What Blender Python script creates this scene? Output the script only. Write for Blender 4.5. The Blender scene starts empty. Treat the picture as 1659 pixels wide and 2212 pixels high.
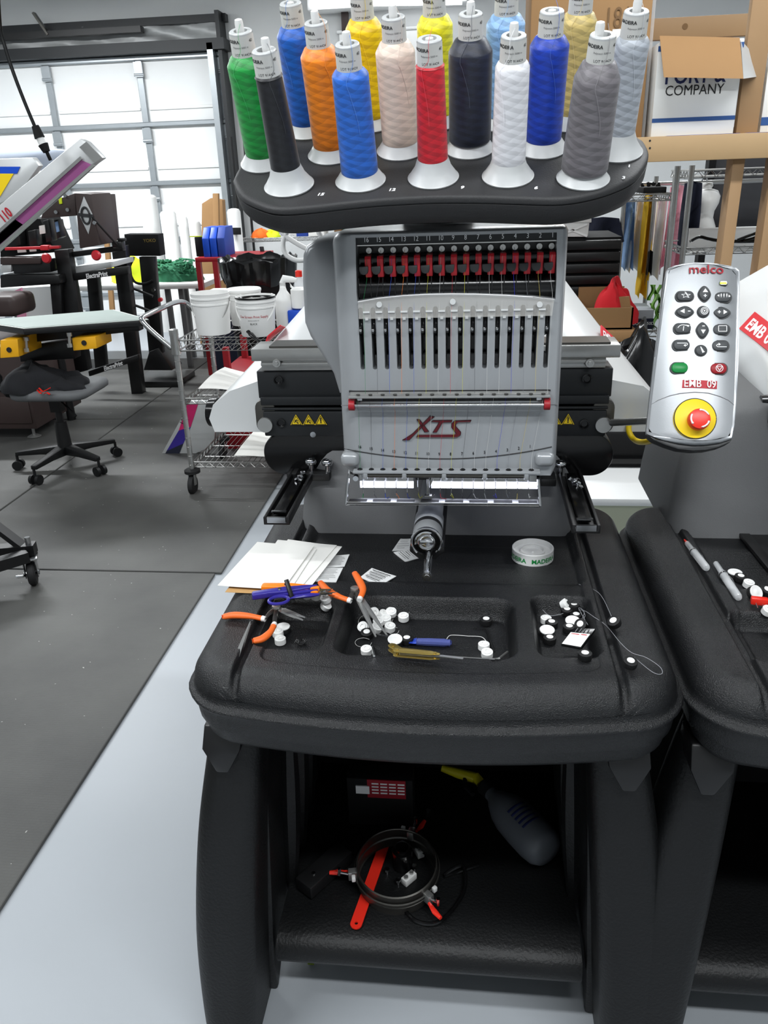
import bpy, bmesh, math, random
from mathutils import Vector, Matrix
from math import sin, cos, pi, radians
V = Vector
rnd = random.Random(11)
sc = bpy.context.scene
COL = sc.collection

# ------------------------------------------------------------------ camera
# world = the frame of the embroidery machine: X right, Y away, Z up, metres, floor at 0
FPX, CX, CY, CAM = 1725.0, 829.5, 1106.0, V((0, 0, 1.55))
def _d(px, py): return V(((px - CX) / FPX, (CY - py) / FPX, 1.0))
_Y = _d(1025, 365).normalized()
_X = -_d(-13000, 870); _X = (_X - _Y * _X.dot(_Y)).normalized()
_Z = _X.cross(_Y); _Z = -_Z if _Z.y < 0 else _Z
def ray(px, py):
    c = _d(px, py); return V((_X.dot(c), _Y.dot(c), _Z.dot(c)))
cam = bpy.data.objects.new('camera', bpy.data.cameras.new('camera')); COL.objects.link(cam)
cam.data.sensor_fit = 'HORIZONTAL'; cam.data.sensor_width = 36; cam.data.lens = FPX / 1659 * 36
cam.data.clip_start = .05; cam.data.clip_end = 60
cam.matrix_world = Matrix(((_X.x, _X.y, -_X.z, 0), (_Y.x, _Y.y, -_Y.z, 0), (_Z.x, _Z.y, -_Z.z, 1.55), (0, 0, 0, 1)))
sc.camera = cam

# ------------------------------------------------------------------ world, exposure, large lights
w = bpy.data.worlds.new('world'); sc.world = w; w.use_nodes = True
bg = w.node_tree.nodes['Background']; bg.inputs[0].default_value = (.80, .9, 1, 1); bg.inputs[1].default_value = .32
sc.view_settings.view_transform = 'Standard'; sc.view_settings.look = 'None'
sc.view_settings.gamma = 1; sc.view_settings.use_curve_mapping = False
sc.view_settings.exposure = .05
sc.cycles.max_bounces = 6; sc.cycles.adaptive_threshold = .02; sc.cycles.caustics_reflective = False; sc.cycles.caustics_refractive = False
sc.cycles.sample_clamp_indirect = 4.0

FIX = [(-2.0, .1, 84), (.9, -.5, 80), (-3.2, 2.6, 46), (1.3, 2.6, 60), (-4.0, 6.6, 200), (.6, 6.2, 110)]   # ceiling fixtures: x, y, watts
for fx, fy, fw in FIX:
    l = bpy.data.lights.new('tube_light', 'AREA'); l.shape = 'RECTANGLE'; l.size = 2.4; l.size_y = .16; l.energy = fw; l.color = (.95, .98, 1)
    o = bpy.data.objects.new('tube_light', l); COL.objects.link(o); o.location = (fx, fy, 3.27)

# ------------------------------------------------------------------ pixel helpers (real depth is always given)
def A(px, py, y):
    r = ray(px, py); return CAM + r * ((y - CAM.y) / r.y)
def F(px, py, z=0.0):
    r = ray(px, py); return CAM + r * ((z - CAM.z) / r.z)
def AX(px, py, x):
    r = ray(px, py); return CAM + r * ((x - CAM.x) / r.x)
def ONP(px, py, p0, n):
    r = ray(px, py); return CAM + r * ((p0 - CAM).dot(n) / r.dot(n))

# ------------------------------------------------------------------ materials
def lin(c): 
    c /= 255.0
    return c / 12.92 if c <= .04045 else ((c + .055) / 1.055) ** 2.4
def rgb(r, g, b): return (lin(r), lin(g), lin(b), 1)
MATS = {}
def mat(name, col, rough=.5, metal=0.0, spec=.5, bump=0.0, bscale=200, noise=0.0, nscale=6, coat=0.0, emit=0.0, trans=0.0, alpha=1.0, ior=1.45, sheen=0.0):
    m = bpy.data.materials.new(name); m.use_nodes = True; MATS[name] = m
    nt = m.node_tree; p = nt.nodes['Principled BSDF']; c = rgb(*col)
    p.inputs['Base Color'].default_value = c; p.inputs['Roughness'].default_value = rough; p.inputs['Metallic'].default_value = metal
    p.inputs['Specular IOR Level'].default_value = spec; p.inputs['Coat Weight'].default_value = coat
    p.inputs['Transmission Weight'].default_value = trans; p.inputs['Alpha'].default_value = alpha; p.inputs['IOR'].default_value = ior
    p.inputs['Sheen Weight'].default_value = sheen
    if emit: p.inputs['Emission Color'].default_value = c; p.inputs['Emission Strength'].default_value = emit
    if noise or bump:
        tc = nt.nodes.new('ShaderNodeTexCoord')
    if noise:
        n = nt.nodes.new('ShaderNodeTexNoise'); n.inputs['Scale'].default_value = nscale; n.inputs['Detail'].default_value = 5
        nt.links.new(tc.outputs['Object'], n.inputs['Vector'])
        mx = nt.nodes.new('ShaderNodeMix'); mx.data_type = 'RGBA'
        mx.inputs[6].default_value = tuple(v * (1 - noise) for v in c[:3]) + (1,); mx.inputs[7].default_value = tuple(min(1, v * (1 + noise)) for v in c[:3]) + (1,)
        nt.links.new(n.outputs['Fac'], mx.inputs[0]); nt.links.new(mx.outputs[2], p.inputs['Base Color'])
    if bump:
        n2 = nt.nodes.new('ShaderNodeTexNoise'); n2.inputs['Scale'].default_value = bscale; n2.inputs['Detail'].default_value = 3
        nt.links.new(tc.outputs['Object'], n2.inputs['Vector'])
        b = nt.nodes.new('ShaderNodeBump'); b.inputs['Strength'].default_value = bump; b.inputs['Distance'].default_value = .002
        nt.links.new(n2.outputs['Fac'], b.inputs['Height']); nt.links.new(b.outputs['Normal'], p.inputs['Normal'])
    return m
def clear(name, col, amount=.25, rough=.08):            # thin clear plastic or glass: mostly see-through with a sheen
    m = bpy.data.materials.new(name); m.use_nodes = True; MATS[name] = m; nt = m.node_tree
    p = nt.nodes['Principled BSDF']; p.inputs['Base Color'].default_value = rgb(*col); p.inputs['Roughness'].default_value = rough
    t = nt.nodes.new('ShaderNodeBsdfTransparent'); x = nt.nodes.new('ShaderNodeMixShader'); x.inputs[0].default_value = amount
    nt.links.new(t.outputs[0], x.inputs[1]); nt.links.new(p.outputs[0], x.inputs[2])
    nt.links.new(x.outputs[0], nt.nodes['Material Output'].inputs[0]); return m

mat('silver', (154, 157, 160), .28, .26, .5, bump=.05, bscale=900)
mat('silver_pale', (214, 216, 216), .3, .15, .5, noise=.04, nscale=3)
mat('grey_plastic', (108, 109, 110), .55, 0, .4, bump=.25, bscale=700)
mat('black_textured', (14, 15, 17), .33, 0, .6, bump=.8, bscale=620, noise=.18, nscale=9)
mat('black_stand', (13, 14, 15), .48, 0, .4, bump=.5, bscale=180, noise=.3, nscale=7)
mat('black_metal', (20, 20, 21), .38, .0, .5, noise=.2, nscale=20)
mat('black_gloss', (12, 12, 13), .18, 0, .5)
mat('black_matte', (17, 17, 18), .75, 0, .3)
mat('dark_panel', (34, 36, 38), .45, .2, .5)
mat('chrome', (205, 206, 208), .14, 1.0)
mat('steel', (176, 176, 174), .3, .8, noise=.12, nscale=30)
mat('steel_dark', (92, 90, 86), .35, .85, noise=.2, nscale=20)
mat('brass', (190, 166, 92), .28, .85)
mat('red', (205, 42, 52), .42); mat('red_dark', (150, 24, 34), .45)
mat('maroon', (92, 22, 32), .3, .3); mat('logo_dark', (40, 18, 22), .35)
mat('white_paint', (238, 239, 238), .5); mat('white_plastic', (232, 232, 230), .4)
mat('ink', (28, 28, 30), .6); mat('ink_grey', (110, 110, 112), .6); mat('ink_red', (178, 24, 42), .5); mat('ink_white', (240, 240, 240), .5)
mat('paper', (236, 235, 230), .8); mat('packet', (222, 223, 222), .4); mat('kraft', (190, 150, 98), .8, noise=.06, nscale=8)
mat('yellow', (243, 208, 22), .45); mat('green_button', (22, 132, 62), .4); mat('stop_red', (224, 44, 30), .35)
mat('button_grey', (72, 74, 76), .55); mat('button_rim', (48, 49, 50), .5)
mat('orange_snips', (255, 132, 22), .38); mat('orange_grip', (232, 106, 40), .5, bump=.1, bscale=300)
mat('blue_snips', (48, 40, 138), .32); mat('blue_plastic', (38, 66, 170), .3)
mat('led', (226, 232, 255), .5, emit=8.0); mat('led_green', (200, 235, 40), .4, emit=1.2)
mat('floor_paint', (162, 167, 172), .42, 0, .5, noise=.035, nscale=2.2, bump=.03, bscale=40)
mat('wall_white', (214, 216, 216), .7, noise=.02); mat('wall_grey', (212, 214, 214), .8, noise=.02)
mat('door_white', (238, 240, 240), .55, noise=.02); mat('galvanised', (168, 174, 178), .35, .6, noise=.1, nscale=12)
mat('ceiling_white', (225, 227, 227), .8)
mat('brown_steel', (62, 50, 48), .5, noise=.1, nscale=5)
mat('wood', (162, 130, 94), .6, noise=.14, nscale=3); mat('wood_pale', (180, 150, 110), .6, noise=.12, nscale=4)
mat('cardboard', (152, 117, 78), .85, noise=.08, nscale=4); mat('cardboard_dark', (118, 90, 60), .85, noise=.08, nscale=4)
mat('clear_white', (232, 233, 232), .35, trans=.0)
clear('clear_shield', (225, 223, 218), .24, .1); clear('glass', (235, 238, 240), .3, .04); clear('vial', (240, 242, 244), .5, .05); clear('film', (225, 225, 225), .35, .2)
mat('milky', (228, 228, 226), .35, 0, .5); mat('milky_grey', (96, 100, 106), .4)
mat('net_green', (46, 116, 82), .8, noise=.35, nscale=30); mat('hi_vis', (222, 240, 40), .7); mat('orange_cloth', (255, 120, 40), .8)
mat('cloth_black', (22, 23, 27), .9, noise=.2, nscale=20); mat('cloth_navy', (30, 34, 52), .9); mat('cloth_denim', (128, 160, 200), .9, noise=.2, nscale=9)
mat('cloth_yellow', (248, 196, 50), .9, noise=.1); mat('cloth_white', (238, 238, 236), .9); mat('cloth_pink', (240, 168, 184), .9, noise=.12); mat('cloth_red', (214, 34, 44), .85, noise=.1, nscale=12); mat('cloth_grey', (176, 180, 186), .9)
mat('leaf_green', (120, 180, 60), .5, noise=.3, nscale=8)
mat('platen_green', (150, 164, 158), .5, noise=.12, nscale=7); mat('platen_edge', (214, 222, 216), .5)
mat('bracket_yellow', (240, 176, 28), .45); mat('seat_grey', (96, 98, 100), .7, bump=.3, bscale=300)
mat('alu', (206, 208, 208), .4, .35, noise=.05, nscale=5); mat('mesh_purple', (168, 92, 150), .35, noise=.08, nscale=3); mat('mesh_dark', (96, 62, 92), .4)
mat('blue_solid', (20, 76, 196), .4); mat('tape_blue', (38, 66, 150), .6); mat('stripe_blue', (44, 82, 140), .6); mat('ink_navy', (30, 40, 88), .6)
mat('screen_pink', (214, 40, 110), .5, noise=.3, nscale=14); mat('screen_blue', (54, 40, 140), .5)
mat('bobbin_thread', (14, 14, 15), .55, bump=.6, bscale=500); mat('bobbin_white', (238, 238, 236), .45); mat('thread_white', (214, 214, 210), .6); mat('thread_grey', (150, 152, 156), .6)
mat('rubber', (24, 24, 25), .7)
# ------------------------------------------------------------------ mesh helpers
ORG = {}
def nb(): return bmesh.new()
def box(bm, x0, x1, y0, y1, z0, z1):
    vs = [bm.verts.new((x, y, z)) for z in (z0, z1) for y in (y0, y1) for x in (x0, x1)]
    for q in ((0, 2, 3, 1), (4, 5, 7, 6), (0, 1, 5, 4), (1, 3, 7, 5), (3, 2, 6, 7), (2, 0, 4, 6)): bm.faces.new([vs[i] for i in q])
    return bm
def obox(bm, c, sx, sy, sz, rot=None):
    M = Matrix.Translation(c) @ (rot.to_4x4() if rot else Matrix())
    s = len(bm.verts); box(bm, -sx / 2, sx / 2, -sy / 2, sy / 2, -sz / 2, sz / 2)
    bm.verts.ensure_lookup_table()
    for v in list(bm.verts)[s:]: v.co = M @ v.co
    return bm
def frame(d, up=V((0, 0, 1))):
    d = d.normalized(); u = up if abs(d.dot(up)) < .98 else V((0, 1, 0))
    a = d.cross(u).normalized(); b = a.cross(d); return a, b
def bar(bm, p0, p1, wa, wb, up=V((0, 0, 1))):           # rectangular bar, wa sideways, wb along up
    p0, p1 = V(p0), V(p1); a, b = frame(p1 - p0, up); r = []
    for p in (p0, p1): r.append([bm.verts.new(p + a * sa * wa / 2 + b * sb * wb / 2) for sa, sb in ((-1, -1), (1, -1), (1, 1), (-1, 1))])
    for i in range(4): bm.faces.new((r[0][i], r[0][(i + 1) % 4], r[1][(i + 1) % 4], r[1][i]))
    bm.faces.new(r[0][::-1]); bm.faces.new(r[1]); return bm
def cyl(bm, p0, p1, r0, r1=None, seg=16):
    p0, p1 = V(p0), V(p1); r1 = r0 if r1 is None else r1; a, b = frame(p1 - p0); R = []
    for p, r in ((p0, r0), (p1, r1)): R.append([bm.verts.new(p + (a * cos(2 * pi * i / seg) + b * sin(2 * pi * i / seg)) * r) for i in range(seg)])
    for i in range(seg): bm.faces.new((R[0][i], R[0][(i + 1) % seg], R[1][(i + 1) % seg], R[1][i]))
    bm.faces.new(R[0][::-1]); bm.faces.new(R[1]); return bm
def smooth_path(pts, n=6):
    pts = [V(p) for p in pts]; out = []
    for i in range(len(pts) - 1):
        p0, p1, p2, p3 = pts[max(i - 1, 0)], pts[i], pts[i + 1], pts[min(i + 2, len(pts) - 1)]
        for k in range(n):
            t = k / n; out.append(.5 * ((2 * p1) + (p2 - p0) * t + (2 * p0 - 5 * p1 + 4 * p2 - p3) * t * t + (3 * p1 - p0 - 3 * p2 + p3) * t ** 3))
    return out + [pts[-1]]
def tube(bm, pts, r, seg=8, cap=True, closed=False, flat=1.0):
    pts = [V(p) for p in pts]; n = len(pts); rings = []; pa = None
    for i, p in enumerate(pts):
        d = (pts[(i + 1) % n] - pts[i - 1]) if closed else (pts[min(i + 1, n - 1)] - pts[max(i - 1, 0)])
        if d.length < 1e-9: d = V((0, 0, 1))
        d.normalize()
        if pa is None: a, b = frame(d)
        else:
            a = pa - d * pa.dot(d)
            a = a.normalized() if a.length > 1e-6 else frame(d)[0]
            b = d.cross(a)
        pa = a; rr = r[i] if isinstance(r, (list, tuple)) else r
        rings.append([bm.verts.new(p + (a * cos(2 * pi * k / seg) + b * sin(2 * pi * k / seg) * flat) * rr) for k in range(seg)])
    for i in range(n if closed else n - 1):
        A0, B0 = rings[i], rings[(i + 1) % n]
        for k in range(seg): bm.faces.new((A0[k], A0[(k + 1) % seg], B0[(k + 1) % seg], B0[k]))
    if cap and not closed: bm.faces.new(rings[0][::-1]); bm.faces.new(rings[-1])
    return bm
def lathe(bm, prof, seg=24, M=None, cap=True):
    R = []
    for r, z in prof: R.append([bm.verts.new((r * cos(2 * pi * i / seg), r * sin(2 * pi * i / seg), z)) for i in range(seg)])
    for a, b in zip(R, R[1:]):
        for i in range(seg): bm.faces.new((a[i], a[(i + 1) % seg], b[(i + 1) % seg], b[i]))
    if cap: bm.faces.new(R[0][::-1]); bm.faces.new(R[-1])
    if M:
        for ring in R:
            for v in ring: v.co = M @ v.co
    return bm
def prism(bm, pts, vec):
    pts = [V(p) for p in pts]; vec = V(vec)
    a = [bm.verts.new(p) for p in pts]; b = [bm.verts.new(p + vec) for p in pts]; n = len(pts)
    bm.faces.new(a); bm.faces.new(b[::-1])
    for i in range(n): bm.faces.new((a[i], b[i], b[(i + 1) % n], a[(i + 1) % n]))
    return bm
def loft(bm, rings, cap0=True, cap1=True, closed=True):
    R = [[bm.verts.new(p) for p in r] for r in rings]; n = len(R[0])
    for a, b in zip(R, R[1:]):
        for i in range(n if closed else n - 1): bm.faces.new((a[i], a[(i + 1) % n], b[(i + 1) % n], b[i]))
    if cap0: bm.faces.new(R[0][::-1])
    if cap1: bm.faces.new(R[-1])
    return bm
def gridf(bm, nu, nv, fn, thick=None, tv=(0, 0, -1)):
    g = [[bm.verts.new(fn(i / (nu - 1), j / (nv - 1))) for i in range(nu)] for j in range(nv)]
    fs = [bm.faces.new((g[j][i], g[j][i + 1], g[j + 1][i + 1], g[j + 1][i])) for j in range(nv - 1) for i in range(nu - 1)]
    if thick:
        h = [[bm.verts.new(v.co + V(tv) * thick) for v in r] for r in g]
        for j in range(nv - 1):
            for i in range(nu - 1): bm.faces.new((h[j][i], h[j + 1][i], h[j + 1][i + 1], h[j][i + 1]))
        rim = [(0, i) for i in range(nu - 1)] + [(j, nu - 1) for j in range(nv - 1)] + [(nv - 1, i) for i in range(nu - 1, 0, -1)] + [(j, 0) for j in range(nv - 1, 0, -1)]
        for (a, b), (c, d) in zip(rim, rim[1:] + rim[:1]): bm.faces.new((g[a][b], h[a][b], h[c][d], g[c][d]))
    return bm
def rring(x0, x1, z0, z1, r, n=5):                       # rounded rectangle as 2-D points
    out = []
    for cx, cz, a0 in ((x1 - r, z0 + r, -90), (x1 - r, z1 - r, 0), (x0 + r, z1 - r, 90), (x0 + r, z0 + r, 180)):
        for k in range(n + 1):
            t = radians(a0 + 90 * k / n); out.append((cx + r * cos(t), cz + r * sin(t)))
    return out
def ellipse(cx, cy, rx, ry, n=24, rot=0): return [(cx + rx * cos(2 * pi * i / n) * cos(rot) - ry * sin(2 * pi * i / n) * sin(rot), cy + rx * cos(2 * pi * i / n) * sin(rot) + ry * sin(2 * pi * i / n) * cos(rot)) for i in range(n)]
def curve_mesh(cu):
    ob = bpy.data.objects.new('tmp', cu); me = ob.to_mesh(); bm = bmesh.new(); bm.from_mesh(me); ob.to_mesh_clear()
    bpy.data.objects.remove(ob); bpy.data.curves.remove(cu); return bm
def plate(outline, holes, thick, bevel, O, right, up, bres=2):   # flat plate with holes, front face through O
    cu = bpy.data.curves.new('tmp', 'CURVE'); cu.dimensions = '2D'; cu.fill_mode = 'BOTH'
    for pts in [outline] + list(holes):
        s = cu.splines.new('POLY'); s.points.add(len(pts) - 1); s.use_cyclic_u = True
        for p, q in zip(s.points, pts): p.co = (q[0], q[1], 0, 1)
    cu.extrude = max(thick / 2 - bevel, 0); cu.bevel_depth = bevel; cu.bevel_resolution = bres; cu.offset = -bevel
    bm = curve_mesh(cu); bmesh.ops.remove_doubles(bm, verts=bm.verts, dist=1e-6)
    right, up = V(right), V(up); n = right.cross(up)
    for v in bm.verts: v.co = V(O) + right * v.co.x + up * v.co.y + n * (v.co.z - thick / 2)
    return bm
def text_bm(s, size, ext=.0003, bold=0.0, align='CENTER', shear=0.0, sx=1.0):
    cu = bpy.data.curves.new('tmp', 'FONT'); cu.body = s; cu.size = size; cu.extrude = ext; cu.offset = bold * size; cu.align_x = align; cu.align_y = 'CENTER'
    cu.resolution_u = 3; cu.shear = shear
    bm = curve_mesh(cu)
    if sx != 1.0:
        for v in bm.verts: v.co.x *= sx
    return bm
def put(bm, O, right, up):                                # lay local xy geometry onto a frame
    right, up = V(right).normalized(), V(up).normalized(); n = right.cross(up)
    for v in bm.verts: v.co = V(O) + right * v.co.x + up * v.co.y + n * v.co.z
    return bm
def join(bm, other):
    me = bpy.data.meshes.new('tmp'); other.to_mesh(me); other.free(); bm.from_mesh(me); bpy.data.meshes.remove(me); return bm

def fin(bm, name, m, parent=None, smooth=38, bevel=0.0, bseg=2, rec=True):
    if rec: bmesh.ops.recalc_face_normals(bm, faces=bm.faces)
    if bevel:
        es = [e for e in bm.edges if len(e.link_faces) == 2 and e.calc_face_angle(0) > .5]
        bmesh.ops.bevel(bm, geom=es, offset=bevel, segments=bseg, affect='EDGES', profile=.5, clamp_overlap=True)
    if parent is not None: o0 = ORG[parent]
    else:
        xs = [v.co.x for v in bm.verts]; ys = [v.co.y for v in bm.verts]; zs = [v.co.z for v in bm.verts]
        o0 = V(((min(xs) + max(xs)) / 2, (min(ys) + max(ys)) / 2, min(zs)))
    bmesh.ops.translate(bm, verts=bm.verts, vec=-o0)
    me = bpy.data.meshes.new(name); bm.to_mesh(me); bm.free()
    if smooth:
        me.polygons.foreach_set('use_smooth', [True] * len(me.polygons)); me.set_sharp_from_angle(angle=radians(smooth))
    me.materials.append(MATS[m] if isinstance(m, str) else m)
    o = bpy.data.objects.new(name, me); COL.objects.link(o); ORG[o] = o0
    if parent is not None: o.parent = parent
    else: o.location = o0
    return o
def tag(o, label, cat, group=None, kind=None):
    if label: o['label'] = label
    if cat: o['category'] = cat
    if group: o['group'] = group
    if kind: o['kind'] = kind
    return o
def thing(name, label, cat, loc=(0, 0, 0), group=None):
    o = bpy.data.objects.new(name, None); COL.objects.link(o); o.location = loc; o.empty_display_size = .05; ORG[o] = V(loc)
    return tag(o, label, cat, group)
def struct(bm, name, m, label=None, smooth=0, bevel=0): 
    o = fin(bm, name, m, None, smooth, bevel); o['kind'] = 'structure'
    if label: o['label'] = label
    return o
def dup(o, parent=None, skip=()):
    c = o.copy(); COL.objects.link(c); c.parent = parent; ORG[c] = ORG.get(o, V((0, 0, 0)))
    for ch in list(o.children):
        if ch.name.split('.')[0] not in skip: dup(ch, c, skip)
    return c
def clone(src, parent, off=V((0, 0, 0)), name=None):      # a like piece sharing mesh data, moved by off
    c = src.copy(); COL.objects.link(c); c.parent = parent; c.location = src.location + V(off); ORG[c] = ORG.get(parent, V((0, 0, 0)))
    if name: c.name = name
    return c
def txt(s, m, parent, O, right, up, size, bold=0.0, name='lettering', ext=.0003, shear=0.0, sx=1.0, align='CENTER'):
    return fin(put(text_bm(s, size, ext, bold, align, shear, sx), O, right, up), name, m, parent, smooth=0, rec=False)
RX, UZ, NY = V((1, 0, 0)), V((0, 0, 1)), V((0, -1, 0))
def TR(pts, y): return [A(px, py, y) for px, py in pts]
def solid(pts, y, dy, name, m, parent=None, bevel=.004, **k): return fin(prism(nb(), TR(pts, y), (0, dy, 0)), name, m, parent, bevel=bevel, **k)
# ------------------------------------------------------------------ the setting
def rubber_mat():
    m = bpy.data.materials.new('mat_rubber'); m.use_nodes = True; MATS['mat_rubber'] = m; nt = m.node_tree; p = nt.nodes['Principled BSDF']
    tc = nt.nodes.new('ShaderNodeTexCoord'); n = nt.nodes.new('ShaderNodeTexNoise'); n.inputs['Scale'].default_value = 1.6; n.inputs['Detail'].default_value = 8
    r = nt.nodes.new('ShaderNodeValToRGB'); r.color_ramp.elements[0].color = rgb(58, 58, 57); r.color_ramp.elements[1].color = rgb(90, 90, 87)
    r.color_ramp.elements[0].position = .3; r.color_ramp.elements[1].position = .75
    vo = nt.nodes.new('ShaderNodeTexBrick'); vo.inputs['Scale'].default_value = 28; vo.inputs['Mortar Size'].default_value = .03
    vo.inputs['Color1'].default_value = (1, 1, 1, 1); vo.inputs['Color2'].default_value = (.8, .8, .8, 1); vo.inputs['Mortar'].default_value = (0, 0, 0, 1)
    b = nt.nodes.new('ShaderNodeBump'); b.inputs['Strength'].default_value = .7; b.inputs['Distance'].default_value = .003
    sp = nt.nodes.new('ShaderNodeTexNoise'); sp.inputs['Scale'].default_value = 60; sp.inputs['Detail'].default_value = 1
    r2 = nt.nodes.new('ShaderNodeValToRGB'); r2.color_ramp.elements[0].position = .79; r2.color_ramp.elements[1].position = .8
    mx = nt.nodes.new('ShaderNodeMix'); mx.data_type = 'RGBA'; mx.inputs[7].default_value = rgb(170, 170, 166)
    L = nt.links.new
    for q in (n, vo, sp): L(tc.outputs['Object'], q.inputs['Vector'])
    L(n.outputs['Fac'], r.inputs[0]); L(sp.outputs['Fac'], r2.inputs[0]); L(r2.outputs[0], mx.inputs[0]); L(r.outputs[0], mx.inputs[6]); L(mx.outputs[2], p.inputs['Base Color'])
    L(vo.outputs['Color'], b.inputs['Height']); L(b.outputs['Normal'], p.inputs['Normal']); p.inputs['Roughness'].default_value = .58
rubber_mat()
struct(box(nb(), -8, 5, -3.5, 9.3, -.1, 0), 'floor', 'floor_paint', 'light grey painted concrete floor')
struct(box(nb(), -8.1, 5.1, -3.6, 9.4, 3.4, 3.5), 'ceiling', 'ceiling_white', 'plain white workshop ceiling')
wb = nb(); box(wb, -2.56, 5.1, 9.2, 9.3, 0, 3.4); box(wb, -8.1, -2.56, 9.2, 9.3, 3.0, 3.4)
struct(wb, 'wall_back', 'wall_grey', 'light grey back wall around the roller door')
struct(box(nb(), 5, 5.1, -3.5, 9.3, 0, 3.4), 'wall_right', 'wall_grey', 'light grey wall on the right')
struct(box(nb(), -8.1, -8, -3.5, 9.3, 0, 3.4), 'wall_left', 'wall_white', 'white wall on the left')
struct(box(nb(), -8, 5, -3.6, -3.5, 0, 3.4), 'wall_front', 'wall_white', 'white wall behind the viewer')

for i, (fx, fy, fw) in enumerate(FIX):
    t = thing('ceiling_light', ['long white tube light over the left aisle near the viewer', 'long white tube light over the viewer', 'long white tube light above the office stool', 'long white tube light above the wooden shelf', 'long white tube light above the screen press and roller door', 'long white tube light hanging in front of the back wall'][i], 'light', (fx, fy, 3.28), 'ceiling tube lights')
    fin(box(nb(), fx - 1.22, fx + 1.22, fy - .07, fy + .07, 3.33, 3.4), 'housing', 'white_paint', t, bevel=.01)
    dm = MATS.get('diffuser') or mat('diffuser', (250, 252, 255), .5, emit=3.5)
    fin(cyl(nb(), (fx - 1.2, fy, 3.315), (fx + 1.2, fy, 3.315), .025, seg=12), 'tube', dm, t)
# tube light seen at the top edge of the photograph, hung on the back wall
p0, p1 = A(672, 7, 8.9), A(998, 2, 8.9)
t = thing('ceiling_light', 'bright tube light at the top behind the yellow thread cones', 'light', tuple((p0 + p1) / 2), 'ceiling tube lights')
fin(cyl(nb(), p0, p1, .032, seg=12), 'tube', mat('tube_bright', (250, 252, 255), .5, emit=6), t)
fin(box(nb(), p0.x - .05, p1.x + .05, 8.95, 9.2, p0.z - .05, p0.z + .06), 'housing', 'white_paint', t, bevel=.01)

# roller door with panels, struts and rails
DX = [-7.48, -6.47, -5.47, -4.466, -3.463, -2.62]; DZ = [-.02, .37, .95, 1.527, 2.103, 2.72]
door = bpy.data.objects.new('door_1', None); COL.objects.link(door); ORG[door] = V((0, 0, 0)); door['kind'] = 'structure'; door['label'] = 'white sectional roller door with galvanised struts'
for r in range(5):
    for c in range(5):
        b = box(nb(), DX[c] + .004, DX[c + 1] - .004, 9.12, 9.18, max(DZ[r], 0) + .004, DZ[r + 1] - .004)
        fin(b, 'panel', 'door_white', door, bevel=.004, bseg=1)
        fin(box(nb(), DX[c] + .05, DX[c + 1] - .05, 9.105, 9.12, DZ[r] + .13, DZ[r] + .16), 'rib', 'white_paint', door, bevel=.004, bseg=1)
    for c in range(1, 6):
        fin(box(nb(), DX[c] - .035, DX[c] + .035, 9.085, 9.12, max(DZ[r], 0), DZ[r + 1] - .02), 'strut', 'galvanised', door, bevel=.006, bseg=1)
        hb = box(nb(), DX[c] - .045, DX[c] + .045, 9.06, 9.09, DZ[r + 1] - .18, DZ[r + 1] - .04); cyl(hb, (DX[c] - .05, 9.07, DZ[r + 1] - .16), (DX[c] + .05, 9.07, DZ[r + 1] - .16), .016)
        fin(hb, 'hinge', 'galvanised', door)
for z in DZ[1:]:
    fin(box(nb(), DX[0], DX[-1] + .05, 9.07, 9.12, z - .03, z + .018), 'rail', 'galvanised', door, bevel=.008, bseg=1)
# header gear above the door
hd = nb(); box(hd, -8, -2.5, 8.95, 9.2, 2.74, 2.84); fin_ = struct(hd, 'trim_1', 'dark_panel', 'dark steel header beam above the roller door')
struct(box(nb(), -8, -2.5, 9.1, 9.2, 3.0, 3.07), 'trim_2', 'dark_panel', 'upper dark steel beam above the roller door')
ins = gridf(nb(), 120, 8, lambda u, v: V((-8 + 5.4 * u, 9.12 + .03 * sin(40 * u + 6 * v) * cos(17 * u) + .02 * rnd.random(), 2.82 + .2 * v)), .01, (0, 1, 0))
struct(ins, 'trim_3', mat('foil', (178, 180, 180), .5, .3, noise=.15, nscale=5), 'crinkled foil insulation above the roller door', smooth=60)
struct(box(nb(), -7.4, -3.35, 8.98, 9.08, 2.93, 2.985), 'trim_4', 'black_metal', 'dark slotted spring shaft above the roller door')
for i, x in enumerate((-5.2, -4.45)):
    bm = nb(); bar(bm, (x, 9.0, 3.15), (x + .12, 9.0, 2.95), .06, .02); struct(bm, 'trim_%d' % (5 + i), 'steel_dark')
tk = nb(); box(tk, -2.575, -2.535, 8.98, 9.2, 0, 3.08); struct(tk, 'trim_7', 'dark_panel', 'dark vertical track at the edge of the roller door')
tk = nb(); box(tk, -2.68, -2.62, 8.95, 9.06, .3, 2.8); struct(tk, 'trim_8', 'galvanised', 'galvanised track beside the roller door')

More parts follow.
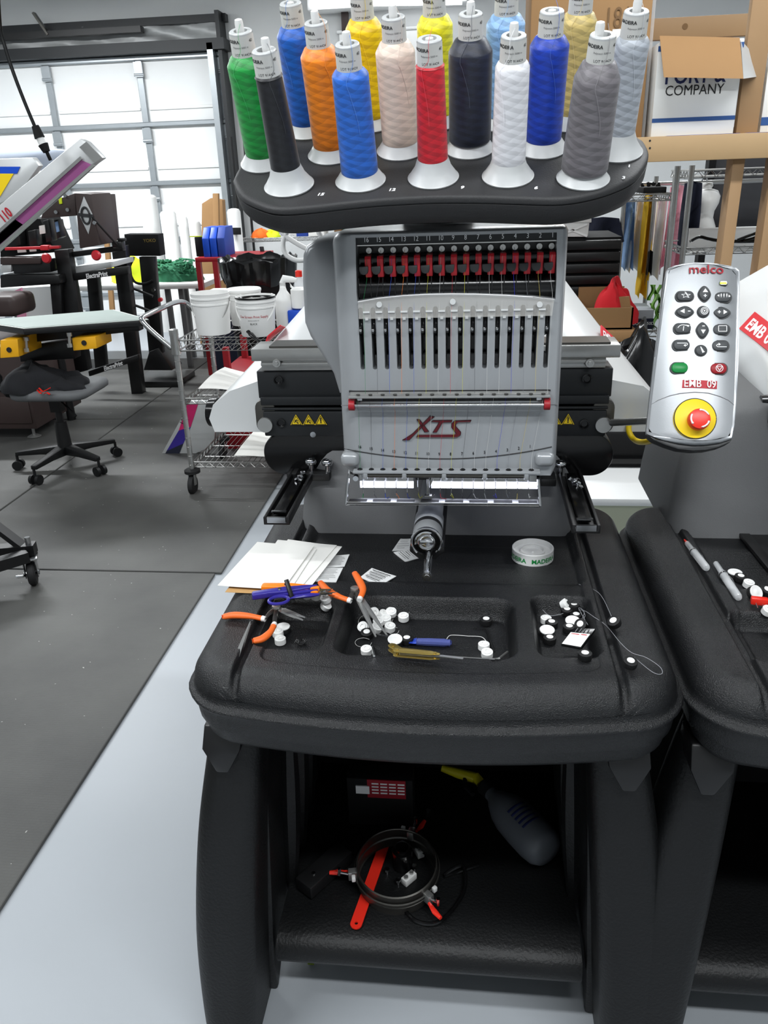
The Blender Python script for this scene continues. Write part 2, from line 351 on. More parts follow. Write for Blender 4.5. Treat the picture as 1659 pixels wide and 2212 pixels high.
# anti-fatigue mats
def rmat(x0, x1, y0, y1, label):
    tag(fin(box(nb(), x0, x1, y0, y1, 0, .012), 'floor_mat', 'mat_rubber', None, smooth=0, bevel=.004), label, 'mat', 'black rubber floor mats')
rmat(-2.41, -1.075, -1.5, 2.915, 'black rubber mat nearest the viewer along the grey floor strip')
rmat(-2.41, -1.05, 2.925, 5.85, 'black rubber mat under the wire cart')
rmat(-4.3, -2.42, -.5, 5.2, 'black rubber mat under the office stool')
rmat(-4.3, -2.42, 5.21, 7.2, 'black rubber mat beneath the screen press legs')
rmat(-2.41, -.4, 5.86, 7.2, 'black rubber mat beneath the trash can and white table')
a, b = A(731, 72, 9.12), A(913, 300, 9.12); t = thing('notice_board', 'large white board on the back wall behind the yellow cones', 'board', ((a.x + b.x) / 2, 9.18, b.z))
fin(box(nb(), a.x, b.x, 9.16, 9.2, b.z, a.z), 'board_sheet', 'white_paint', t, bevel=.004); fin(box(nb(), a.x - .02, b.x + .02, 9.15, 9.2, a.z, a.z + .03), 'board_rail', 'alu', t, bevel=.004)
a, b = A(735, 18, 9.1), A(752, 66, 9.1); tag(fin(box(nb(), a.x, b.x, 9.13, 9.2, b.z, a.z), 'steel_bracket', 'brown_steel', None, bevel=.006), 'small dark bracket on the back wall below the tube light', 'bracket')
# ------------------------------------------------------------------ the embroidery machine
MC = -.064                                              # centre line of table
TZ, TY0, TY1, TXL, TXR = .867, .975, 1.67, -.436, .310
mach = thing('embroidery_machine', 'silver sixteen-needle embroidery machine on a black table and stand', 'machine', (MC, 1.3, 0))

def sdf_rr(x, y, x0, x1, y0, y1, r):
    qx = abs(x - (x0 + x1) / 2) - (x1 - x0) / 2 + r; qy = abs(y - (y0 + y1) / 2) - (y1 - y0) / 2 + r
    return math.hypot(max(qx, 0), max(qy, 0)) + min(max(qx, qy), 0) - r
def sstep(a, b, x):
    t = min(1, max(0, (x - a) / (b - a))); return t * t * (3 - 2 * t)
BINS = [(-.345, -.232, 1.052, 1.2, .020, .03), (-.212, .073, 1.042, 1.225, .03, .036), (.104, .202, 1.052, 1.24, .022, .032)]
GRO = [(-.358, -.342, .955, 1.56, .008, .012), (.213, .229, .955, 1.54, .008, .012)]
def bow(x): return -.042 * (1 - ((x - MC) / .37) ** 2)
def tz(x, y):
    yb = y - bow(x) * (1 - sstep(1.0, 1.3, y)); d = -sdf_rr(x, yb, TXL, TXR, TY0, TY1, .07); r = .042
    z = TZ
    if d < r: dd = max(d, 0); z -= r - math.sqrt(max(r * r - (r - dd) ** 2, 0))
    z -= .006 * sstep(0, .02, -sdf_rr(x, y, -.338, .21, 1.275, 1.6, .03))            # hollow behind the bins
    z -= .0035 * sstep(0, .004, -sdf_rr(x, yb, -.325, .197, 1.035, 1.65, .02))
    for k in (1.375, 1.45): z -= .002 * sstep(0, .004, -sdf_rr(x, y + .1 * (x - MC) ** 2, -.33, .205, k, 1.6, .03))
    for x0, x1, y0, y1, rr, dep in BINS: z -= dep * sstep(-.003, .013, -sdf_rr(x, y, x0, x1, y0, y1, rr))
    for x0, x1, y0, y1, rr, dep in GRO: z -= dep * sstep(-.001, .005, -sdf_rr(x, y, x0, x1, y0, y1, rr))
    return z
def ontable(px, py, lift=0.0, dx=0.0):
    z = TZ
    for _ in range(14):
        p = F(px, py, z); z = .5 * z + .5 * (tz(p.x - dx, p.y) + lift)
    return F(px, py, z)
def outline(off=0.0, n=7):
    pts = []; x0, x1, y0, y1, r = TXL - off, TXR + off, TY0 - off, TY1 + off, .07 + off
    segs = [((x0 + r, y0), (x1 - r, y0), 30), ((x1, y0 + r), (x1, y1 - r), 8), ((x1 - r, y1), (x0 + r, y1), 8), ((x0, y1 - r), (x0, y0 + r), 8)]
    cs = [((x1 - r, y0 + r), -90), ((x1 - r, y1 - r), 0), ((x0 + r, y1 - r), 90), ((x0 + r, y0 + r), 180)]
    for (a, b, k), (c, a0) in zip(segs, cs):
        for i in range(k): t = i / k; pts.append((a[0] + (b[0] - a[0]) * t, a[1] + (b[1] - a[1]) * t))
        for i in range(n): t = radians(a0 + 90 * i / n); pts.append((c[0] + r * cos(t), c[1] + r * sin(t)))
    return [(x, y + bow(min(max(x, TXL), TXR)) * (1 - sstep(1.0, 1.3, y))) for x, y in pts]
# table top as a relief surface
NU, NV = 330, 270
bm = nb(); rows = []
for j in range(NV):
    t = j / (NV - 1); t = t + .018 * (-sin(2 * pi * t)); y = TY0 + (TY1 - TY0) * t
    dy = min(y - TY0, TY1 - y); ins = .07 - math.sqrt(max(.07 ** 2 - (.07 - dy) ** 2, 0)) if dy < .07 else 0
    row = []
    for i in range(NU):
        s = i / (NU - 1); s = s - .02 * sin(2 * pi * s); x = TXL + ins + (TXR - TXL - 2 * ins) * s
        yy = y + bow(x) * (1 - sstep(1.0, 1.3, y)); row.append(bm.verts.new((x, yy, tz(x, yy))))
    rows.append(row)
for j in range(NV - 1):
    for i in range(NU - 1): bm.faces.new((rows[j][i], rows[j][i + 1], rows[j + 1][i + 1], rows[j + 1][i]))
table = fin(bm, 'table', 'black_textured', mach, smooth=70)
table['label'] = 'black textured plastic worktable with bins'
bm = nb(); prof = [(0, .828), (.0005, .819), (.004, .8145), (.009, .813), (.0115, .81), (.0105, .806), (.005, .803), (.002, .8), (.001, .785), (-.001, .768), (-.006, .766), (-.007, .762), (-.012, .742), (-.024, .728), (-.05, .722)]
loft(bm, [[V((x, y, z)) for x, y in outline(o)] for o, z in prof], cap0=False, cap1=True)
fin(bm, 'table_skirt', 'black_textured', mach, smooth=60)

# stand: legs with ribbed side panels, shelf, brackets
def leg(s):
    mx = lambda x: MC - .012 + s * x                            # x measured outward from centre line
    bm = nb(); rings = []
    prm = [(.735, .348, .262, 1.035, 1.12), (.66, .364, .268, 1.02, 1.12), (.5, .392, .282, .992, 1.12), (.3, .412, .3, .965, 1.13), (.12, .416, .314, .95, 1.14), (0, .41, .326, .94, 1.15)]
    lo = smooth_path([V(p[:3]) for p in prm], 5); hi = smooth_path([V((p[3], p[4], 0)) for p in prm], 5)
    for (z, xo, xi), (y0, y1, _) in zip(lo, hi):
        q = rring(xi, xo, y0, y1, .034, 6); rings.append([V((mx(x), y, z)) for x, y in q])
    loft(bm, rings); fin(bm, 'leg', 'black_stand', mach, smooth=50)
    pts = [(1.08, .73), (1.6, .73), (1.62, .4), (1.64, 0), (1.5, 0), (1.42, .1), (1.25, .13), (1.15, .06), (1.1, 0), (1.08, .1)]
    bm = nb(); n = len(pts)
    a = [bm.verts.new((mx(.36 - .05 * (z - .3)), y, z)) for y, z in pts]; b = [bm.verts.new((mx(.292 - .06 * (z - .3)), y, z)) for y, z in pts]
    bm.faces.new(a); bm.faces.new(b[::-1])
    for i in range(n): bm.faces.new((a[i], b[i], b[(i + 1) % n], a[(i + 1) % n]))
    fin(bm, 'side_panel', 'black_stand', mach, bevel=.006)
    for y in (1.2, 1.29, 1.38):
        bm = nb(); tube(bm, [(mx(.29 - .03 * k / 8 * 1.0), y, .16 + .5 * k / 8) for k in range(9)], [.008 + .014 * sin(pi * k / 8) for k in range(9)], 8); fin(bm, 'rib', 'black_stand', mach)
    # worn shoulder wedge where the leg meets the table and the dark dome beside it
    bm = nb(); loft(bm, [[V((mx(x), y, z)) for x, y, z in q] for q in (
        [(.352, 1.02, .735), (.285, 1.02, .735), (.285, 1.08, .735), (.352, 1.08, .735)],
        [(.354, 1.0, .70), (.29, 1.0, .70), (.29, 1.08, .70), (.354, 1.08, .70)],
        [(.334, .998, .655), (.314, .998, .655), (.314, 1.08, .655), (.334, 1.08, .655)])]); fin(bm, 'shoulder', 'black_metal', mach, bevel=.004)
    bm = nb(); lathe(bm, [(.075, .0), (.073, -.02), (.06, -.042), (.035, -.058), (.01, -.063)], 24, Matrix.Translation((mx(.205), 1.09, .735))); fin(bm, 'dome_bracket', 'black_matte', mach)
leg(-1); leg(1)
bm = nb(); prof = [(1.6, .2), (1.13, .2), (1.085, .198), (1.062, .188), (1.052, .172), (1.053, .155), (1.06, .14), (1.075, .133), (1.1, .133), (1.12, .16), (1.6, .16)]
prism(bm, [V((-.366, y, z)) for y, z in prof], (.58, 0, 0)); fin(bm, 'shelf', 'black_stand', mach, smooth=60)
fin(box(nb(), -.42, .28, 1.56, 1.6, .1, .73), 'back_panel', 'black_matte', mach)

# grey pedestal behind the worktable
bm = nb(); rings = []
for z, xl, xr, yf in ((.85, -.365, .232, 1.515), (.9, -.36, .228, 1.525), (.96, -.352, .22, 1.54), (1.03, -.335, .205, 1.56), (1.075, -.31, .18, 1.575), (1.1, -.28, .15, 1.6)):
    q = rring(xl, xr, yf, 1.9, .05, 8); rings.append([V((x, y - .018 * (1 - ((x - MC) / .3) ** 2) * (y < yf + .02), z)) for x, y in q])
loft(bm, rings); fin(bm, 'pedestal', 'grey_plastic', mach, smooth=60)
# tower that carries the sewing arm
fin(box(nb(), -.17, .01, 1.58, 1.9, 1.05, 1.47), 'tower', 'silver', mach, bevel=.03, bseg=4)

# ---- carriage: hood, beam, rails, stadium cover, hoop arms (they share one sideways shift)
car = []
bm = nb()
fr = [(-.553, 1.045), (-.562, 1.075), (-.55, 1.105), (-.51, 1.135), (-.42, 1.165), (.22, 1.165), (.34, 1.14), (.372, 1.115), (.38, 1.08), (.372, 1.045)]
bk = [(-.50, 1.1), (-.505, 1.14), (-.495, 1.185), (-.46, 1.228), (-.34, 1.30), (.14, 1.31), (.25, 1.262), (.288, 1.21), (.292, 1.15), (.285, 1.1)]
rings = []
for k in range(7):
    t = k / 6; rings.append([V((a[0] + (b[0] - a[0]) * t, 1.61 + .72 * t, a[1] + (b[1] - a[1]) * t)) for a, b in zip(fr, bk)])
loft(bm, rings); car.append(fin(bm, 'carriage_hood', 'silver_pale', mach, smooth=50, bevel=0))
hood = car[-1]
# end caps on the hood
bm = nb(); cyl(bm, (-.55, 1.645, 1.078), (-.568, 1.648, 1.078), .033, .031, 24); car.append(fin(bm, 'end_cap', 'black_gloss', mach))
def on_hood(px, py, sx=0.0):                              # where a sight line meets the hood, shifted sideways by sx
    for k in range(4000):
        p = CAM + ray(px, py) * (1.2 + k * .0005); t_ = (p.y - 1.61) / .72
        if t_ < 0 or t_ > 1: continue
        x = p.x - sx; lx = [a[0] + (b[0] - a[0]) * t_ for a, b in zip(fr, bk)]; lz = [a[1] + (b[1] - a[1]) * t_ for a, b in zip(fr, bk)]
        for i in range(1, 8):
            if lx[i] <= x <= lx[i + 1] and p.z <= lz[i] + (lz[i + 1] - lz[i]) * (x - lx[i]) / max(lx[i + 1] - lx[i], 1e-6): return p
    return A(px, py, 1.9)
def hood_label(px, s, parent, sx=0.0, lst=None):
    q = [on_hood(*p, sx) for p in px]; n = (q[2] - q[0]).cross(q[3] - q[1]).normalized(); n = -n if n.z < 0 else n
    bl = lambda u, v, h: (q[0].lerp(q[3], u)).lerp(q[1].lerp(q[2], u), v) + n * h
    bm = nb(); gridf(bm, 8, 5, lambda u, v: bl(u, v, .004), .003, -n); lb = fin(bm, 'number_label', 'red', parent)
    bm = text_bm(s, 1.0, 0, .02); xs = [v.co.x for v in bm.verts]; ys = [v.co.y for v in bm.verts]
    for v in bm.verts: v.co = bl(.1 + .8 * (v.co.x - min(xs)) / (max(xs) - min(xs)), .15 + .6 * (v.co.y - min(ys)) / (max(ys) - min(ys)), .0046)
    lt = fin(bm, 'label_text', 'ink_white', lb, smooth=0, rec=False)
    if lst is not None: lst += [lb, lt]
hood_label([(575, 744), (580, 728), (608, 704), (618, 708)], 'EMB 09', mach, 0, car); hood_label([(1296, 739), (1296, 704), (1326, 733), (1338, 752)], 'EMB 09', mach, 0, car)
YB = 1.56
xb0, xb1 = A(562, 860, YB).x, A(1318, 860, YB).x
def zz(py, y=YB): return A(940, py, y).z
rb = nb(); box(rb, A(547, 757, YB).x, A(1337, 757, YB).x, YB - .02, YB + .06, zz(772), zz(745)); car.append(fin(rb, 'rail', 'steel', mach, bevel=.002))
rb = nb(); box(rb, A(585, 757, YB).x, A(1316, 757, YB).x, YB - .012, YB + .05, zz(745), zz(741)); car.append(fin(rb, 'rail_cover', 'steel_dark', mach))
rb = nb(); box(rb, A(568, 785, YB).x, A(1306, 785, YB).x, YB - .014, YB + .05, zz(794), zz(773)); box(rb, A(568, 785, YB).x, A(1306, 785, YB).x, YB - .018, YB + .04, zz(783), zz(776)); car.append(fin(rb, 'guide_strip', 'steel', mach, bevel=.001))
for px in (598, 1274):
    p = A(px, 784, YB - .018); bm = nb(); cyl(bm, p, p - V((0, .004, 0)), .009, .008, 18); cyl(bm, p - V((0, .004, 0)), p - V((0, .0055, 0)), .0045, .004, 6); car.append(fin(bm, 'screw', 'steel', mach))
bm = nb(); box(bm, xb0, xb1, YB - .01, YB + .06, zz(856), zz(796)); car.append(fin(bm, 'beam', 'dark_panel', mach, bevel=.002))
for a, b, y in ((870, 852, .016), (882, 876, .012)):
    bm = nb(); box(bm, xb0 + .004, xb1 - .004, YB - y, YB + .04, zz(a), zz(b)); car.append(fin(bm, 'beam_rib', 'dark_panel', mach, bevel=.002))
bm = nb(); box(bm, xb0 + .006, xb1 - .006, YB - .014, YB + .06, zz(938), zz(884)); car.append(fin(bm, 'warning_plate', 'dark_panel', mach, bevel=.003))
for px, py in ((601, 820), (1268, 818), (607, 913), (1262, 915)):
    p = A(px, py, YB - .0145); bm = nb(); lathe(bm, [(.0095, 0), (.0095, .003), (.007, .0035), (.006, .001), (.003, .001)], 18, Matrix.Translation(p) @ Matrix.Rotation(radians(90), 4, 'X')); car.append(fin(bm, 'bolt', 'black_gloss', mach))
for i, (px, py) in enumerate(((640, 909), (667, 909), (693, 909), (1227, 908), (1200, 909))):
    c = A(px, py, YB - .0155); r = .0135
    tri = lambda k: [(0, k), (-.92 * k, -.62 * k), (.92 * k, -.62 * k)]
    bm = nb(); prism(bm, [c + V((x, 0, z)) for x, z in tri(r)], (0, -.0008, 0)); w_ = fin(bm, 'warning_sign', 'yellow', mach); car.append(w_)
    bm = plate([(x, z) for x, z in tri(r * .88)], [[(x, z) for x, z in tri(r * .74)]], .0006, 0, c + V((0, -.0014, -.0006)), RX, UZ); car.append(fin(bm, 'sign_border', 'ink', w_, smooth=0))
    bm = nb()
    if i in (2, 3): box(bm, c.x - .0012, c.x + .0012, c.y - .0016, c.y - .0009, c.z - .0012, c.z + .0065); box(bm, c.x - .0012, c.x + .0012, c.y - .0016, c.y - .0009, c.z - .0045, c.z - .0022)
    else:
        for a, b in (((-.004, -.004), (.0, .003)), ((0, .003), (.004, -.001)), ((-.003, .001), (.003, -.004)), ((.001, -.004), (.005, -.004))): bar(bm, c + V((a[0], -.0012, a[1])), c + V((b[0], -.0012, b[1])), .0006, .0016, UZ)
    car.append(fin(bm, 'pictogram', 'ink', w_))
for px in (572, 1304):                                    # round steel discs at the two beam ends with a clear bracket
    c = A(px, 919, YB - .02); bm = nb(); cyl(bm, c, c + V((0, .03, 0)), .0155, seg=24); car.append(fin(bm, 'end_disc', 'steel', mach))
    bm = nb(); q = rring(c.x - .021, c.x + .021, c.z - .02, c.z + .05, .018); prism(bm, [V((x, c.y + .012, z)) for x, z in q], (0, .018, 0)); car.append(fin(bm, 'end_bracket', 'steel_dark', mach, bevel=.002))
YS = 1.55
xs0, xs1 = A(570, 985, YS).x, A(1325, 985, YS).x; z0_, z1_ = zz(1027, YS), zz(937, YS)
q = rring(xs0, xs1, z0_, z1_, (z1_ - z0_) / 2 - .002, 12)
bm = nb(); prism(bm, [V((x, YS, z)) for x, z in q], (0, .12, 0)); car.append(fin(bm, 'stadium_cover', 'black_gloss', mach, bevel=.004, smooth=30))
p = A(676, 939, YS - .005); bm = nb(); cyl(bm, p, p + V((0, .01, 0)), .006); car.append(fin(bm, 'pin', 'chrome', mach))
def hoop_arm(px_k, px_far, px_near, s):
    z = .972
    a = F(*px_far, z); b = F(*px_near, z); b.x = a.x = (a.x + b.x) / 2
    bm = nb(); w_ = .017
    pr = [(-.024, .012), (-.024, -.004), (.024, -.004), (.024, .012), (.018, .012), (.018, .001), (-.018, .001), (-.018, .012)]
    prism(bm, [V((a.x + x, a.y, z + zz_)) for x, zz_ in pr], (0, b.y - a.y, 0)); o = fin(bm, 'hoop_arm', 'black_metal', mach, bevel=.0015); car.append(o)
    bm = nb(); obox(bm, V((a.x, (a.y + b.y) / 2 - .02, z + .009)), .022, (a.y - b.y) * .72, .006); car.append(fin(bm, 'slide_bar', 'black_gloss', o, bevel=.001))
    bm = nb(); box(bm, a.x - .017, a.x + .017, b.y - .001, b.y + .004, z + .0005, z + .011); box(bm, a.x - .014, a.x + .014, b.y + .022, b.y + .028, z + .011, z + .0135); car.append(fin(bm, 'end_clip', 'chrome', o))
    bm = nb(); c = V((a.x + .004, a.y - .12, z + .013)); 
    for k in range(14): obox(bm, c + V((rnd.uniform(-.008, .008), rnd.uniform(-.02, .02), rnd.uniform(-.002, .003))), .007, .009, .0035, Matrix.Rotation(rnd.random() * 6, 3, V((rnd.random(), rnd.random(), 1)).normalized()))
    car.append(fin(bm, 'foil_scrap', 'chrome', o, smooth=0))
    for px, py in px_k:
        c = A(px, py, 1.53); bm = nb(); lathe(bm, [(.005, -.03), (.005, -.006), (.0105, -.005), (.0118, -.002), (.0118, .003), (.0095, .006), (.004, .006), (.0035, .003), (.001, .003)], 20, Matrix.Translation(c)); car.append(fin(bm, 'thumb_screw', 'chrome', o))
    bm = nb(); box(bm, a.x - .03, a.x + .06 * s, a.y - .1, a.y + .02, z - .004, z + .012); car.append(fin(bm, 'arm_foot', 'black_metal', o, bevel=.002))
hoop_arm(((671, 997), (707, 999)), (672, 1000), (595, 1130), 1)
hoop_arm(((1211, 1002),), (1222, 1010), (1268, 1148), -1)
# rod that carries the control pad
bm = nb(); cyl(bm, A(1322, 913, 1.53), A(1490, 905, 1.32), .007, seg=14); fin(bm, 'pad_rod', 'steel', mach)
# ---- needle head
YH = 1.28
def H(px, py): p = A(px, py, YH); return (p.x, p.z)
xl, xr, zt, zb = A(716, 600, YH).x, A(1226, 600, YH).x, A(970, 493, YH).z, A(970, 1026, YH).z
NX = [A(781 + 400 * i / 15, 728, YH).x for i in range(16)]             # slot columns, needle 16 first
win = [H(772, 651), H(770, 630), H(768, 514), H(1203, 502), H(1202, 600), H(1200, 646), H(1150, 640.5), H(1090, 637), H(1030, 634.6), H(975, 634), H(920, 635), H(870, 638), H(820, 643)]
holes = [win]

zs0, zs1 = H(980, 797)[1], H(980, 661)[1]; hw = .0037
for x in NX: holes.append(rring(x - hw, x + hw, zs0, zs1, hw - .0002, 5))
CWL, CWR, CD, CH = .033, .0105, .032, .006                              # cheek width, cheek depth, crown height
bm = plate([(xl + CWL, zb), (xr - CWR, zb), (xr - CWR, zt - CH), (xl + CWL, zt - CH)], holes, .05, .0, V((0, YH, 0)), RX, UZ)
head = fin(bm, 'needle_head', 'silver', mach, smooth=45)
head['label'] = 'silver needle case with sixteen slots'
# rounded side cheeks and crown that turn the face into a moulded shell
for s, x0, CW in ((-1, xl, CWL), (1, xr, CWR)):
    bm = nb(); n = 12; rings = []
    RC_ = min(CW, .022)
    for k in range(18):
        z = (zb, zb + .004, zb + .012, zb + .03, zt - .1)[k] if k < 5 else zt - RC_ + RC_ * sin(pi / 2 * (k - 5) / 12)
        u = max(0, (z - (zt - CH)) / CH); yo = CD * (1 - math.sqrt(max(0, 1 - u * u))); u2 = max(0, (z - (zt - RC_)) / RC_); xo = RC_ * (1 - math.sqrt(max(0, 1 - u2 * u2))) * .95
        ub = max(0, 1 - (z - zb) / .012); xo += .008 * ub * ub
        pr = [(x0 - s * CW + s * (CW - xo) * sin(a), YH + yo + max(CD - yo, .004) * (1 - cos(a))) for a in [pi / 2 * k2 / n for k2 in range(n + 1)]] + [(x0 - s * xo, YH + .2), (x0 - s * CW, YH + .2)]
        rings.append([V((x, y, z)) for x, y in pr])
    loft(bm, rings); fin(bm, 'case_cheek', 'silver', head, smooth=60)
bm = nb(); n = 10; pr = [(YH + CD * (1 - cos(a)), zt - CH + CH * sin(a)) for a in [pi / 2 * k / n for k in range(n + 1)]] + [(YH + .2, zt), (YH + .2, zt - CH)]
prism(bm, [V((xl + CWL, y, z)) for y, z in pr], (xr - xl - CWL - CWR, 0, 0)); fin(bm, 'crown', 'silver', head, smooth=60)
# upper arm shell behind the case (wider to the left)
sh = [(735, 845), (722, 802), (700, 766), (672, 722), (660, 692), (655, 600), (656, 548), (664, 528), (684, 516), (712, 511)]
L = [(A(px, py, 1.37).x, A(px, py, 1.37).z) for px, py in sh]; hx = -.078
poly = L + [(2 * hx - x, z) for x, z in reversed(L)]
bm = nb(); loft(bm, [[V((hx + (x - hx) * k, y, (z - 1.3) * k2 + 1.3)) for x, z in poly] for y, k, k2 in ((1.345, .95, .95), (1.352, .985, .985), (1.37, 1, 1), (1.5, 1.02, 1), (1.62, 1.0, .96))])
fin(bm, 'arm_shell', 'silver', mach, smooth=50)
# dark interior behind the slots and window
fin(box(nb(), xl + .03, xr - .03, YH + .052, YH + .058, zb + .01, zt - .012), 'inner_frame', 'black_gloss', head)
wx0, wx1 = H(772, 560)[0], H(1204, 560)[0]
# window parts
zr = lambda py: H(985, py)[1]
bm = nb(); box(bm, wx0 - .002, wx1 + .002, YH + .006, YH + .03, zr(524), zr(503)); strip = fin(bm, 'number_strip', 'dark_panel', head)
bm = nb(); box(bm, wx0, wx1, YH + .004, YH + .03, zr(527), zr(524.4)); fin(bm, 'strip_edge', 'steel', head)
TXX = [A(791 + 402 * i / 15, 545, YH).x for i in range(16)]
bm = nb(); box(bm, wx0 - .002, wx1 + .002, YH + .034, YH + .05, zr(600), zr(526)); fin(bm, 'tension_panel', 'black_metal', head)
n = 10; bm = nb(); c_y, c_z, rr = YH + .04, zr(625), .03
prism(bm, [V((wx0 - .001, c_y - rr * cos(a), c_z + rr * .75 * sin(a))) for a in [-.9 + 2.1 * k / n for k in range(n + 1)]] + [V((wx0 - .001, c_y + .005, zr(596))), V((wx0 - .001, c_y + .005, zr(652)))], (wx1 - wx0 + .002, 0, 0))
rail = fin(bm, 'roller_cover', 'black_gloss', head, smooth=60)
THC = ['t_green', 't_dark', 't_blue', 't_orange', 't_blue', 't_lime', 't_white', 't_red', 't_lime', 't_dark', 't_white', 't_white', 't_royal', 't_grey', 't_gold', 't_white']
for nme, c in (('t_green', (20, 130, 70)), ('t_dark', (60, 60, 66)), ('t_blue', (40, 80, 190)), ('t_orange', (240, 130, 40)), ('t_lime', (200, 200, 50)), ('t_white', (200, 200, 198)), ('t_red', (190, 30, 50)), ('t_royal', (50, 50, 200)), ('t_grey', (120, 122, 128)), ('t_gold', (200, 180, 90))): mat(nme, c, .5)
src = {}
for i, x in enumerate(TXX):
    num = 16 - i; off = V((x - TXX[0], 0, 0))
    txt(str(num), 'ink_white', strip, V((x, YH + .0055, zr(514))), RX, UZ, .0105, .0, 'number', sx=.8)
    if i == 0:
        c = V((x + .001, YH + .03, zr(540)))
        bm = nb(); lathe(bm, [(.0018, .004), (.0045, .004), (.0048, 0), (.0036, -.003), (.0018, -.002)], 14, Matrix.Translation(c) @ Matrix.Rotation(radians(90), 4, 'X')); src['e'] = fin(bm, 'eyelet', 'steel', head)
        bm = nb(); pr = [(YH + .034, 549), (YH + .006, 550), (YH + .003, 556), (YH + .004, 575), (YH + .01, 597), (YH + .034, 597)]
        prism(bm, [V((x - .0035, y, zr(p))) for y, p in pr], (.0095, 0, 0)); src['r'] = fin(bm, 'tension_clip', 'red', head, bevel=.0008)
        bm = nb(); q = [(-.0135, zr(572)), (-.0135, zr(580)), (-.011, zr(587)), (-.006, zr(590)), (-.001, zr(587)), (.0005, zr(580)), (.0005, zr(571))]
        prism(bm, [V((x + .0015 + a, YH - .002, z)) for a, z in q], (0, .03, 0)); src['k'] = fin(bm, 'tension_knob', 'button_rim', head, bevel=.001)
        bm = nb(); cyl(bm, (x - .0125, YH + .018, zr(560)), (x - .0035, YH + .018, zr(560)), .0105, seg=18); src['d'] = fin(bm, 'tension_disc', 'black_gloss', head)
        bm = nb(); box(bm, x - .0155, x - .0143, YH + .008, YH + .03, zr(640), zr(598)); src['v'] = fin(bm, 'roller_divider', 'black_metal', head)
    else:
        for k in ('e', 'r', 'k', 'd', 'v'): clone(src[k], head, off, src[k].name.split('.')[0])
    # thread down to the guard
    bm = nb(); sx = NX[i] + .006
    tube(bm, [(x, YH + .026, zr(540)), (x, YH + .002, zr(556)), (x - .001, YH + .003, zr(600)), (sx, YH + .003, zr(640)), (sx, YH - .004, zr(668)), (sx - .001, YH - .003, zr(720)), (sx - .002, YH - .004, zr(790)), (sx - .002, YH - .012, zr(846))], .00022, 5)
    fin(bm, 'thread', THC[i], head)
    # inside the slot: take-up lever and grey stop
    if i == 0:
        x_ = NX[0]; bm = nb(); tube(bm, smooth_path([(x_, YH + .045, zr(668)), (x_ + .0005, YH + .012, zr(680)), (x_, YH + .004, zr(700)), (x_ - .0008, YH - .004, zr(712)), (x_, YH + .01, zr(722)), (x_, YH + .045, zr(735))], 4), .0024, 8); src['l'] = fin(bm, 'take_up_lever', 'black_gloss', head)
        bm = nb(); box(bm, x_ - .003, x_ + .003, YH + .03, YH + .05, zs0 + .001, zr(774)); src['s'] = fin(bm, 'slot_stop', 'grey_plastic', head)
        bm = nb(); lathe(bm, [(.0005, -.0026), (.002, -.0018), (.0026, 0), (.002, .0018), (.0005, .0026)], 10, Matrix.Translation((x_ - .0008, YH - .004, zr(711)))); src['b'] = fin(bm, 'lever_tip', 'chrome', head)
    else:
        for k in ('l', 's', 'b'): clone(src[k], head, V((NX[i] - NX[0], 0, 0)), src[k].name.split('.')[0])
# clear shield in front of slot tops, with its bright lower edge between slots
q = [H(774, 664), H(780, 662)]
pts = [H(776, 688), H(1192, 681), H(1197, 647), H(1150, 641.5), H(1090, 638), H(1030, 635.6), H(975, 635), H(920, 636), H(870, 639), H(820, 644), H(774, 652)]
hs = [rring(x - hw - .0006, x + hw + .0006, zr(700), zr(664), .003, 4) for x in NX]
bm = nb(); prism(bm, [V((x, YH - .0045, z)) for x, z in pts], (0, .0025, 0)); fin(bm, 'clear_shield', 'clear_shield', head, smooth=0)
bm = nb(); tube(bm, [V((x, YH - .004, z + .0006)) for x, z in pts[2:]], .0009, 6); fin(bm, 'shield_rim', 'ink_white', head)
for i in range(16):
    x0 = NX[i] + hw + .001; x1 = (NX[i + 1] if i < 15 else NX[15] + .0165) - hw - .001
    if i == 15: continue
    if i == 0: bm = nb(); box(bm, x0, x1, YH - .0058, YH - .002, zr(672), zr(668.5)); box(bm, x0 + .003, x1 - .003, YH - .0035, YH, zr(688), zr(683)); se = fin(bm, 'shield_edge', 'silver_pale', head)
    else: clone(se, head, V((NX[i] - NX[0], 0, 0)))
for px in (819, 978, 1166):
    p = A(px, 658 if px != 978 else 652, YH - .007); bm = nb(); cyl(bm, p, p + V((0, .003, 0)), .0045, seg=16); fin(bm, 'shield_button', 'silver_pale', head)
# thread-guide bar with red ends
p0, p1 = A(757, 852, YH), A(1186, 850, YH); zb1 = zr(842); zb0 = zr(881)
bm = nb(); box(bm, p0.x, p1.x, YH - .024, YH + .002, zr(852), zr(848)); box(bm, p0.x, p1.x, YH - .002, YH + .004, zr(878), zr(845)); bar_ = fin(bm, 'guide_bar', 'steel', head, bevel=.0006)
fin(box(nb(), p0.x - .002, p1.x + .002, YH - .001, YH + .003, zr(846), zr(842.5)), 'painted_shadow_gap', 'ink', head)  # solid ink strip, paints the shade along the top of the guide bar
bm = nb(); cyl(bm, (p0.x + .008, YH - .017, zr(869)), (p1.x - .008, YH - .017, zr(869)), .0032, seg=12); fin(bm, 'guide_rod', 'chrome', bar_)
fin(box(nb(), p0.x + .01, p1.x - .01, YH - .004, YH - .0025, zr(865), zr(853)), 'guide_back', 'black_metal', bar_)
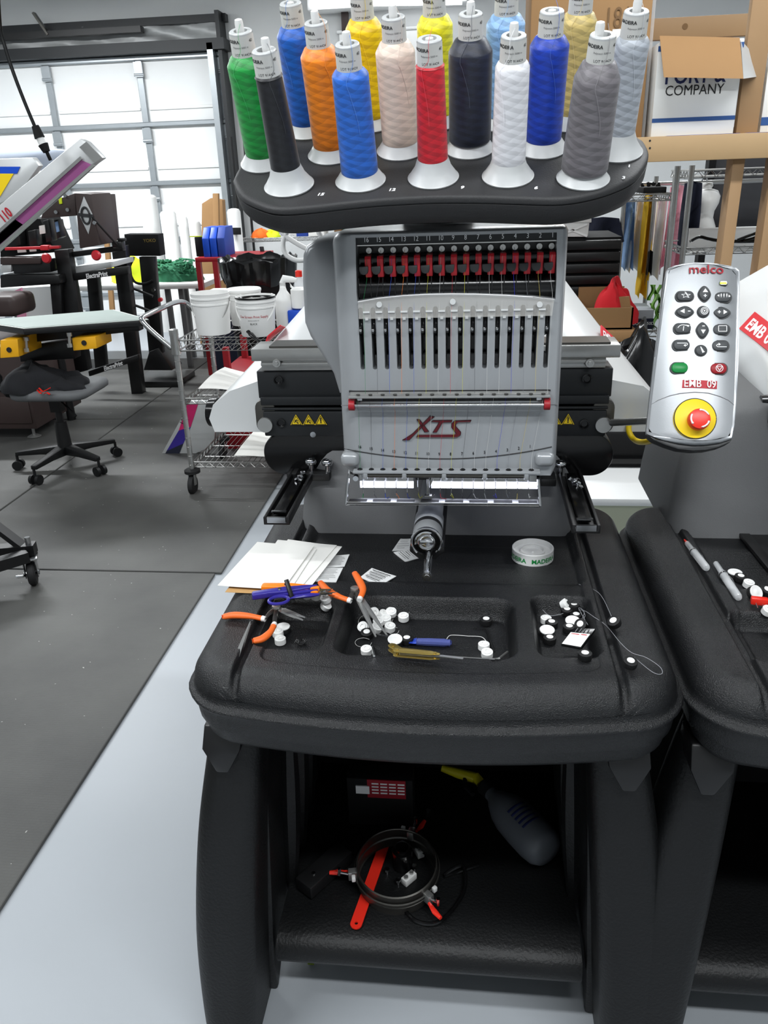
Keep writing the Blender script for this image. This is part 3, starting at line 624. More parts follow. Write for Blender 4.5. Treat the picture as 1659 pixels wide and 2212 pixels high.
for x in (p0.x + .004, p1.x - .004):
    bm = nb(); cyl(bm, (x - .005, YH - .017, zr(869)), (x + .005, YH - .017, zr(869)), .0085, seg=18); box(bm, x - .005, x + .005, YH - .02, YH, zr(872), zr(854)); fin(bm, 'red_end', 'red_dark', bar_, bevel=.001)
    bm = nb(); sx = .012 if x < 0 else -.012; cyl(bm, (x + sx, YH - .003, zr(860)), (x + sx, YH - .007, zr(860)), .0042, seg=14); fin(bm, 'bar_screw', 'chrome', bar_)
for i in range(16):
    bm = nb(); x = A(776 + 396 * i / 15, 848, YH).x; lathe(bm, [(.0012, .0005), (.0032, .0005), (.0034, -.0006), (.0012, -.0006)], 12, Matrix.Translation((x, YH - .016, zr(847.5) + .0012))); fin(bm, 'guide_eye', 'steel_dark', bar_)
fin(box(nb(), xl + .004, xr - .004, YH - .0008, YH + .002, zr(875.5), zr(874.3)), 'seam', 'ink_grey', head)
# logo
def LG(pts, k=1.0): return [H(700 + x / 3.072, 780 + y / 3.072) for x, y in pts]
strokes = [[(520, 523), (566, 521), (616, 470), (660, 428), (733, 367), (703, 364), (640, 428), (590, 478)], [(616, 384), (634, 386), (696, 466), (668, 470)],
           [(712, 400), (724, 392), (851, 390), (846, 403), (786, 405), (748, 470), (722, 472), (764, 405)],
           [(978, 390), (970, 402), (892, 404), (874, 416), (874, 432), (908, 470), (904, 490), (882, 504), (612, 504), (622, 487), (868, 484), (876, 476), (846, 436), (848, 412), (868, 394)]]
for k, st in enumerate(strokes):
    pts = LG(st); cx_ = sum(p[0] for p in pts) / len(pts); 
    bm = nb(); prism(bm, [V((x, YH - .0022, z)) for x, z in pts], (0, .003, 0)); lo = fin(bm, 'logo_stroke', 'maroon', head, smooth=0, bevel=.0004, bseg=1)
    bm = nb(); tube(bm, [V((x, YH - .0018, z)) for x, z in pts], .0007, 5, closed=True); fin(bm, 'logo_outline', 'logo_dark', lo)
# lower numbers, curved seam, bottom ledge
def arc_py(px): u = (px - 958) / 200.0; return 991 - 19 * u * u
bm = nb(); tube(bm, [V((H(px, arc_py(px))[0], YH - .0004, H(px, arc_py(px))[1])) for px in range(742, 1197, 10)], .0009, 6); fin(bm, 'curved_seam', 'ink', head)
for i in range(16):
    px = 777 + 368 * i / 15; x, z = H(px, arc_py(px) - 10); txt(str(16 - i), 'ink', head, V((x, YH - .0006, z)), RX, UZ, .0075, 0, 'needle_number', sx=.8)
for px in (757, 1176):
    (x, z), = [H(px, 991)]; bm = nb(); box(bm, x - .016, x + .016, YH - .012, YH + .02, z - .012, z + .012); fin(bm, 'corner_boss', 'silver', head, bevel=.009, bseg=4)
pl0, pl1 = A(765, 1008, YH), A(1166, 1008, YH)
bm = nb(); box(bm, pl0.x, pl1.x, YH - .02, YH + .01, zr(1016), zr(1011)); ledge = fin(bm, 'eyelet_ledge', 'silver', head, bevel=.0012)
for i in range(16):
    x = A(779 + 368 * i / 15, 1008, YH).x
    if i == 0: bm = nb(); lathe(bm, [(.002, -.0002), (.002, .0014), (.0034, .0016), (.0046, .0004), (.0046, -.0006)], 14, Matrix.Translation((x, YH - .009, zr(1011) + .0002))); ey = fin(bm, 'black_eyelet', 'black_gloss', ledge); ex = x
    else: clone(ey, ledge, V((x - ex, 0, 0)))
    # lower thread from bar over the face to the eyelet
    xs_ = A(776 + 396 * i / 15, 848, YH).x; bm = nb(); tube(bm, [(xs_, YH - .016, zr(846)), (xs_ - .0015, YH - .0205, zr(869)), (xs_ - .002, YH - .003, zr(890)), (x, YH - .002, zr(990)), (x, YH - .009, zr(1009))], .0002, 5); fin(bm, 'lower_thread', THC[i], head)
bm = nb(); cyl(bm, (A(797, 1018, YH).x, YH - .013, zr(1021)), (A(1130, 1018, YH).x, YH - .013, zr(1021)), .0048, seg=14); fin(bm, 'oil_tube', 'steel_dark', ledge)
for px in (792, 875, 960, 1047, 1136):
    x = A(px, 1018, YH).x; bm = nb(); box(bm, x - .004, x + .004, YH - .02, YH, zr(1028), zr(1013)); fin(bm, 'tube_clip', 'silver', ledge, bevel=.002)
# lamp bar under the head
zl0, zl1 = zr(1062), zr(1029)
x0, x1 = A(757, 1045, 1.33).x, A(1172, 1045, 1.33).x
bm = nb(); prism(bm, [V((x0, y, z)) for y, z in ((1.335, zl1 + .012), (1.335, zl0 + .012), (1.35, zl0 + .004), (1.39, zl0 + .004), (1.39, zl1 + .012))], (x1 - x0, 0, 0)); lamp = fin(bm, 'lamp_bar', 'black_metal', head)
for a, b in ((778, 893), (932, 1162)):
    xa, xb = A(a, 1045, 1.333).x, A(b, 1045, 1.333).x; z_ = (A(920, 1054, 1.333).z, A(920, 1041, 1.333).z)
    fin(box(nb(), xa, xb, 1.3325, 1.336, z_[0], z_[1]), 'led_strip', 'led', lamp); fin(box(nb(), xa, xb, 1.333, 1.336, z_[1] + .001, z_[1] + .013), 'reflector', 'steel', lamp)
for px, py in ((768, 1034), (962, 1033)):
    p = A(px, py, 1.325); bm = nb(); cyl(bm, p, p + V((0, .01, 0)), .005, seg=16); fin(bm, 'lamp_screw', 'chrome', lamp)
fin(box(nb(), A(898, 1045, 1.33).x, A(928, 1045, 1.33).x, 1.325, 1.338, zl0 + .004, zl1 + .01), 'foot_block', 'black_metal', lamp)
for i in range(16):
    a = A(784 + 356 * i / 15, 1030, 1.325); b = A(785 + 356 * i / 15, 1072, 1.325); a.x = b.x
    bm = nb(); cyl(bm, a + V((0, 0, .02)), a, .0016, .0012, 8); cyl(bm, a, b + V((0, 0, .004)), .0009, .0008, 8); cyl(bm, b + V((0, 0, .004)), b, .0008, .0002, 8); ne = fin(bm, 'needle', 'chrome', head)
    tail = [(b.x, 1.3235, b.z + .006), (b.x + rnd.uniform(-.002, .006), 1.319, b.z - .001), (b.x + rnd.uniform(-.004, .012), 1.316, b.z + rnd.uniform(-.004, .012))]
    if i in (9, 11): tail = [(b.x, 1.3235, b.z + .006), (b.x + .004, 1.318, b.z - .006), (b.x + (.018 if i == 9 else .006), 1.316, b.z + (.012 if i == 9 else -.016))]
    bm = nb(); tube(bm, smooth_path(tail, 4), .0006, 5); fin(bm, 'thread_tail', THC[i], ne)
# presser foot
p = A(925, 1068, 1.32); bm = nb(); cyl(bm, p + V((0, 0, .03)), p, .0025, seg=10); obox(bm, p + V((0, 0, -.002)), .013, .012, .003); obox(bm, p + V((.008, .004, .03)), .005, .004, .035, Matrix.Rotation(.4, 3, 'Y')); fin(bm, 'presser_foot', 'steel', head, bevel=.0006)
# wire guard below the needles
g = [A(752, 1034, 1.31), A(747, 1087, 1.3), A(1167, 1095, 1.3), A(1163, 1036, 1.31)]
zg = (g[1].z + g[2].z) / 2; g[1].z = g[2].z = zg
bm = nb(); tube(bm, [g[0] + V((0, .03, .01)), g[0], g[1]], .0026, 8); tube(bm, [g[3] + V((0, .03, .01)), g[3], g[2]], .0026, 8); tube(bm, [g[1], g[2]], .0024, 8); guard = fin(bm, 'needle_guard', 'chrome', head)
bm = nb(); box(bm, g[1].x, g[2].x, 1.299, 1.318, zg + .003, zg + .0048); fin(bm, 'guard_plate', 'steel', guard)
for i in range(8):
    x = g[1].x + (g[2].x - g[1].x) * (i + .5) / 8; fin(box(nb(), x - .016, x + .016, 1.302, 1.312, zg + .0046, zg + .0054), 'guard_slit', 'ink', guard)
# lower arm with rotary hook
c = A(922, 1166, 1.262); r = .0265
bm = nb(); lathe(bm, [(r * .96, -.004), (r, 0), (r, .03), (r * .97, .032), (r * .97, .044), (r, .046), (r, .09), (r * .9, .1), (r * .9, .32)], 36, Matrix.Translation((c.x, c.y, c.z)) @ Matrix.Rotation(radians(-90), 4, 'X')); arm = fin(bm, 'hook_arm', 'silver', mach, smooth=40)
bm = nb(); lathe(bm, [(r * .985, .031), (r * .985, .045)], 36, Matrix.Translation((c.x, c.y, c.z)) @ Matrix.Rotation(radians(-90), 4, 'X')); fin(bm, 'hook_band', 'black_metal', arm)
MR = lambda y: Matrix.Translation((c.x, c.y + y, c.z)) @ Matrix.Rotation(radians(90), 4, 'X')
bm = nb(); lathe(bm, [(r * .98, 0), (r * .98, .008), (r * .86, .009), (r * .84, .003), (.002, .003)], 36, MR(-.001)); fin(bm, 'hook_ring', 'black_gloss', arm)
bm = nb(); pts = [(r * .8 * cos(a), r * .8 * sin(a)) for a in [radians(62 + 10 * k) for k in range(14)]] + [(r * .56 * cos(a), r * .56 * sin(a)) for a in [radians(192 - 10 * k) for k in range(14)]]
prism(bm, [V((c.x + x, c.y - .012, c.z + z)) for x, z in pts], (0, .008, 0)); fin(bm, 'hook_blade', 'chrome', arm, bevel=.001)
bm = nb(); lathe(bm, [(.0155, 0), (.0155, .008), (.013, .0095), (.011, .008), (.0035, .008), (.003, .0105), (.0015, .0105), (.0012, .0085)], 28, MR(-.003)); box(bm, c.x - .011, c.x + .011, c.y - .0135, c.y - .009, c.z - .004, c.z + .004); fin(bm, 'bobbin_case', 'chrome', arm, bevel=.0005)
bm = nb(); tube(bm, [V((c.x + r * .98 * cos(a), c.y - .009, c.z + r * .98 * sin(a))) for a in [radians(-50 + 14 * k) for k in range(21)]], .0022, 8); fin(bm, 'hook_rim', 'chrome', arm)
bm = nb(); prism(bm, [V((c.x + x, c.y - .004, c.z + z)) for x, z in ((-.03, -.012), (.03, -.012), (.03, -.022), (.014, -.036), (-.014, -.036), (-.03, -.022))], (0, .2, 0)); fin(bm, 'arm_bracket', 'black_metal', arm, bevel=.002)
a = A(922, 1247, 1.17); b = V((a.x, 1.3, A(922, 1205, 1.3).z)); b.z = a.z + .004
bm = nb(); cyl(bm, a + V((0, .008, 0)), b, .0072, seg=18); cyl(bm, a, a + V((0, .01, 0)), .0078, .0078, 6); cyl(bm, a + V((0, -.0015, 0)), a, .0045, .005, 14); fin(bm, 'chrome_peg', 'chrome', arm)
fin(box(nb(), a.x - .012, a.x + .012, 1.26, 1.32, a.z - .012, c.z - .02), 'peg_mount', 'black_metal', arm, bevel=.002)
# ---- thread tray, tilted towards the operator, with pins; the cones are things of their own
TILT = radians(25); TP = A(936, 385, 1.25); TU = V((0, cos(TILT), sin(TILT))); TN = V((0, -sin(TILT), cos(TILT)))
def onT(px, py): p = ONP(px, py, TP, TN); return ((p - TP).x, (p - TP).dot(TU))
def TT(a, b, h=0): return TP + RX * a + TU * b + TN * h
of = [(502, 385), (520, 420), (567, 443), (607, 450), (670, 446), (740, 438), (800, 432), (856, 428), (940, 424), (1040, 424), (1142, 427), (1200, 428), (1250, 423), (1302, 411), (1345, 395), (1374, 378), (1396, 350), (1402, 326), (1392, 303), (1374, 289)]
fr_ = [onT(*q) for q in of]; dmax = max(b for a, b in [onT(803, 268), onT(1230, 266)]) + .05
ol = fr_ + [(fr_[-1][0] - .03, dmax - .02), (fr_[-1][0] - .07, dmax), (fr_[0][0] + .1, dmax), (fr_[0][0] + .04, dmax - .03), (fr_[0][0] + .005, fr_[0][1] + .07)]
ol = [(p.x, p.y) for p in smooth_path([V((a, b, 0)) for a, b in ol + ol[:1]], 4)][:-1]
bm = nb(); rings = []
cxT = sum(a for a, b in ol) / len(ol); cyT = sum(b for a, b in ol) / len(ol)
def ins(k): return [(a + (cxT - a) * k * .6 / max(abs(cxT - a), .05) * abs(cxT - a) / .3, b + (cyT - b) * k * .6 / .1) for a, b in ol]
for k, h in ((.012, 0), (.004, -.0015), (0, -.005), (0, -.009), (.004, -.0095), (.004, -.0115), (0, -.012), (.002, -.03), (.014, -.043), (.03, -.046)): rings.append([TT(a, b, h) for a, b in ins(k)])
loft(bm, rings); tray = fin(bm, 'thread_tray', mat('tray_black', (46, 46, 47), .55, bump=.2, bscale=400), mach, smooth=50)
tray['label'] = 'black tilted thread tray with numbered pins'
fin(box(nb(), -.12, .0, 1.42, 1.5, 1.4, TT(0, .17, -.04).z), 'tray_post', 'black_metal', mach, bevel=.01)
fin(prism(nb(), [TT(-.12, .1, -.044), TT(.0, .1, -.044), TT(.0, .24, -.044), TT(-.12, .24, -.044)], -TN * .02), 'tray_bracket', 'black_metal', mach)
for s, px, py in (('15', 692, 421), ('12', 846, 411), ('9', 998, 406), ('6', 1157, 407), ('3', 1346, 385), ('1', 1358, 360)):
    a, b = onT(px, py); txt(s, 'ink_white', tray, TT(a, b, .0006), RX, TU, .0105, .03, 'tray_number', shear=.2)
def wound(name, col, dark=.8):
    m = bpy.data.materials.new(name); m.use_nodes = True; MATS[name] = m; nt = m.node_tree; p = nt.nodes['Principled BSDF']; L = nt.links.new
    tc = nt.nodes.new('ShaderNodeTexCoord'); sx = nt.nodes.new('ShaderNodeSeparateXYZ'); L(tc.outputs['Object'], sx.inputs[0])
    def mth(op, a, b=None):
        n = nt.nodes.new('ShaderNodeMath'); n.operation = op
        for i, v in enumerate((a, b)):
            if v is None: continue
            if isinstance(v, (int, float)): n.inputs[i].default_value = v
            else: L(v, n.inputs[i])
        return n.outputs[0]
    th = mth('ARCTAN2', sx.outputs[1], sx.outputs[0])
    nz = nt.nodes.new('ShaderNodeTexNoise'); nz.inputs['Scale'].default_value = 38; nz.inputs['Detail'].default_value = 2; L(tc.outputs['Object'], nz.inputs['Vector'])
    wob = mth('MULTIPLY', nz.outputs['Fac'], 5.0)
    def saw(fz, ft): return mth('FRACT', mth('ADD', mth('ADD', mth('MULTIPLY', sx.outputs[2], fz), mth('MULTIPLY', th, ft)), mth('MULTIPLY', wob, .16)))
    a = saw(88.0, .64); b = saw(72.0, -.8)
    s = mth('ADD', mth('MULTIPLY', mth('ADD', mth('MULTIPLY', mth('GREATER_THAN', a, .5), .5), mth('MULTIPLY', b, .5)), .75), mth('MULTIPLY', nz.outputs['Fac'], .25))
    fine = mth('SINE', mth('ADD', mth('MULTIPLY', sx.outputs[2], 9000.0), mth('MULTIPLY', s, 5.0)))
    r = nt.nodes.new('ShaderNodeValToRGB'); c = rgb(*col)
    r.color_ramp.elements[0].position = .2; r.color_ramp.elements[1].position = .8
    r.color_ramp.elements[0].color = tuple(v * dark for v in c[:3]) + (1,); r.color_ramp.elements[1].color = tuple(min(1, v * 1.12) for v in c[:3]) + (1,)  # sheen of the crossed winding painted in as darker and lighter colour
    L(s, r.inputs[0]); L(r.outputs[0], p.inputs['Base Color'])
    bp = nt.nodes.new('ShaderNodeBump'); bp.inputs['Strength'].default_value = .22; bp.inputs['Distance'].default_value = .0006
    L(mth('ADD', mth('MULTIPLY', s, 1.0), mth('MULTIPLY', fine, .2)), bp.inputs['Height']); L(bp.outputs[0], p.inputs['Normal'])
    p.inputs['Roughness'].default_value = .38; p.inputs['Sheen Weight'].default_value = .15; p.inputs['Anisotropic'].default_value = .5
LC = .182                                                 # cone height from tray to tube mouth
def bent(s, size, r, z, ang, m, parent, name='label_print', bold=0.0):
    bm = text_bm(s, size, .0, bold)
    for v in bm.verts:
        a = -pi / 2 + ang + v.co.x / r; rr = r + .0002; v.co = V((rr * cos(a), rr * sin(a), z + v.co.y))
    return fin(bm, name, m, parent, smooth=0, rec=False)
# number, label colour, colour, base pixel, bottom and top radius (m), shoulder height (m), lean
CONES = [
 (16, 'green', (24, 150, 62), (572, 352), .0265, .0275, .012), (15, 'black', (24, 25, 30), (625, 402), .0218, .0178, .002), (14, 'medium blue', (20, 92, 190), (666, 283), .027, .027, .012),
 (13, 'orange', (250, 134, 22), (717, 335), .0265, .0275, .012), (12, 'cornflower blue', (40, 106, 206), (779, 392), .0268, .0245, .007), (11, 'golden yellow', (252, 206, 6), (803, 268), .0275, .0275, .012),
 (10, 'pale beige', (226, 206, 190), (866, 326), .0272, .0278, .013), (9, 'red', (206, 28, 44), (936, 385), .0218, .0186, .001), (8, 'lemon yellow', (242, 232, 30), (944, 264), .0265, .0265, .012),
 (7, 'dark navy', (28, 34, 52), (1015, 323), .031, .0305, .016), (6, 'white', (236, 236, 240), (1097, 382), .0236, .0222, .006), (5, 'light blue', (140, 182, 226), (1085, 266), .028, .028, .012),
 (4, 'royal blue', (18, 60, 176), (1171, 322), .0268, .0265, .011), (3, 'dark grey', (116, 112, 116), (1259, 387), .0318, .0292, .019), (2, 'pale gold', (214, 190, 118), (1230, 266), .0255, .025, .01), (1, 'silver grey', (178, 184, 192), (1332, 329), .0215, .0225, .006)]
POS = {16: 'behind the black cone at the left end of the tray', 15: 'leaning in the front left corner of the tray', 14: 'at the left of the back row', 13: 'in the middle row, third from the left end', 12: 'in the front row between black and red', 11: 'in the back row behind the beige cone', 10: 'in the middle row between orange and dark navy', 9: 'in the centre of the front row', 8: 'in the back row behind the red cone', 7: 'in the middle row behind the white cone', 6: 'in the front row between red and grey', 5: 'in the back row right of the lemon one', 4: 'in the middle row beside the grey cone', 3: 'at the right of the front row', 2: 'in the back row behind the royal blue cone', 1: 'at the far right end of the tray'}
base_bm = nb(); lathe(base_bm, [(.0365, 0), (.037, .0018), (.0355, .003), (.0285, .013), (.0262, .0165), (.0215, .03), (.0185, .06), (.0165, .16), (.0158, LC - .001), (.0148, LC), (.0095, LC), (.009, LC - .03)], 40)
first = {}
Rt = Matrix.Rotation(TILT, 4, 'X')
for num, cn, col, (px, py), rb_, rt_, shl in CONES:
    a, b = onT(px, py); t = thing('thread_cone', f'{cn} thread cone {POS[num]}', 'thread cone', (0, 0, 0), 'embroidery thread cones on the tray')
    if not first:
        first['base'] = fin(base_bm, 'plastic_cone', mat('cone_grey', (196, 198, 198), .35), t)
        lb = nb(); lathe(lb, [(.0171, LC - .034), (.0164, LC - .003)], 32, cap=False); first['lab'] = fin(lb, 'paper_label', mat('label_paper', (206, 206, 202), .6), t)
        first['t1'] = bent('MADEIRA', .0058, .0167, LC - .0095, -.75, 'ink', first['lab'], bold=.02); first['t2'] = bent('LOT 914424', .0046, .0168, LC - .0255, .1, 'ink', first['lab']); first['t3'] = bent('Polyneon 5000 m', .0032, .0167, LC - .0165, .0, 'ink_grey', first['lab'])
        first['t4'] = bent('40', .0056, .0167, LC - .0095, 1.0, 'ink', first['lab'])
    else:
        c_ = clone(first['base'], t); l_ = clone(first['lab'], t); ORG[l_] = V((0, 0, 0))
        for k in ('t1', 't2', 't3', 't4'): clone(first[k], l_)
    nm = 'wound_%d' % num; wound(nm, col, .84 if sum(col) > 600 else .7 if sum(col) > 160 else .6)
    z0 = .02 if rb_ < .025 else .0145; z1 = LC - .031
    prof = [(rb_ - .004, z0 - .001), (rb_ - .001, z0), (rb_, z0 + .002)] + [(rb_ + (rt_ - rb_) * k / 10, z0 + .002 + (z1 - shl - z0 - .002) * k / 10) for k in range(1, 11)]
    prof += [(rt_ - .001, z1 - shl + .002), (.019 + .25 * max(rt_ - .02, 0), z1 - .001), (.0172, z1 + .0015)]
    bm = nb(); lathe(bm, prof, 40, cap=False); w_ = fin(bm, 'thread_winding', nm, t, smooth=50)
    # a loose thread end running up the cone
    ph = -pi / 2 + rnd.uniform(-.7, .7); bm = nb()
    pts = [V(((rb_ + .0006 + (rt_ - rb_) * k / 8) * cos(ph + .25 * sin(k * .5)), (rb_ + .0006 + (rt_ - rb_) * k / 8) * sin(ph + .25 * sin(k * .5)), z0 + .02 + (z1 - shl - z0 - .02) * k / 8)) for k in range(3, 9)] + [V((.0178 * cos(ph + .3), .0178 * sin(ph + .3), z1 + .01)), V((.0168 * cos(ph + .35), .0168 * sin(ph + .35), LC)), V((.004, 0, LC + .012))]
    mat('loose_%d' % num, tuple(min(255, int(v * .8 + 60)) for v in col), .5); tube(bm, smooth_path(pts, 3), .00025, 4); fin(bm, 'loose_thread', 'loose_%d' % num, t)
    lean = Matrix.Rotation(radians({15: -1.2, 3: 1.5}.get(num, 0)), 4, 'Y')
    t.matrix_basis = Matrix.Translation(TT(a, b, .0005)) @ Rt @ lean
    # pin of the tray with its white cap
    hp = LC + (.006 if num not in (14, 11, 8, 5, 2, 9, 4) else -.007)
    bm = nb(); cyl(bm, TT(a, b, .002), TT(a, b, hp - .008), .0048, seg=12); pn = fin(bm, 'pin', 'steel_dark', tray)
    bm = nb(); lathe(bm, [(.0056, hp - .012), (.0058, hp + .004), (.005, hp + .008), (.002, hp + .009)], 16, Matrix.Translation(TT(a, b)) @ Rt); fin(bm, 'pin_cap', 'white_plastic', tray)
# white tubing from the tray to the head
for pts, y in ((((596, 480), (612, 505), (640, 525), (668, 540)), 1.5), (((628, 485), (612, 520), (617, 548), (640, 562), (668, 560)), 1.5), (((684, 488), (690, 505), (702, 525)), 1.5), (((905, 488), (925, 506), (950, 512), (985, 492)), 1.45), (((1150, 488), (1140, 505), (1120, 515)), 1.5)):
    bm = nb(); tube(bm, smooth_path([A(px, py, y) for px, py in pts], 6), .0045, 10); fin(bm, 'thread_tubing', 'milky', mach)
# ------------------------------------------------------------------ control pad
PL = radians(30); PP = A(1503, 770, 1.25); PU = V((0, sin(PL), cos(PL))); PNn = V((0, -cos(PL), sin(PL)))
PR = RX.copy()
def onPd(px, py): p = ONP(px, py, PP, PNn); return ((p - PP).x, (p - PP).dot(PU))
def PT(a, b, h=0): return PP + PR * a + PU * b + PNn * h
def zp(x, y): return onPd(1380 + x / 5.029, 540 + y / 5.029)          # from the close-up crop
pad = thing('control_pad', 'silver control pad with grey buttons and a red emergency stop on yellow', 'control pad', tuple(PP))
out = [(310, 200), (330, 178), (400, 150), (500, 128), (610, 118), (740, 118), (880, 130), (1000, 150), (1075, 172), (1108, 205), (1112, 400), (1105, 900), (1095, 1300), (1080, 1640), (1060, 1900), (1030, 2045), (900, 2088), (740, 2112), (600, 2115), (440, 2095), (280, 2060), (150, 2015), (92, 1990), (88, 1950), (120, 1650), (180, 1150), (250, 600), (290, 300)]
ol2 = [zp(*q) for q in out]; ca = sum(a for a, b in ol2) / len(ol2); cb = sum(b for a, b in ol2) / len(ol2)
def pscale(k, kb=None): kb = k if kb is None else kb; return [(ca + (a - ca) * k, cb + (b - cb) * kb) for a, b in ol2]
def crown(a): return -.010 * ((a - ca) / .062) ** 2
bm = nb(); rings = [[PT(a, b, -.034) for a, b in pscale(.86, .93)], [PT(a, b, -.02) for a, b in pscale(.97, .985)], [PT(a, b, -.012) for a, b in pscale(1.0)], [PT(a, b, -.006) for a, b in pscale(.995, .997)], [PT(a, b, -.001 + crown(a) * .5) for a, b in pscale(.97, .985)], [PT(a, b, .001 + crown(a)) for a, b in pscale(.93, .965)]]
loft(bm, rings, True, False)
# face filled as strips so that it stays gently crowned
ring = pscale(.93, .965); nA = 16; nB = 40; bs = [b for a, b in ring]; b0, b1 = min(bs), max(bs)
fin(bm, 'shell', 'silver', pad, smooth=50)
def pspan(b):
    xs = []
    for (a1, y1), (a2, y2) in zip(ring, ring[1:] + ring[:1]):
        if (y1 - b) * (y2 - b) <= 0 and y1 != y2: xs.append(a1 + (a2 - a1) * (b - y1) / (y2 - y1))
    return (min(xs), max(xs)) if len(xs) > 1 else (ca, ca)
bm = nb()
def pf(u, v):
    b = b0 + (b1 - b0) * (.004 + .992 * v); x0, x1 = pspan(b); a = x0 + (x1 - x0) * u; return PT(a, b, .0012 + crown(a))
gridf(bm, nA, nB, pf); fin(bm, 'face', 'silver', pad, smooth=60)
arc = [(112, 1665), (200, 1620), (320, 1580), (440, 1558), (600, 1548), (760, 1556), (900, 1590), (1000, 1625), (1082, 1680)]
pc = [zp(*q) for q in arc]; bm = nb(); tube(bm, [PT(ca + (a - ca) * .95, b, .0014 + crown(a) * .95) for a, b in pc], .0007, 6); fin(bm, 'seam', 'ink_grey', pad)
lowlip = [(110, 2000), (200, 2045), (440, 2102), (600, 2122), (740, 2118), (900, 2094), (1025, 2050), (1000, 2085), (880, 2135), (740, 2165), (600, 2172), (440, 2155), (300, 2110), (170, 2055)]
bm = nb(); prism(bm, [PT(*zp(*q), -.006) for q in lowlip], -PNn * .022); fin(bm, 'lower_lip', 'button_rim', pad, bevel=.002)
def hh(a): return .0012 + crown(a)
def pill(cx, cy, w_, h_): return [(cx + x, cy + y) for x, y in rring(-w_ / 2, w_ / 2, -h_ / 2, h_ / 2, h_ / 2 - 2, 7)]
def drop(cx, cy, w_, h_, ang):
    o = []
    for k in range(28):
        t = 2 * pi * k / 28; y = -cos(t); r = sin(t) * (1 - .35 * (y if y > 0 else 0) * abs(y)) ; yy = y * h_ / 2
        if y < 0: r *= (1 + .25 * y)
        x = r * w_ / 2; c_, s_ = cos(ang), sin(ang); o.append((cx + x * c_ - yy * s_, cy + x * s_ + yy * c_))
    return o
def button(pts, m, name='button', lift=.004):
    c_ = (sum(x for x, y in pts) / len(pts), sum(y for x, y in pts) / len(pts)); q = [zp(*p) for p in pts]; a0, b0_ = zp(*c_); h0 = hh(a0)
    sc_ = lambda k: [(a0 + (a - a0) * k, b0_ + (b - b0_) * k) for a, b in q]
    bm = nb(); loft(bm, [[PT(a, b, h0 - .003) for a, b in sc_(1.07)], [PT(a, b, h0 + .0008) for a, b in sc_(1.07)], [PT(a, b, h0 + .0008) for a, b in sc_(.98)]]); fin(bm, 'button_well', 'button_rim', pad, smooth=30)
    bm = nb(); loft(bm, [[PT(a, b, h0) for a, b in sc_(.93)], [PT(a, b, h0 + lift - .001) for a, b in sc_(.88)], [PT(a, b, h0 + lift) for a, b in sc_(.78)]]); o = fin(bm, name, m, pad, smooth=50)
    return o, h0 + lift
def sym(btn, h, polys, lines=(), wd=7, m='ink_white'):
    bm = nb()
    for pl in polys: prism(bm, [PT(*zp(*p), h + .0001) for p in pl], PNn * .0004)
    for ln in lines:
        for p, q in zip(ln, ln[1:]):
            a, b = PT(*zp(*p), h + .0003), PT(*zp(*q), h + .0003); bar(bm, a, b, wd * .00013, .0004, PNn)
    fin(bm, 'symbol', m, btn, smooth=0)
def ring_l(cx, cy, rx, ry=None, n=20, a0=0, a1=360): ry = ry or rx; return [(cx + rx * cos(radians(a0 + (a1 - a0) * k / n)), cy + ry * sin(radians(a0 + (a1 - a0) * k / n))) for k in range(n + 1)]
def rect(cx, cy, w_, h_): return [(cx - w_ / 2, cy - h_ / 2), (cx + w_ / 2, cy - h_ / 2), (cx + w_ / 2, cy + h_ / 2), (cx - w_ / 2, cy + h_ / 2)]
o, h = button(pill(495, 508, 195, 112), 'button_grey'); star = [(503 + r * cos(radians(-90 + 36 * k)) * 1.3, 505 + r * sin(radians(-90 + 36 * k)) * .8) for k, r in [(k, 40 if k % 2 == 0 else 18) for k in range(10)]]; sym(o, h, [[(486, 468), (500, 468), (540, 530), (530, 532)]], [star + star[:1]], 5)
o, h = button(drop(707, 485, 140, 170, 0), 'button_grey'); sym(o, h, [[(712, 430), (742, 472), (684, 472)], rect(711, 509, 34, 9), rect(711, 509, 10, 32)])
o, h = button(pill(914, 510, 195, 112), 'button_grey'); sym(o, h, [[(848, 498), (872, 484), (872, 512)], [(994, 504), (972, 490), (972, 518)]] + [[(x, 472), (x + 7, 490), (x, 522), (x - 7, 490)] for x in (892, 922, 953)])
o, h = button(drop(495, 680, 130, 195, -pi / 2), 'button_grey'); sym(o, h, [[(440, 676), (488, 650), (488, 700)], rect(538, 676, 28, 9)])
o, h = button(ring_l(695, 678, 66, 62)[:-1], 'button_grey'); sym(o, h, [ring_l(703, 674, 9)[:-1]], [ring_l(703, 674, 24), ring_l(703, 674, 38)], 7)
o, h = button(drop(900, 680, 130, 195, pi / 2), 'button_grey'); sym(o, h, [[(958, 678), (916, 652), (916, 702)], rect(870, 676, 32, 9), rect(870, 676, 9, 32)])
o, h = button(pill(474, 857, 195, 115), 'button_grey'); sym(o, h, [[(498, 822), (540, 828), (536, 846), (515, 840)]], [ring_l(472, 880, 62, 56, 14, 205, 300), [(480, 838), (474, 888)]], 8)
o, h = button(drop(685, 880, 138, 172, pi), 'button_grey'); sym(o, h, [[(688, 922), (716, 878), (664, 878)], rect(692, 838, 28, 9)])
o, h = button(pill(895, 862, 195, 115), 'button_grey'); sym(o, h, [], [[(862, 828), (950, 828), (950, 888), (862, 888), (862, 828)]], 7)
o, h = button(pill(462, 1037, 195, 115), 'button_grey'); sym(o, h, [[(478, 1045), (500, 1030), (500, 1060)]], [[(408, 1021), (512, 1021), (522, 1032), (512, 1045), (494, 1045)]], 7)
o, h = button(ring_l(670, 1098, 66, 60)[:-1], 'button_grey'); sym(o, h, [[(655, 1062), (665, 1062), (696, 1112), (708, 1118), (680, 1130)]], [], 5)
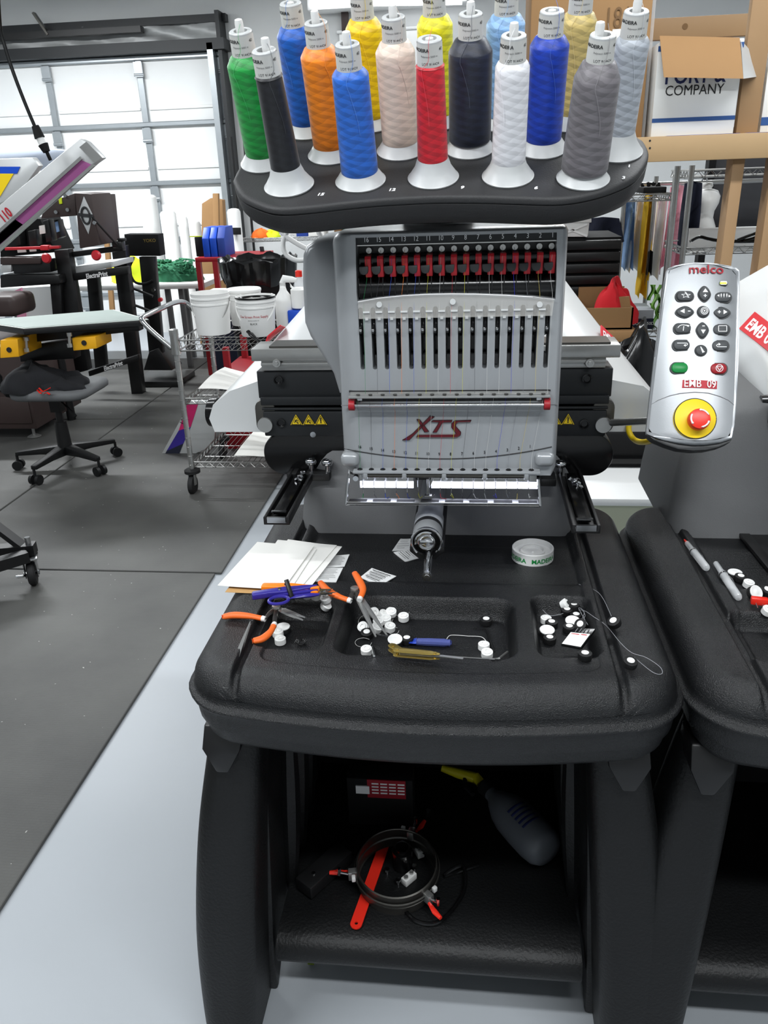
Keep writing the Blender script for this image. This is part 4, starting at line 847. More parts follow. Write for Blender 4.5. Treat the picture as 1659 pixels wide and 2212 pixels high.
o, h = button(pill(884, 1040, 195, 118), 'button_grey'); sym(o, h, [[(884, 1030), (862, 1014), (862, 1046)]], [[(950, 1057), (850, 1057), (838, 1044), (848, 1030), (868, 1030)]], 7)
o, h = button(pill(442, 1283, 195, 120), 'green_button', 'start_button'); o['label'] = 'green start button'
o, h = button(pill(866, 1290, 195, 122), 'red_dark', 'stop_button'); o['label'] = 'dark red stop button'; sym(o, h, [], [ring_l(870, 1289, 38), [(840, 1270), (902, 1270), (870, 1316), (840, 1270)]], 6)
# indicator, brand, number label
o, h = button(pill(920, 358, 96, 48), 'steel', 'indicator'); a, b = zp(917, 362); fin(prism(nb(), [PT(*zp(*p), h - .001) for p in rect(917, 362, 70, 20)], PNn * .0016), 'indicator_lamp', 'led_green', o)
def ptxt(s, m, parent, q, size, bold, name, sx, dirx=None):
    a, b = zp(*q); bm = text_bm(s, size, .0002, bold, sx=sx); dx = V((1, 0)) if dirx is None else V(dirx).normalized()
    for v in bm.verts:
        aa = a + v.co.x * dx.x - v.co.y * dx.y; bb = b + v.co.x * dx.y + v.co.y * dx.x; v.co = PT(aa, bb, .0032 + crown(aa) + v.co.z)
    return fin(bm, name, m, parent, smooth=0, rec=False)
ptxt('melco', 'ink_red', pad, (730, 218), .019, .012, 'brand_lettering', 1.15)
q = [zp(*p) for p in ((475, 1412), (852, 1424), (848, 1510), (468, 1498))]; bm = nb(); gridf(bm, 12, 3, lambda u, v: (lambda ab: PT(ab[0], ab[1], .0018 + crown(ab[0])))(tuple((V(q[0]).lerp(V(q[1]), u)).lerp(V(q[3]).lerp(V(q[2]), u), v)))); lb = fin(bm, 'number_label', 'ink_red', pad); ptxt('EMB  09', 'ink_white', lb, (660, 1461), .0165, .006, 'label_text', .85, (q[1][0] - q[0][0], q[1][1] - q[0][1]))
# emergency stop
a, b = zp(607, 1835); C0 = PT(a, b, hh(a) + .0002); Me = Matrix(((PR.x, PU.x, PNn.x, C0.x), (PR.y, PU.y, PNn.y, C0.y), (PR.z, PU.z, PNn.z, C0.z), (0, 0, 0, 1))); re = (zp(835, 1835)[0] - zp(378, 1835)[0]) / 2
bm = nb(); lathe(bm, [(re, -.004), (re, .001), (re * .97, .0016), (.001, .0016)], 48, Me); lathe(bm, [(re * 1.03, -.004), (re * 1.03, .0004), (re, .0004)], 48, Me); es = fin(bm, 'stop_plate', 'yellow', pad, smooth=40)
bm = nb(); tube(bm, [C0 + PR * re * cos(k * pi / 24) + PU * re * sin(k * pi / 24) + PNn * .001 for k in range(48)], .0008, 6, closed=True); fin(bm, 'plate_rim', 'ink', es)
a, b = zp(620, 1868); C1 = PT(a, b, hh(a)); Ms = Matrix(((PR.x, PU.x, PNn.x, C1.x), (PR.y, PU.y, PNn.y, C1.y), (PR.z, PU.z, PNn.z, C1.z), (0, 0, 0, 1))); rs = re * .52
bm = nb(); lathe(bm, [(rs * .8, 0), (rs * .8, .009), (rs, .010), (rs, .018), (rs * .94, .021), (rs * .6, .0225), (.001, .0225)], 40, Ms); eb = fin(bm, 'emergency_button', 'stop_red', pad, smooth=40)
for a0 in (25, 150, 275):
    bm = nb(); tube(bm, [Ms @ V((rs * .82 * cos(radians(a0 + k * 7)), rs * .82 * sin(radians(a0 + k * 7)), .0222)) for k in range(11)], [.0012] * 9 + [.0018, .0002], 6); fin(bm, 'arrow', 'ink_white', eb)
# yellow air hose behind the pad
bm = nb(); tube(bm, smooth_path([A(1362, 905, 1.62), A(1358, 930, 1.6), A(1372, 951, 1.58), A(1398, 954, 1.5), A(1440, 935, 1.42)], 6), .0058, 10); tag(fin(bm, 'air_hose', 'yellow', None), 'short yellow hose hanging behind the control pad', 'hose')
# ------------------------------------------------------------------ things lying on the worktable
def sheet(pts, name, m, z, lift=.0, th=.0005, curl=.0012, n=9, parent=None):
    q = [F(px, py, z) for px, py in pts]
    def fn(u, v):
        p = (q[0] * (1 - u) + q[1] * u) * (1 - v) + (q[3] * (1 - u) + q[2] * u) * v
        p.z = z + curl * (u - .4) ** 2 + lift * v; return p
    bm = nb(); gridf(bm, n, n, fn, th); return fin(bm, name, m, parent, smooth=60)
PG = 'loose white sheets on the worktable'
tag(sheet([(486, 1279), (604, 1284), (640, 1220), (545, 1205)], 'backing_sheet', 'kraft', TZ + .001), 'tan card sheet under the white papers', 'sheet', None)
tag(sheet([(545, 1268), (668, 1272), (739, 1181), (622, 1165)], 'paper_sheet', 'paper', TZ + .002), 'lowest white sheet reaching furthest right under the stack', 'sheet', PG)
tag(sheet([(530, 1268), (648, 1271), (728, 1178), (600, 1166)], 'paper_sheet', 'paper', TZ + .0035), 'white sheet fanned out second from the bottom', 'sheet', PG)
tag(sheet([(505, 1264), (628, 1273), (684, 1186), (560, 1172)], 'paper_sheet', 'paper', TZ + .005), 'white sheet just beneath the top one', 'sheet', PG)
tag(sheet([(470, 1265), (612, 1274), (679, 1180), (556, 1171)], 'paper_sheet', 'paper', TZ + .0065, curl=.004), 'top white sheet hanging over the left table edge', 'sheet', PG)
def packet(pts, label, lines=7, big=False):
    z = tz(*F(*pts[0], TZ).xy) + .0012; o = sheet(pts, 'wipe_packet', 'packet', z, th=.0012, curl=.002, n=6)
    q = [F(px, py, z) for px, py in pts]; 
    for k in range(lines):
        v = .16 + .68 * k / (lines - 1); e = .12 if k % 3 else .2
        a = (q[0] * (1 - v) + q[3] * v); b = (q[1] * (1 - v) + q[2] * v); p0 = a.lerp(b, e); p1 = a.lerp(b, 1 - e * rnd.uniform(.9, 2)); p0.z = p1.z = z + .0013 + .0006
        bm = nb(); bar(bm, p0, p1, .0011 if (big and k % 2) else .0007, .0003); fin(bm, 'print_line', 'ink' if (big and k % 2) else 'ink_grey', o, smooth=0)
    tag(o, label, 'packet', 'alcohol wipe packets')
packet([(698, 1227), (744, 1224), (755, 1198), (716, 1200)], 'printed wipe packet half under the papers, the farther one')
packet([(676, 1255), (726, 1258), (741, 1227), (695, 1228)], 'printed wipe packet half under the papers, the nearer one')
packet([(778, 1247), (820, 1266), (856, 1245), (803, 1227)], 'wipe packet lying alone beside the upright orange pliers handle', 8, True)
packet([(847, 1190), (888, 1188), (888, 1164), (865, 1164)], 'wipe packet partly behind the rotary hook', 5)
packet([(850, 1193), (876, 1214), (908, 1205), (888, 1186)], 'wipe packet below the rotary hook, crossing another', 6, True)

# bobbins
def bobbin(kind):
    t = thing('bobbin', None, 'bobbin')
    if kind == 'black':
        bm = nb(); lathe(bm, [(.0085, 0), (.0103, .0005), (.0107, .0025), (.0104, .005), (.0108, .0075), (.0104, .0098), (.0085, .0105), (.0055, .0106), (.0052, .008)], 24); fin(bm, 'thread_winding', 'bobbin_thread', t)
        bm = nb(); lathe(bm, [(.0054, .009), (.0056, .0112), (.0048, .0116), (.001, .0114)], 20); fin(bm, 'core', 'bobbin_white', t)
    elif kind == 'white':
        bm = nb(); lathe(bm, [(.0088, 0), (.0094, .0006), (.0094, .0095), (.0088, .0102), (.006, .0104), (.0055, .0092), (.003, .0092)], 24); fin(bm, 'thread_winding', 'bobbin_white', t)
        bm = nb(); lathe(bm, [(.0062, .0098), (.0066, .0116), (.0056, .012), (.0034, .0118), (.0032, .0095)], 20); fin(bm, 'core', 'white_plastic', t)
    else:
        bm = nb(); lathe(bm, [(.011, 0), (.0123, .0006), (.0123, .0085), (.0118, .0095)], 28); fin(bm, 'thread_winding', 'bobbin_thread', t)
        bm = nb(); lathe(bm, [(.0122, .009), (.0124, .0105), (.0116, .0112), (.009, .0108), (.004, .0108), (.003, .0112), (.001, .0112)], 28); fin(bm, 'flange', 'bobbin_white', t)
    return t
PROTO = {}
def put_bobbin(kind, px, py, label, group, tilt=0, az=0, up=0.0, dx=0.0):
    if kind in PROTO: t = dup(PROTO[kind])
    else: t = PROTO[kind] = bobbin(kind)
    p = ontable(px, py, up, dx)
    if dx: p = V((p.x, p.y, tz(p.x - dx, p.y) + up))
    t.matrix_basis = Matrix.Translation(p + V((0, 0, .0005 + .006 * abs(sin(radians(tilt)))))) @ Matrix.Rotation(radians(az), 4, 'Z') @ Matrix.Rotation(radians(tilt), 4, 'X')
    tag(t, label, 'bobbin', group)
LB, CB, RB = 'bobbins in the left bin', 'bobbins in the centre bin', 'bobbins in the right bin'
for px, py, ti, az, lab in ((664, 1290, 35, 20, 'white bobbin tilted behind the middle of the orange snips'), (684, 1293, 10, 0, 'upright white bobbin behind the orange snips'), (706, 1300, 25, -30, 'white bobbin behind the tip of the orange snips'), (702, 1316, 40, 60, 'white bobbin on its side past the snips blades'), (650, 1287, 15, 10, 'white bobbin half hidden at the black file')): put_bobbin('white', px, py, lab, LB, ti, az, .012)
put_bobbin('big', 612, 1365, 'wide white-topped bobbin against the lower pliers handle', LB); put_bobbin('white', 606, 1390, 'white bobbin standing at the front of the left bin', LB); put_bobbin('white', 601, 1374, 'small white bobbin stacked in the front left bin', LB, 0, 0, .006)
for px, py, ti, az, lab in ((804, 1330, 60, 40, 'white bobbin on its side at the top left of the cluster'), (845, 1330, 20, 10, 'white bobbin at the top right of the cluster'), (826, 1336, 30, 80, 'tilted white bobbin in the upper middle of the cluster'), (834, 1345, 10, 0, 'white bobbin at the heart of the cluster'), (872, 1340, 8, 0, 'white bobbin standing alone right of the cluster'), (842, 1362, 12, 30, 'white bobbin at the lower right of the cluster'), (812, 1364, 25, 60, 'white bobbin between the two pliers jaws'), (787, 1362, 40, -20, 'white bobbin at the lower left of the cluster'), (818, 1350, 15, 0, 'white bobbin under the longer pliers jaw')): put_bobbin('white', px, py, lab, CB, ti, az, .001)
put_bobbin('white', 792, 1412, 'white bobbin at the front left corner of the centre bin', CB, 8); put_bobbin('black', 793, 1376, 'black bobbin below the pliers jaws', CB, 10); put_bobbin('big', 854, 1392, 'wide white-faced bobbin left of the screwdriver', CB, 12); put_bobbin('black', 879, 1389, 'black bobbin touching the screwdriver shaft', CB)
put_bobbin('black', 1050, 1348, 'black bobbin standing above the bent hex key', CB); put_bobbin('white', 1045, 1402, 'upper white bobbin at the right of the centre bin', CB); put_bobbin('white', 1052, 1419, 'lower white bobbin at the right of the centre bin', CB, 10)
put_bobbin('white', 1215, 1312, 'white bobbin lying on its side at the back of the right bin', RB, 55, 60); put_bobbin('black', 1239, 1316, 'black bobbin at the back right of the right bin', RB); put_bobbin('black', 1224, 1326, 'black bobbin touching the one lying on its side', RB, 8); put_bobbin('black', 1244, 1338, 'black bobbin beneath the tangled thread', RB)
put_bobbin('white', 1179, 1345, 'white bobbin at the left of the right bin', RB); put_bobbin('black', 1191, 1354, 'black bobbin right beside the upright white one', RB); put_bobbin('big', 1181, 1372, 'wide white-faced bobbin at the left of the right bin', RB, 8); put_bobbin('black', 1187, 1388, 'black bobbin nearest the viewer in the left column', RB)
put_bobbin('big', 1236, 1352, 'wide white-faced bobbin behind the needle pack', RB, 12); put_bobbin('black', 1229, 1364, 'black bobbin at the left of the needle pack', RB); put_bobbin('black', 1257, 1358, 'tilted black bobbin leaning on the needle pack', RB, 40, -40, .004); put_bobbin('black', 1263, 1423, 'black bobbin in the front corner of the right bin', RB)
put_bobbin('black', 1329, 1353, 'black bobbin tilted in the right table groove', 'bobbins in the groove', 30, -60, .006); put_bobbin('black', 1359, 1440, 'black bobbin at the near end of the right table groove', 'bobbins in the groove', 12, 30, .006)

# pad of tape: frosted disc with printed rim
c = ontable(1150, 1206); c.z = tz(c.x, c.y) + .0005; r = .0395
t = thing('backing_disc', 'frosted white plastic disc with green lettering on its rim', 'disc', tuple(c))
M0 = Matrix.Translation(c)
bm = nb(); lathe(bm, [(r - .001, 0), (r, .001), (r, .023), (r - .0012, .0242), (r - .0032, .0238), (r - .0036, .014), (.024, .013), (.0235, .0185), (.0205, .0188), (.02, .0125), (.003, .0125), (.002, .015), (.0005, .015)], 56, M0); fin(bm, 'disc_body', 'milky', t, smooth=40)
for ang in (.55, -1.05):
    bm = text_bm('MADEIRA', .0125, .0, .03)
    for v in bm.verts: a = -pi / 2 + ang + v.co.x * 1.0 / r; rr = r + .0003; v.co = c + V((rr * cos(a), rr * sin(a), .0105 + v.co.y))
    fin(bm, 'rim_lettering', 'green_button', t, smooth=0, rec=False)

# snips (spring scissors)
def snips(cpts, m, ring, label):
    a, b = ontable(*cpts[0], .02), ontable(*cpts[1], .02); a.z = b.z = max(a.z, b.z) + .006; t = thing('thread_snips', label, 'snips', tuple(a)); d = (b - a).normalized(); s = d.cross(UZ).normalized(); Ln = (b - a).length
    def PTS(l): return [a + d * u * Ln + s * v for u, v in l]
    bm = nb(); prism(bm, PTS([(0, -.007), (.02, -.011), (.5, -.0125), (.8, -.008), (1.0, -.004), (1.0, .002), (.8, .0035), (.5, .0055), (.25, .003), (0, .004)]), UZ * .011); fin(bm, 'handle', m, t, bevel=.0025, bseg=3)
    bm = nb(); prism(bm, PTS([(.28, .008), (.5, .010), (.75, .012), (.98, .012), (1.0, .008), (.8, .004), (.5, .0065)]), UZ * .008); fin(bm, 'lower_handle', m, t, bevel=.002)
    bm = nb(); prism(bm, PTS([(.97, .0), (1.0, -.003), (1.2, .004), (1.22, .0055), (1.0, .003)]), UZ * .002); prism(bm, PTS([(.97, .0055), (1.0, .0105), (1.22, .0062), (1.0, .004)]), UZ * .002 + V((0, 0, .001))); fin(bm, 'blade', 'chrome', t)
    bm = nb(); c_ = a + d * Ln * .42 - s * .003 + UZ * .011; cyl(bm, c_, c_ + UZ * .002, .0034, .003, 14); fin(bm, 'pivot_screw', 'chrome', t)
    if ring:
        c_ = a + d * Ln * .38 + s * .022 + UZ * .004; bm = nb(); tube(bm, [c_ + d * .0165 * cos(k * pi / 14) + s * .0125 * sin(k * pi / 14) for k in range(28)], .0028, 8, closed=True); fin(bm, 'finger_ring', m, t)
        bm = nb(); tube(bm, [c_ + d * .015, c_ + d * .03 - s * .003, c_ + d * .055 - s * .002, c_ + d * .07], [.002, .0035, .004, .002], 8); fin(bm, 'ring_arm', m, t)
        bm = nb(); prism(bm, [c_ + d * .066 - s * .003, c_ + d * .068 + s * .003, c_ + d * .098 + s * .001], UZ * .0015); fin(bm, 'lower_blade', 'chrome', t)
snips([(566, 1283), (693, 1306)], 'orange_snips', False, 'orange thread snips lying on the left bin')
snips([(546, 1302), (690, 1318)], 'blue_snips', True, 'dark blue thread snips with a finger ring beside the orange ones')

# pliers with orange grips
def pliers(g1, g2, piv, tip1, tip2, label, h=.02, bent_=False):
    pv = ontable(*piv, h); pv.z = TZ + h - .008; t = thing('pliers', label, 'pliers', tuple(pv))
    def Wp(l, z=None): 
        return [F(px, py, pv.z + dz) for px, py, dz in l]
    for g in (g1, g2):
        pts = smooth_path(Wp(g), 5); n = len(pts); bm = nb(); tube(bm, pts, [.0052 + .0018 * sin(pi * min(1, k / n * 1.4)) for k in range(n)], 12, flat=.8); fin(bm, 'grip', 'orange_grip', t)
        e = pts[-1]; d = (pts[-1] - pts[-2]).normalized(); bm = nb(); cyl(bm, e, e + d * .006, .0052, .0046, 12); fin(bm, 'grip_collar', 'white_plastic', t)
        bm = nb(); tube(bm, [e + d * .004, (e + pv) / 2, pv], [.0036, .0042, .0048], 8, flat=.7); fin(bm, 'shank', 'steel_dark', t)
    bm = nb(); cyl(bm, pv - UZ * .004, pv + UZ * .0055, .0075, seg=16); fin(bm, 'pivot', 'steel', t, bevel=.001)
    for tp in (tip1, tip2):
        e = F(tp[0], tp[1], pv.z + tp[2]); bm = nb(); tube(bm, [pv, pv.lerp(e, .25), pv.lerp(e, .6), e], [.006, .0056, .0042, .0014], 8, flat=.7); fin(bm, 'jaw', 'steel', t)
pliers([(692, 1258, .006), (708, 1276, .004), (730, 1288, .002), (752, 1296, 0)], [(766, 1238, .008), (778, 1258, .006), (784, 1275, .004), (778, 1292, 0)], (768, 1303), (836, 1372, -.028), (812, 1376, -.028), 'open long-nose pliers with orange grips leaning into the centre bin', .024)
pliers([(480, 1333, .0), (505, 1329, .002), (540, 1331, .003), (566, 1336, .002)], [(545, 1385, -.004), (566, 1380, -.004), (583, 1366, -.002), (591, 1352, 0)], (600, 1338), (660, 1334, 0), (655, 1340, 0), 'pliers with orange grips under the blue snips at the left', .012)
# file, tweezers, screwdriver, hex keys, small tools
a, b = F(618, 1252, TZ + .055), F(634, 1302, TZ + .02); bm = nb(); bar(bm, a, b, .0075, .004); tag(fin(bm, 'needle_file', 'black_metal', None, bevel=.001), 'black flat file propped on the orange snips', 'file')
a, b = ontable(488, 1490, .003), ontable(541, 1345, .012); a.z += .003
t = thing('tweezers', 'long steel tweezers lying along the left table groove', 'tweezers', tuple(a)); d = (b - a)
for s in (-1, 1):
    sd = d.cross(UZ).normalized(); prs = [(0, .0045, 0), (.06, .0052, .0), (.2, .0046, .0012), (.45, .004, .0028), (.7, .0025, .003), (1.0, .0007, .002)]
    bm = nb(); loft(bm, [[a + d * u + sd * w_ * k + UZ * (s * o_ + zc) for k, zc in ((-1, -.0006), (1, -.0006), (1, .0006), (-1, .0006))] for u, w_, o_ in prs]); fin(bm, 'tweezer_arm', 'steel', t, smooth=30)
a, b = ontable(976, 1389, .006), ontable(900, 1386, .006); e = ontable(815, 1370, .008)
t = thing('screwdriver', 'small screwdriver with a clear blue handle in the centre bin', 'screwdriver', tuple(b)); d = (b - a).normalized()
bm = nb(); tube(bm, [a, a + d * .003, a + d * .006, a + d * .012, a + d * .04, b], [.004, .0062, .0055, .0066, .0066, .0058], 10); fin(bm, 'handle', mat('handle_blue', (110, 122, 200), .15, trans=.5), t, smooth=30)
bm = nb(); tube(bm, [b, b + d * .014], [.0068, .0058], 12); fin(bm, 'collar', 'blue_plastic', t); bm = nb(); cyl(bm, b + d * .01, e, .0015, .0013, 8); fin(bm, 'shaft', 'chrome', t)
bm = nb(); p = [ontable(1024, 1356, .003), ontable(1050, 1358, .003), ontable(1053, 1362, .003), ontable(1068, 1408, .004)]; tube(bm, p, .0013, 6); tag(fin(bm, 'hex_key', 'black_metal', None), 'black bent hex key below the lone black bobbin', 'hex key')
bm = nb(); p = [ontable(948, 1416, .003), ontable(1070, 1424, .003), ontable(1078, 1422, .003), ontable(1096, 1408, .01)]; tube(bm, p, .0017, 6); tag(fin(bm, 'hex_key', 'steel', None), 'steel hex key along the front edge of the centre bin', 'hex key')
for k, (a_, b_, lab) in enumerate((((842, 1400), (938, 1414), 'upper brass folding tool set in the centre bin'), ((850, 1411), (950, 1422), 'lower brass folding tool set at the front of the centre bin'))):
    a, b = ontable(*a_, .009), ontable(*b_, .008); a.z = b.z = min(a.z, b.z) + .003; d = (b - a).normalized(); s = d.cross(UZ); Ln = (b - a).length; t = thing('folding_tool', lab, 'tool', tuple(a))
    for sg in (-1, 1):
        bm = nb(); prism(bm, [a + d * u * Ln + s * v + UZ * (sg * .004) for u, v in ((0, -.004), (.05, -.007), (.8, -.006), (1, -.002), (1, .002), (.8, .006), (.05, .007), (0, .004))], UZ * .0012); fin(bm, 'side_plate', 'brass', t, bevel=.0004)
    for u in range(4):
        bm = nb(); bar(bm, a + d * .01 + UZ * (-.0025 + .0017 * u), a + d * (Ln + .012 * u) + s * (.002 * u - .003) + UZ * (-.0025 + .0017 * u), .004, .0012); fin(bm, 'folded_blade', 'steel', t)
    for u in (.08, .9):
        bm = nb(); p = a + d * Ln * u; cyl(bm, p - UZ * .005, p + UZ * .0065, .0025, seg=12); fin(bm, 'rivet', 'brass', t)
bm = nb(); a, b = ontable(808, 1417, .002), ontable(804, 1395, .002); cyl(bm, a, b, .0018, seg=8); tag(fin(bm, 'steel_pin', 'chrome', None), 'short steel pin beside the front white bobbin', 'pin')
# needle pack
z = TZ + .004; q = [F(px, py, zz_) for px, py, zz_ in ((1211, 1392, TZ - .012), (1255, 1400, TZ - .008), (1286, 1358, TZ + .006), (1240, 1355, TZ + .004))]; n = (q[1] - q[0]).cross(q[3] - q[0]).normalized()
t = thing('needle_pack', 'black needle pack with a white label in the right bin', 'pack', tuple(q[0])); bm = nb(); prism(bm, q, -n * .005); fin(bm, 'case', 'black_gloss', t, bevel=.0008)
mid = lambda u, v: (q[0] * (1 - u) + q[1] * u) * (1 - v) + (q[3] * (1 - u) + q[2] * u) * v + n * .0004
bm = nb(); prism(bm, [mid(.04, .04), mid(.96, .04), mid(.96, .7), mid(.04, .7)], n * .0004); fin(bm, 'label', 'paper', t)
bm = nb(); bar(bm, mid(.12, .62) + n * .0006, mid(.5, .62) + n * .0006, .0016, .0003, n); bar(bm, mid(.58, .63) + n * .0006, mid(.85, .63) + n * .0006, .0016, .0003, n); fin(bm, 'red_print', 'ink_red', t)
for u in (.22, .4, .58, .76):
    bm = nb(); bar(bm, mid(u, .74), mid(u, .95), .0012, .001, n); fin(bm, 'case_rib', 'ink_grey', t)
# loose thread ends
def loose(pts, label, r=.0004, m='thread_white', lift=.002, group=None):
    bm = nb(); tube(bm, smooth_path([ontable(px, py, lift + .003 * rnd.random()) for px, py in pts], 6), r, 5); tag(fin(bm, 'loose_thread', m, None), label, 'thread', group)
loose([(1250, 1262), (1285, 1275), (1302, 1292), (1318, 1325), (1326, 1345)], 'grey thread running down to the groove bobbin', m='thread_grey')
loose([(1172, 1317), (1190, 1330), (1230, 1322), (1258, 1318), (1282, 1332), (1310, 1352), (1340, 1388), (1365, 1410), (1395, 1420), (1425, 1440), (1430, 1455), (1410, 1452), (1370, 1420)], 'long pale thread looping from the right bin over the table edge', .00045, 'thread_grey', .006)
loose([(1258, 1318), (1264, 1330), (1256, 1340), (1262, 1322), (1250, 1314), (1270, 1350)], 'tangled thread knot over the right bin bobbins', .0004, 'thread_grey', .012)
loose([(965, 1380), (975, 1372), (1010, 1374), (1040, 1376), (1052, 1388)], 'white thread leading to the right centre bobbins', .0006)
for x, y, rx, ry, lab in ((835, 1337, 14, 12, 'fine thread loop over the middle of the bobbin cluster'), (868, 1322, 16, 10, 'fine thread arc above the lone white bobbin'), (850, 1362, 12, 8, 'fine thread loop round the lower right cluster bobbin'), (785, 1388, 18, 10, 'fine thread loop above the front left bobbin'), (790, 1345, 16, 16, 'fine thread loop left of the pliers jaws'), (672, 1275, 16, 10, 'fine thread arc behind the orange snips')):
    loose([(x + rx * cos(k * pi / 4), y + ry * sin(k * pi / 4)) for k in range(8)], lab, .0003, 'thread_white', .004, 'thread loops in the bins')
bm = nb()
for k in range(7): tube(bm, smooth_path([ontable(636 + rnd.uniform(0, 26), 1380 + rnd.uniform(0, 14), .004) for _ in range(4)], 3), .0009, 5)
tag(fin(bm, 'thread_scrap', 'black_metal', None), 'tangle of black thread at the front of the left bin', 'thread', kind='stuff')
# ------------------------------------------------------------------ things on the shelf of the stand
SZ = .2005
c = F(858, 1880, SZ + .03); t = thing('cap_hoop', 'round steel hoop frame with red clamp levers on the lower shelf', 'hoop', (c.x, c.y, SZ)); r = .082
Mh = Matrix.Translation((c.x, c.y, SZ + .008)) @ Matrix.Rotation(radians(6), 4, 'X')
bm = nb(); lathe(bm, [(r - .003, .0), (r, 0), (r + .001, .018), (r + .0035, .02), (r + .0035, .024), (r + .001, .026), (r + .0005, .05), (r - .002, .052), (r - .003, .05)], 56, Mh, cap=False); fin(bm, 'hoop_band', 'steel_dark', t)
bm = nb(); lathe(bm, [(r + .004, .028), (r + .006, .03), (r + .006, .036), (r + .004, .038)], 56, Mh, cap=False); fin(bm, 'outer_band', 'steel_dark', t)
for ang in (192, 318, 75):
    d = V((cos(radians(ang)), sin(radians(ang)), 0)); s = d.cross(UZ); p = Mh @ (d * (r + .008) + V((0, 0, .03)))
    bm = nb(); obox(bm, p, .02, .014, .022, Matrix.Rotation(radians(ang), 3, 'Z')); cl = fin(bm, 'clamp', 'steel', t, bevel=.002)
    bm = nb(); cyl(bm, p + d * .006, p + d * .03 + UZ * .01, .0028, seg=10); cyl(bm, p + d * .028 + UZ * .003, p + d * .028 + UZ * .02, .004, .004, 6); fin(bm, 'clamp_screw', 'chrome', cl)
    bm = nb(); tube(bm, [p + s * .008 + d * .01, p + s * .012 + d * .03 - UZ * .004, p + s * .014 + d * .048 - UZ * .004], [.003, .0058, .004], 8); fin(bm, 'red_lever', 'stop_red', cl)
    bm = nb(); obox(bm, p - s * .018 + UZ * .008, .008, .01, .012, Matrix.Rotation(radians(ang), 3, 'Z')); fin(bm, 'white_stop', 'milky', cl, bevel=.002)
a, b = F(766, 2010, SZ), F(835, 1815, SZ); d = (b - a).normalized(); s = d.cross(UZ)
bm = plate([(x, y) for x, y in rring(0, (b - a).length, -.0115, .0115, .011, 6)], [ellipse(.012, 0, .0035, .0035, 14)], .003, 0, a + UZ * .006, d, UZ.cross(d)); tag(fin(bm, 'red_strip', 'stop_red', None), 'flat red plastic strip with a hole under the hoop', 'strip')
# spray bottle lying down
a, b = F(1165, 1822, SZ + .048), F(1068, 1722, SZ + .055); d = (b - a).normalized(); Ln = (b - a).length
t = thing('spray_bottle', 'grey spray bottle with yellow trigger lying on the lower shelf', 'bottle', (a.x, a.y, SZ))
fr3 = frame(d); Mb = Matrix(((fr3[0].x, fr3[1].x, d.x, a.x), (fr3[0].y, fr3[1].y, d.y, a.y), (fr3[0].z, fr3[1].z, d.z, a.z), (0, 0, 0, 1)))
bm = nb(); lathe(bm, [(.01, -.03), (.034, -.026), (.043, -.012), (.046, .01), (.046, .05), (.044, .09), (.038, .115), (.026, .14), (.018, .152), (.015, .17)], 32, Mb); fin(bm, 'bottle_body', 'milky_grey', t, smooth=60)
for k in range(5): 
    bm = nb(); tube(bm, [Mb @ V((.0465 * cos(x), .0465 * sin(x), .025 + .012 * k)) for x in [1.2 + .1 * q for q in range(11)]], .0028, 6, flat=.3); fin(bm, 'label_band', 'ink_navy', t)
bm = nb(); lathe(bm, [(.017, .165), (.018, .19), (.014, .195)], 20, Mb); fin(bm, 'collar', 'black_matte', t)
bm = nb(); h = Mb @ V((0, 0, .2)); tube(bm, [Mb @ V((0, 0, .19)), h + d * .02, h + d * .035 + V((-.03, 0, .0)), h + d * .035 + V((-.07, .01, .005))], [.012, .013, .012, .008], 10); fin(bm, 'trigger_head', mat('trigger_yellow', (190, 180, 20), .5), t)
bm = nb(); tube(bm, [h + d * .02 + V((-.025, 0, 0)), h + V((-.035, -.015, -.0)), h - d * .02 + V((-.03, -.02, 0))], .005, 8); fin(bm, 'trigger', 'black_matte', t)
# cable, connector blocks, screws, jar, black bar, stickers
bm = nb(); tube(bm, smooth_path([F(868, 1958, SZ + .005), F(900, 1990, SZ + .005), F(950, 1990, SZ + .005), F(1000, 1930, SZ + .005), F(1000, 1870, SZ + .02), F(960, 1892, SZ + .005), F(1035, 1868, SZ + .005)], 6), .0042, 8); tag(fin(bm, 'power_cable', 'black_gloss', None), 'black cable looping in front of the hoop frame', 'cable')
def block(px, py, lab, ang):
    p = F(px, py, SZ + .02); p.z = SZ; t = thing('terminal_block', lab, 'connector', tuple(p), 'white terminal blocks'); R3 = Matrix.Rotation(ang, 3, 'Z')
    bm = nb(); obox(bm, p + UZ * .008, .016, .032, .016, R3); fin(bm, 'block_body', 'milky', t, bevel=.002)
    for k in (-.008, .008):
        q = p + R3 @ V((0, k, .016)); bm = nb(); cyl(bm, q, q + UZ * .004, .0045, seg=10); fin(bm, 'block_screw', 'steel', t)
block(883, 1888, 'white terminal block near the front inside the hoop', -.7); block(903, 1828, 'white terminal block at the back inside the hoop', .5)
for i, (px, py) in enumerate(((836, 1882), (895, 1875), (860, 1905), (925, 1755))):
    p = F(px, py, SZ + .008); p.z = SZ; bm = nb(); cyl(bm, p, p + UZ * .014, .0026, seg=8); cyl(bm, p + UZ * .01, p + UZ * .015, .0058, seg=6); tag(fin(bm, 'bolt', 'chrome', None), ['small bolt left inside the hoop', 'small bolt beside the front terminal block', 'small bolt at the front rim inside the hoop', 'small bolt far behind the hoop'][i], 'bolt', 'loose bolts on the lower shelf')
p = F(869, 1840, SZ + .04); p.z = SZ; bm = nb(); lathe(bm, [(.02, 0), (.021, .002), (.021, .045), (.0155, .046), (.0145, .053), (.0125, .053), (.012, .02), (.001, .02)], 28, Matrix.Translation(p)); tag(fin(bm, 'black_spool', 'black_gloss', None), 'black spool with a hollow top inside the hoop', 'spool')
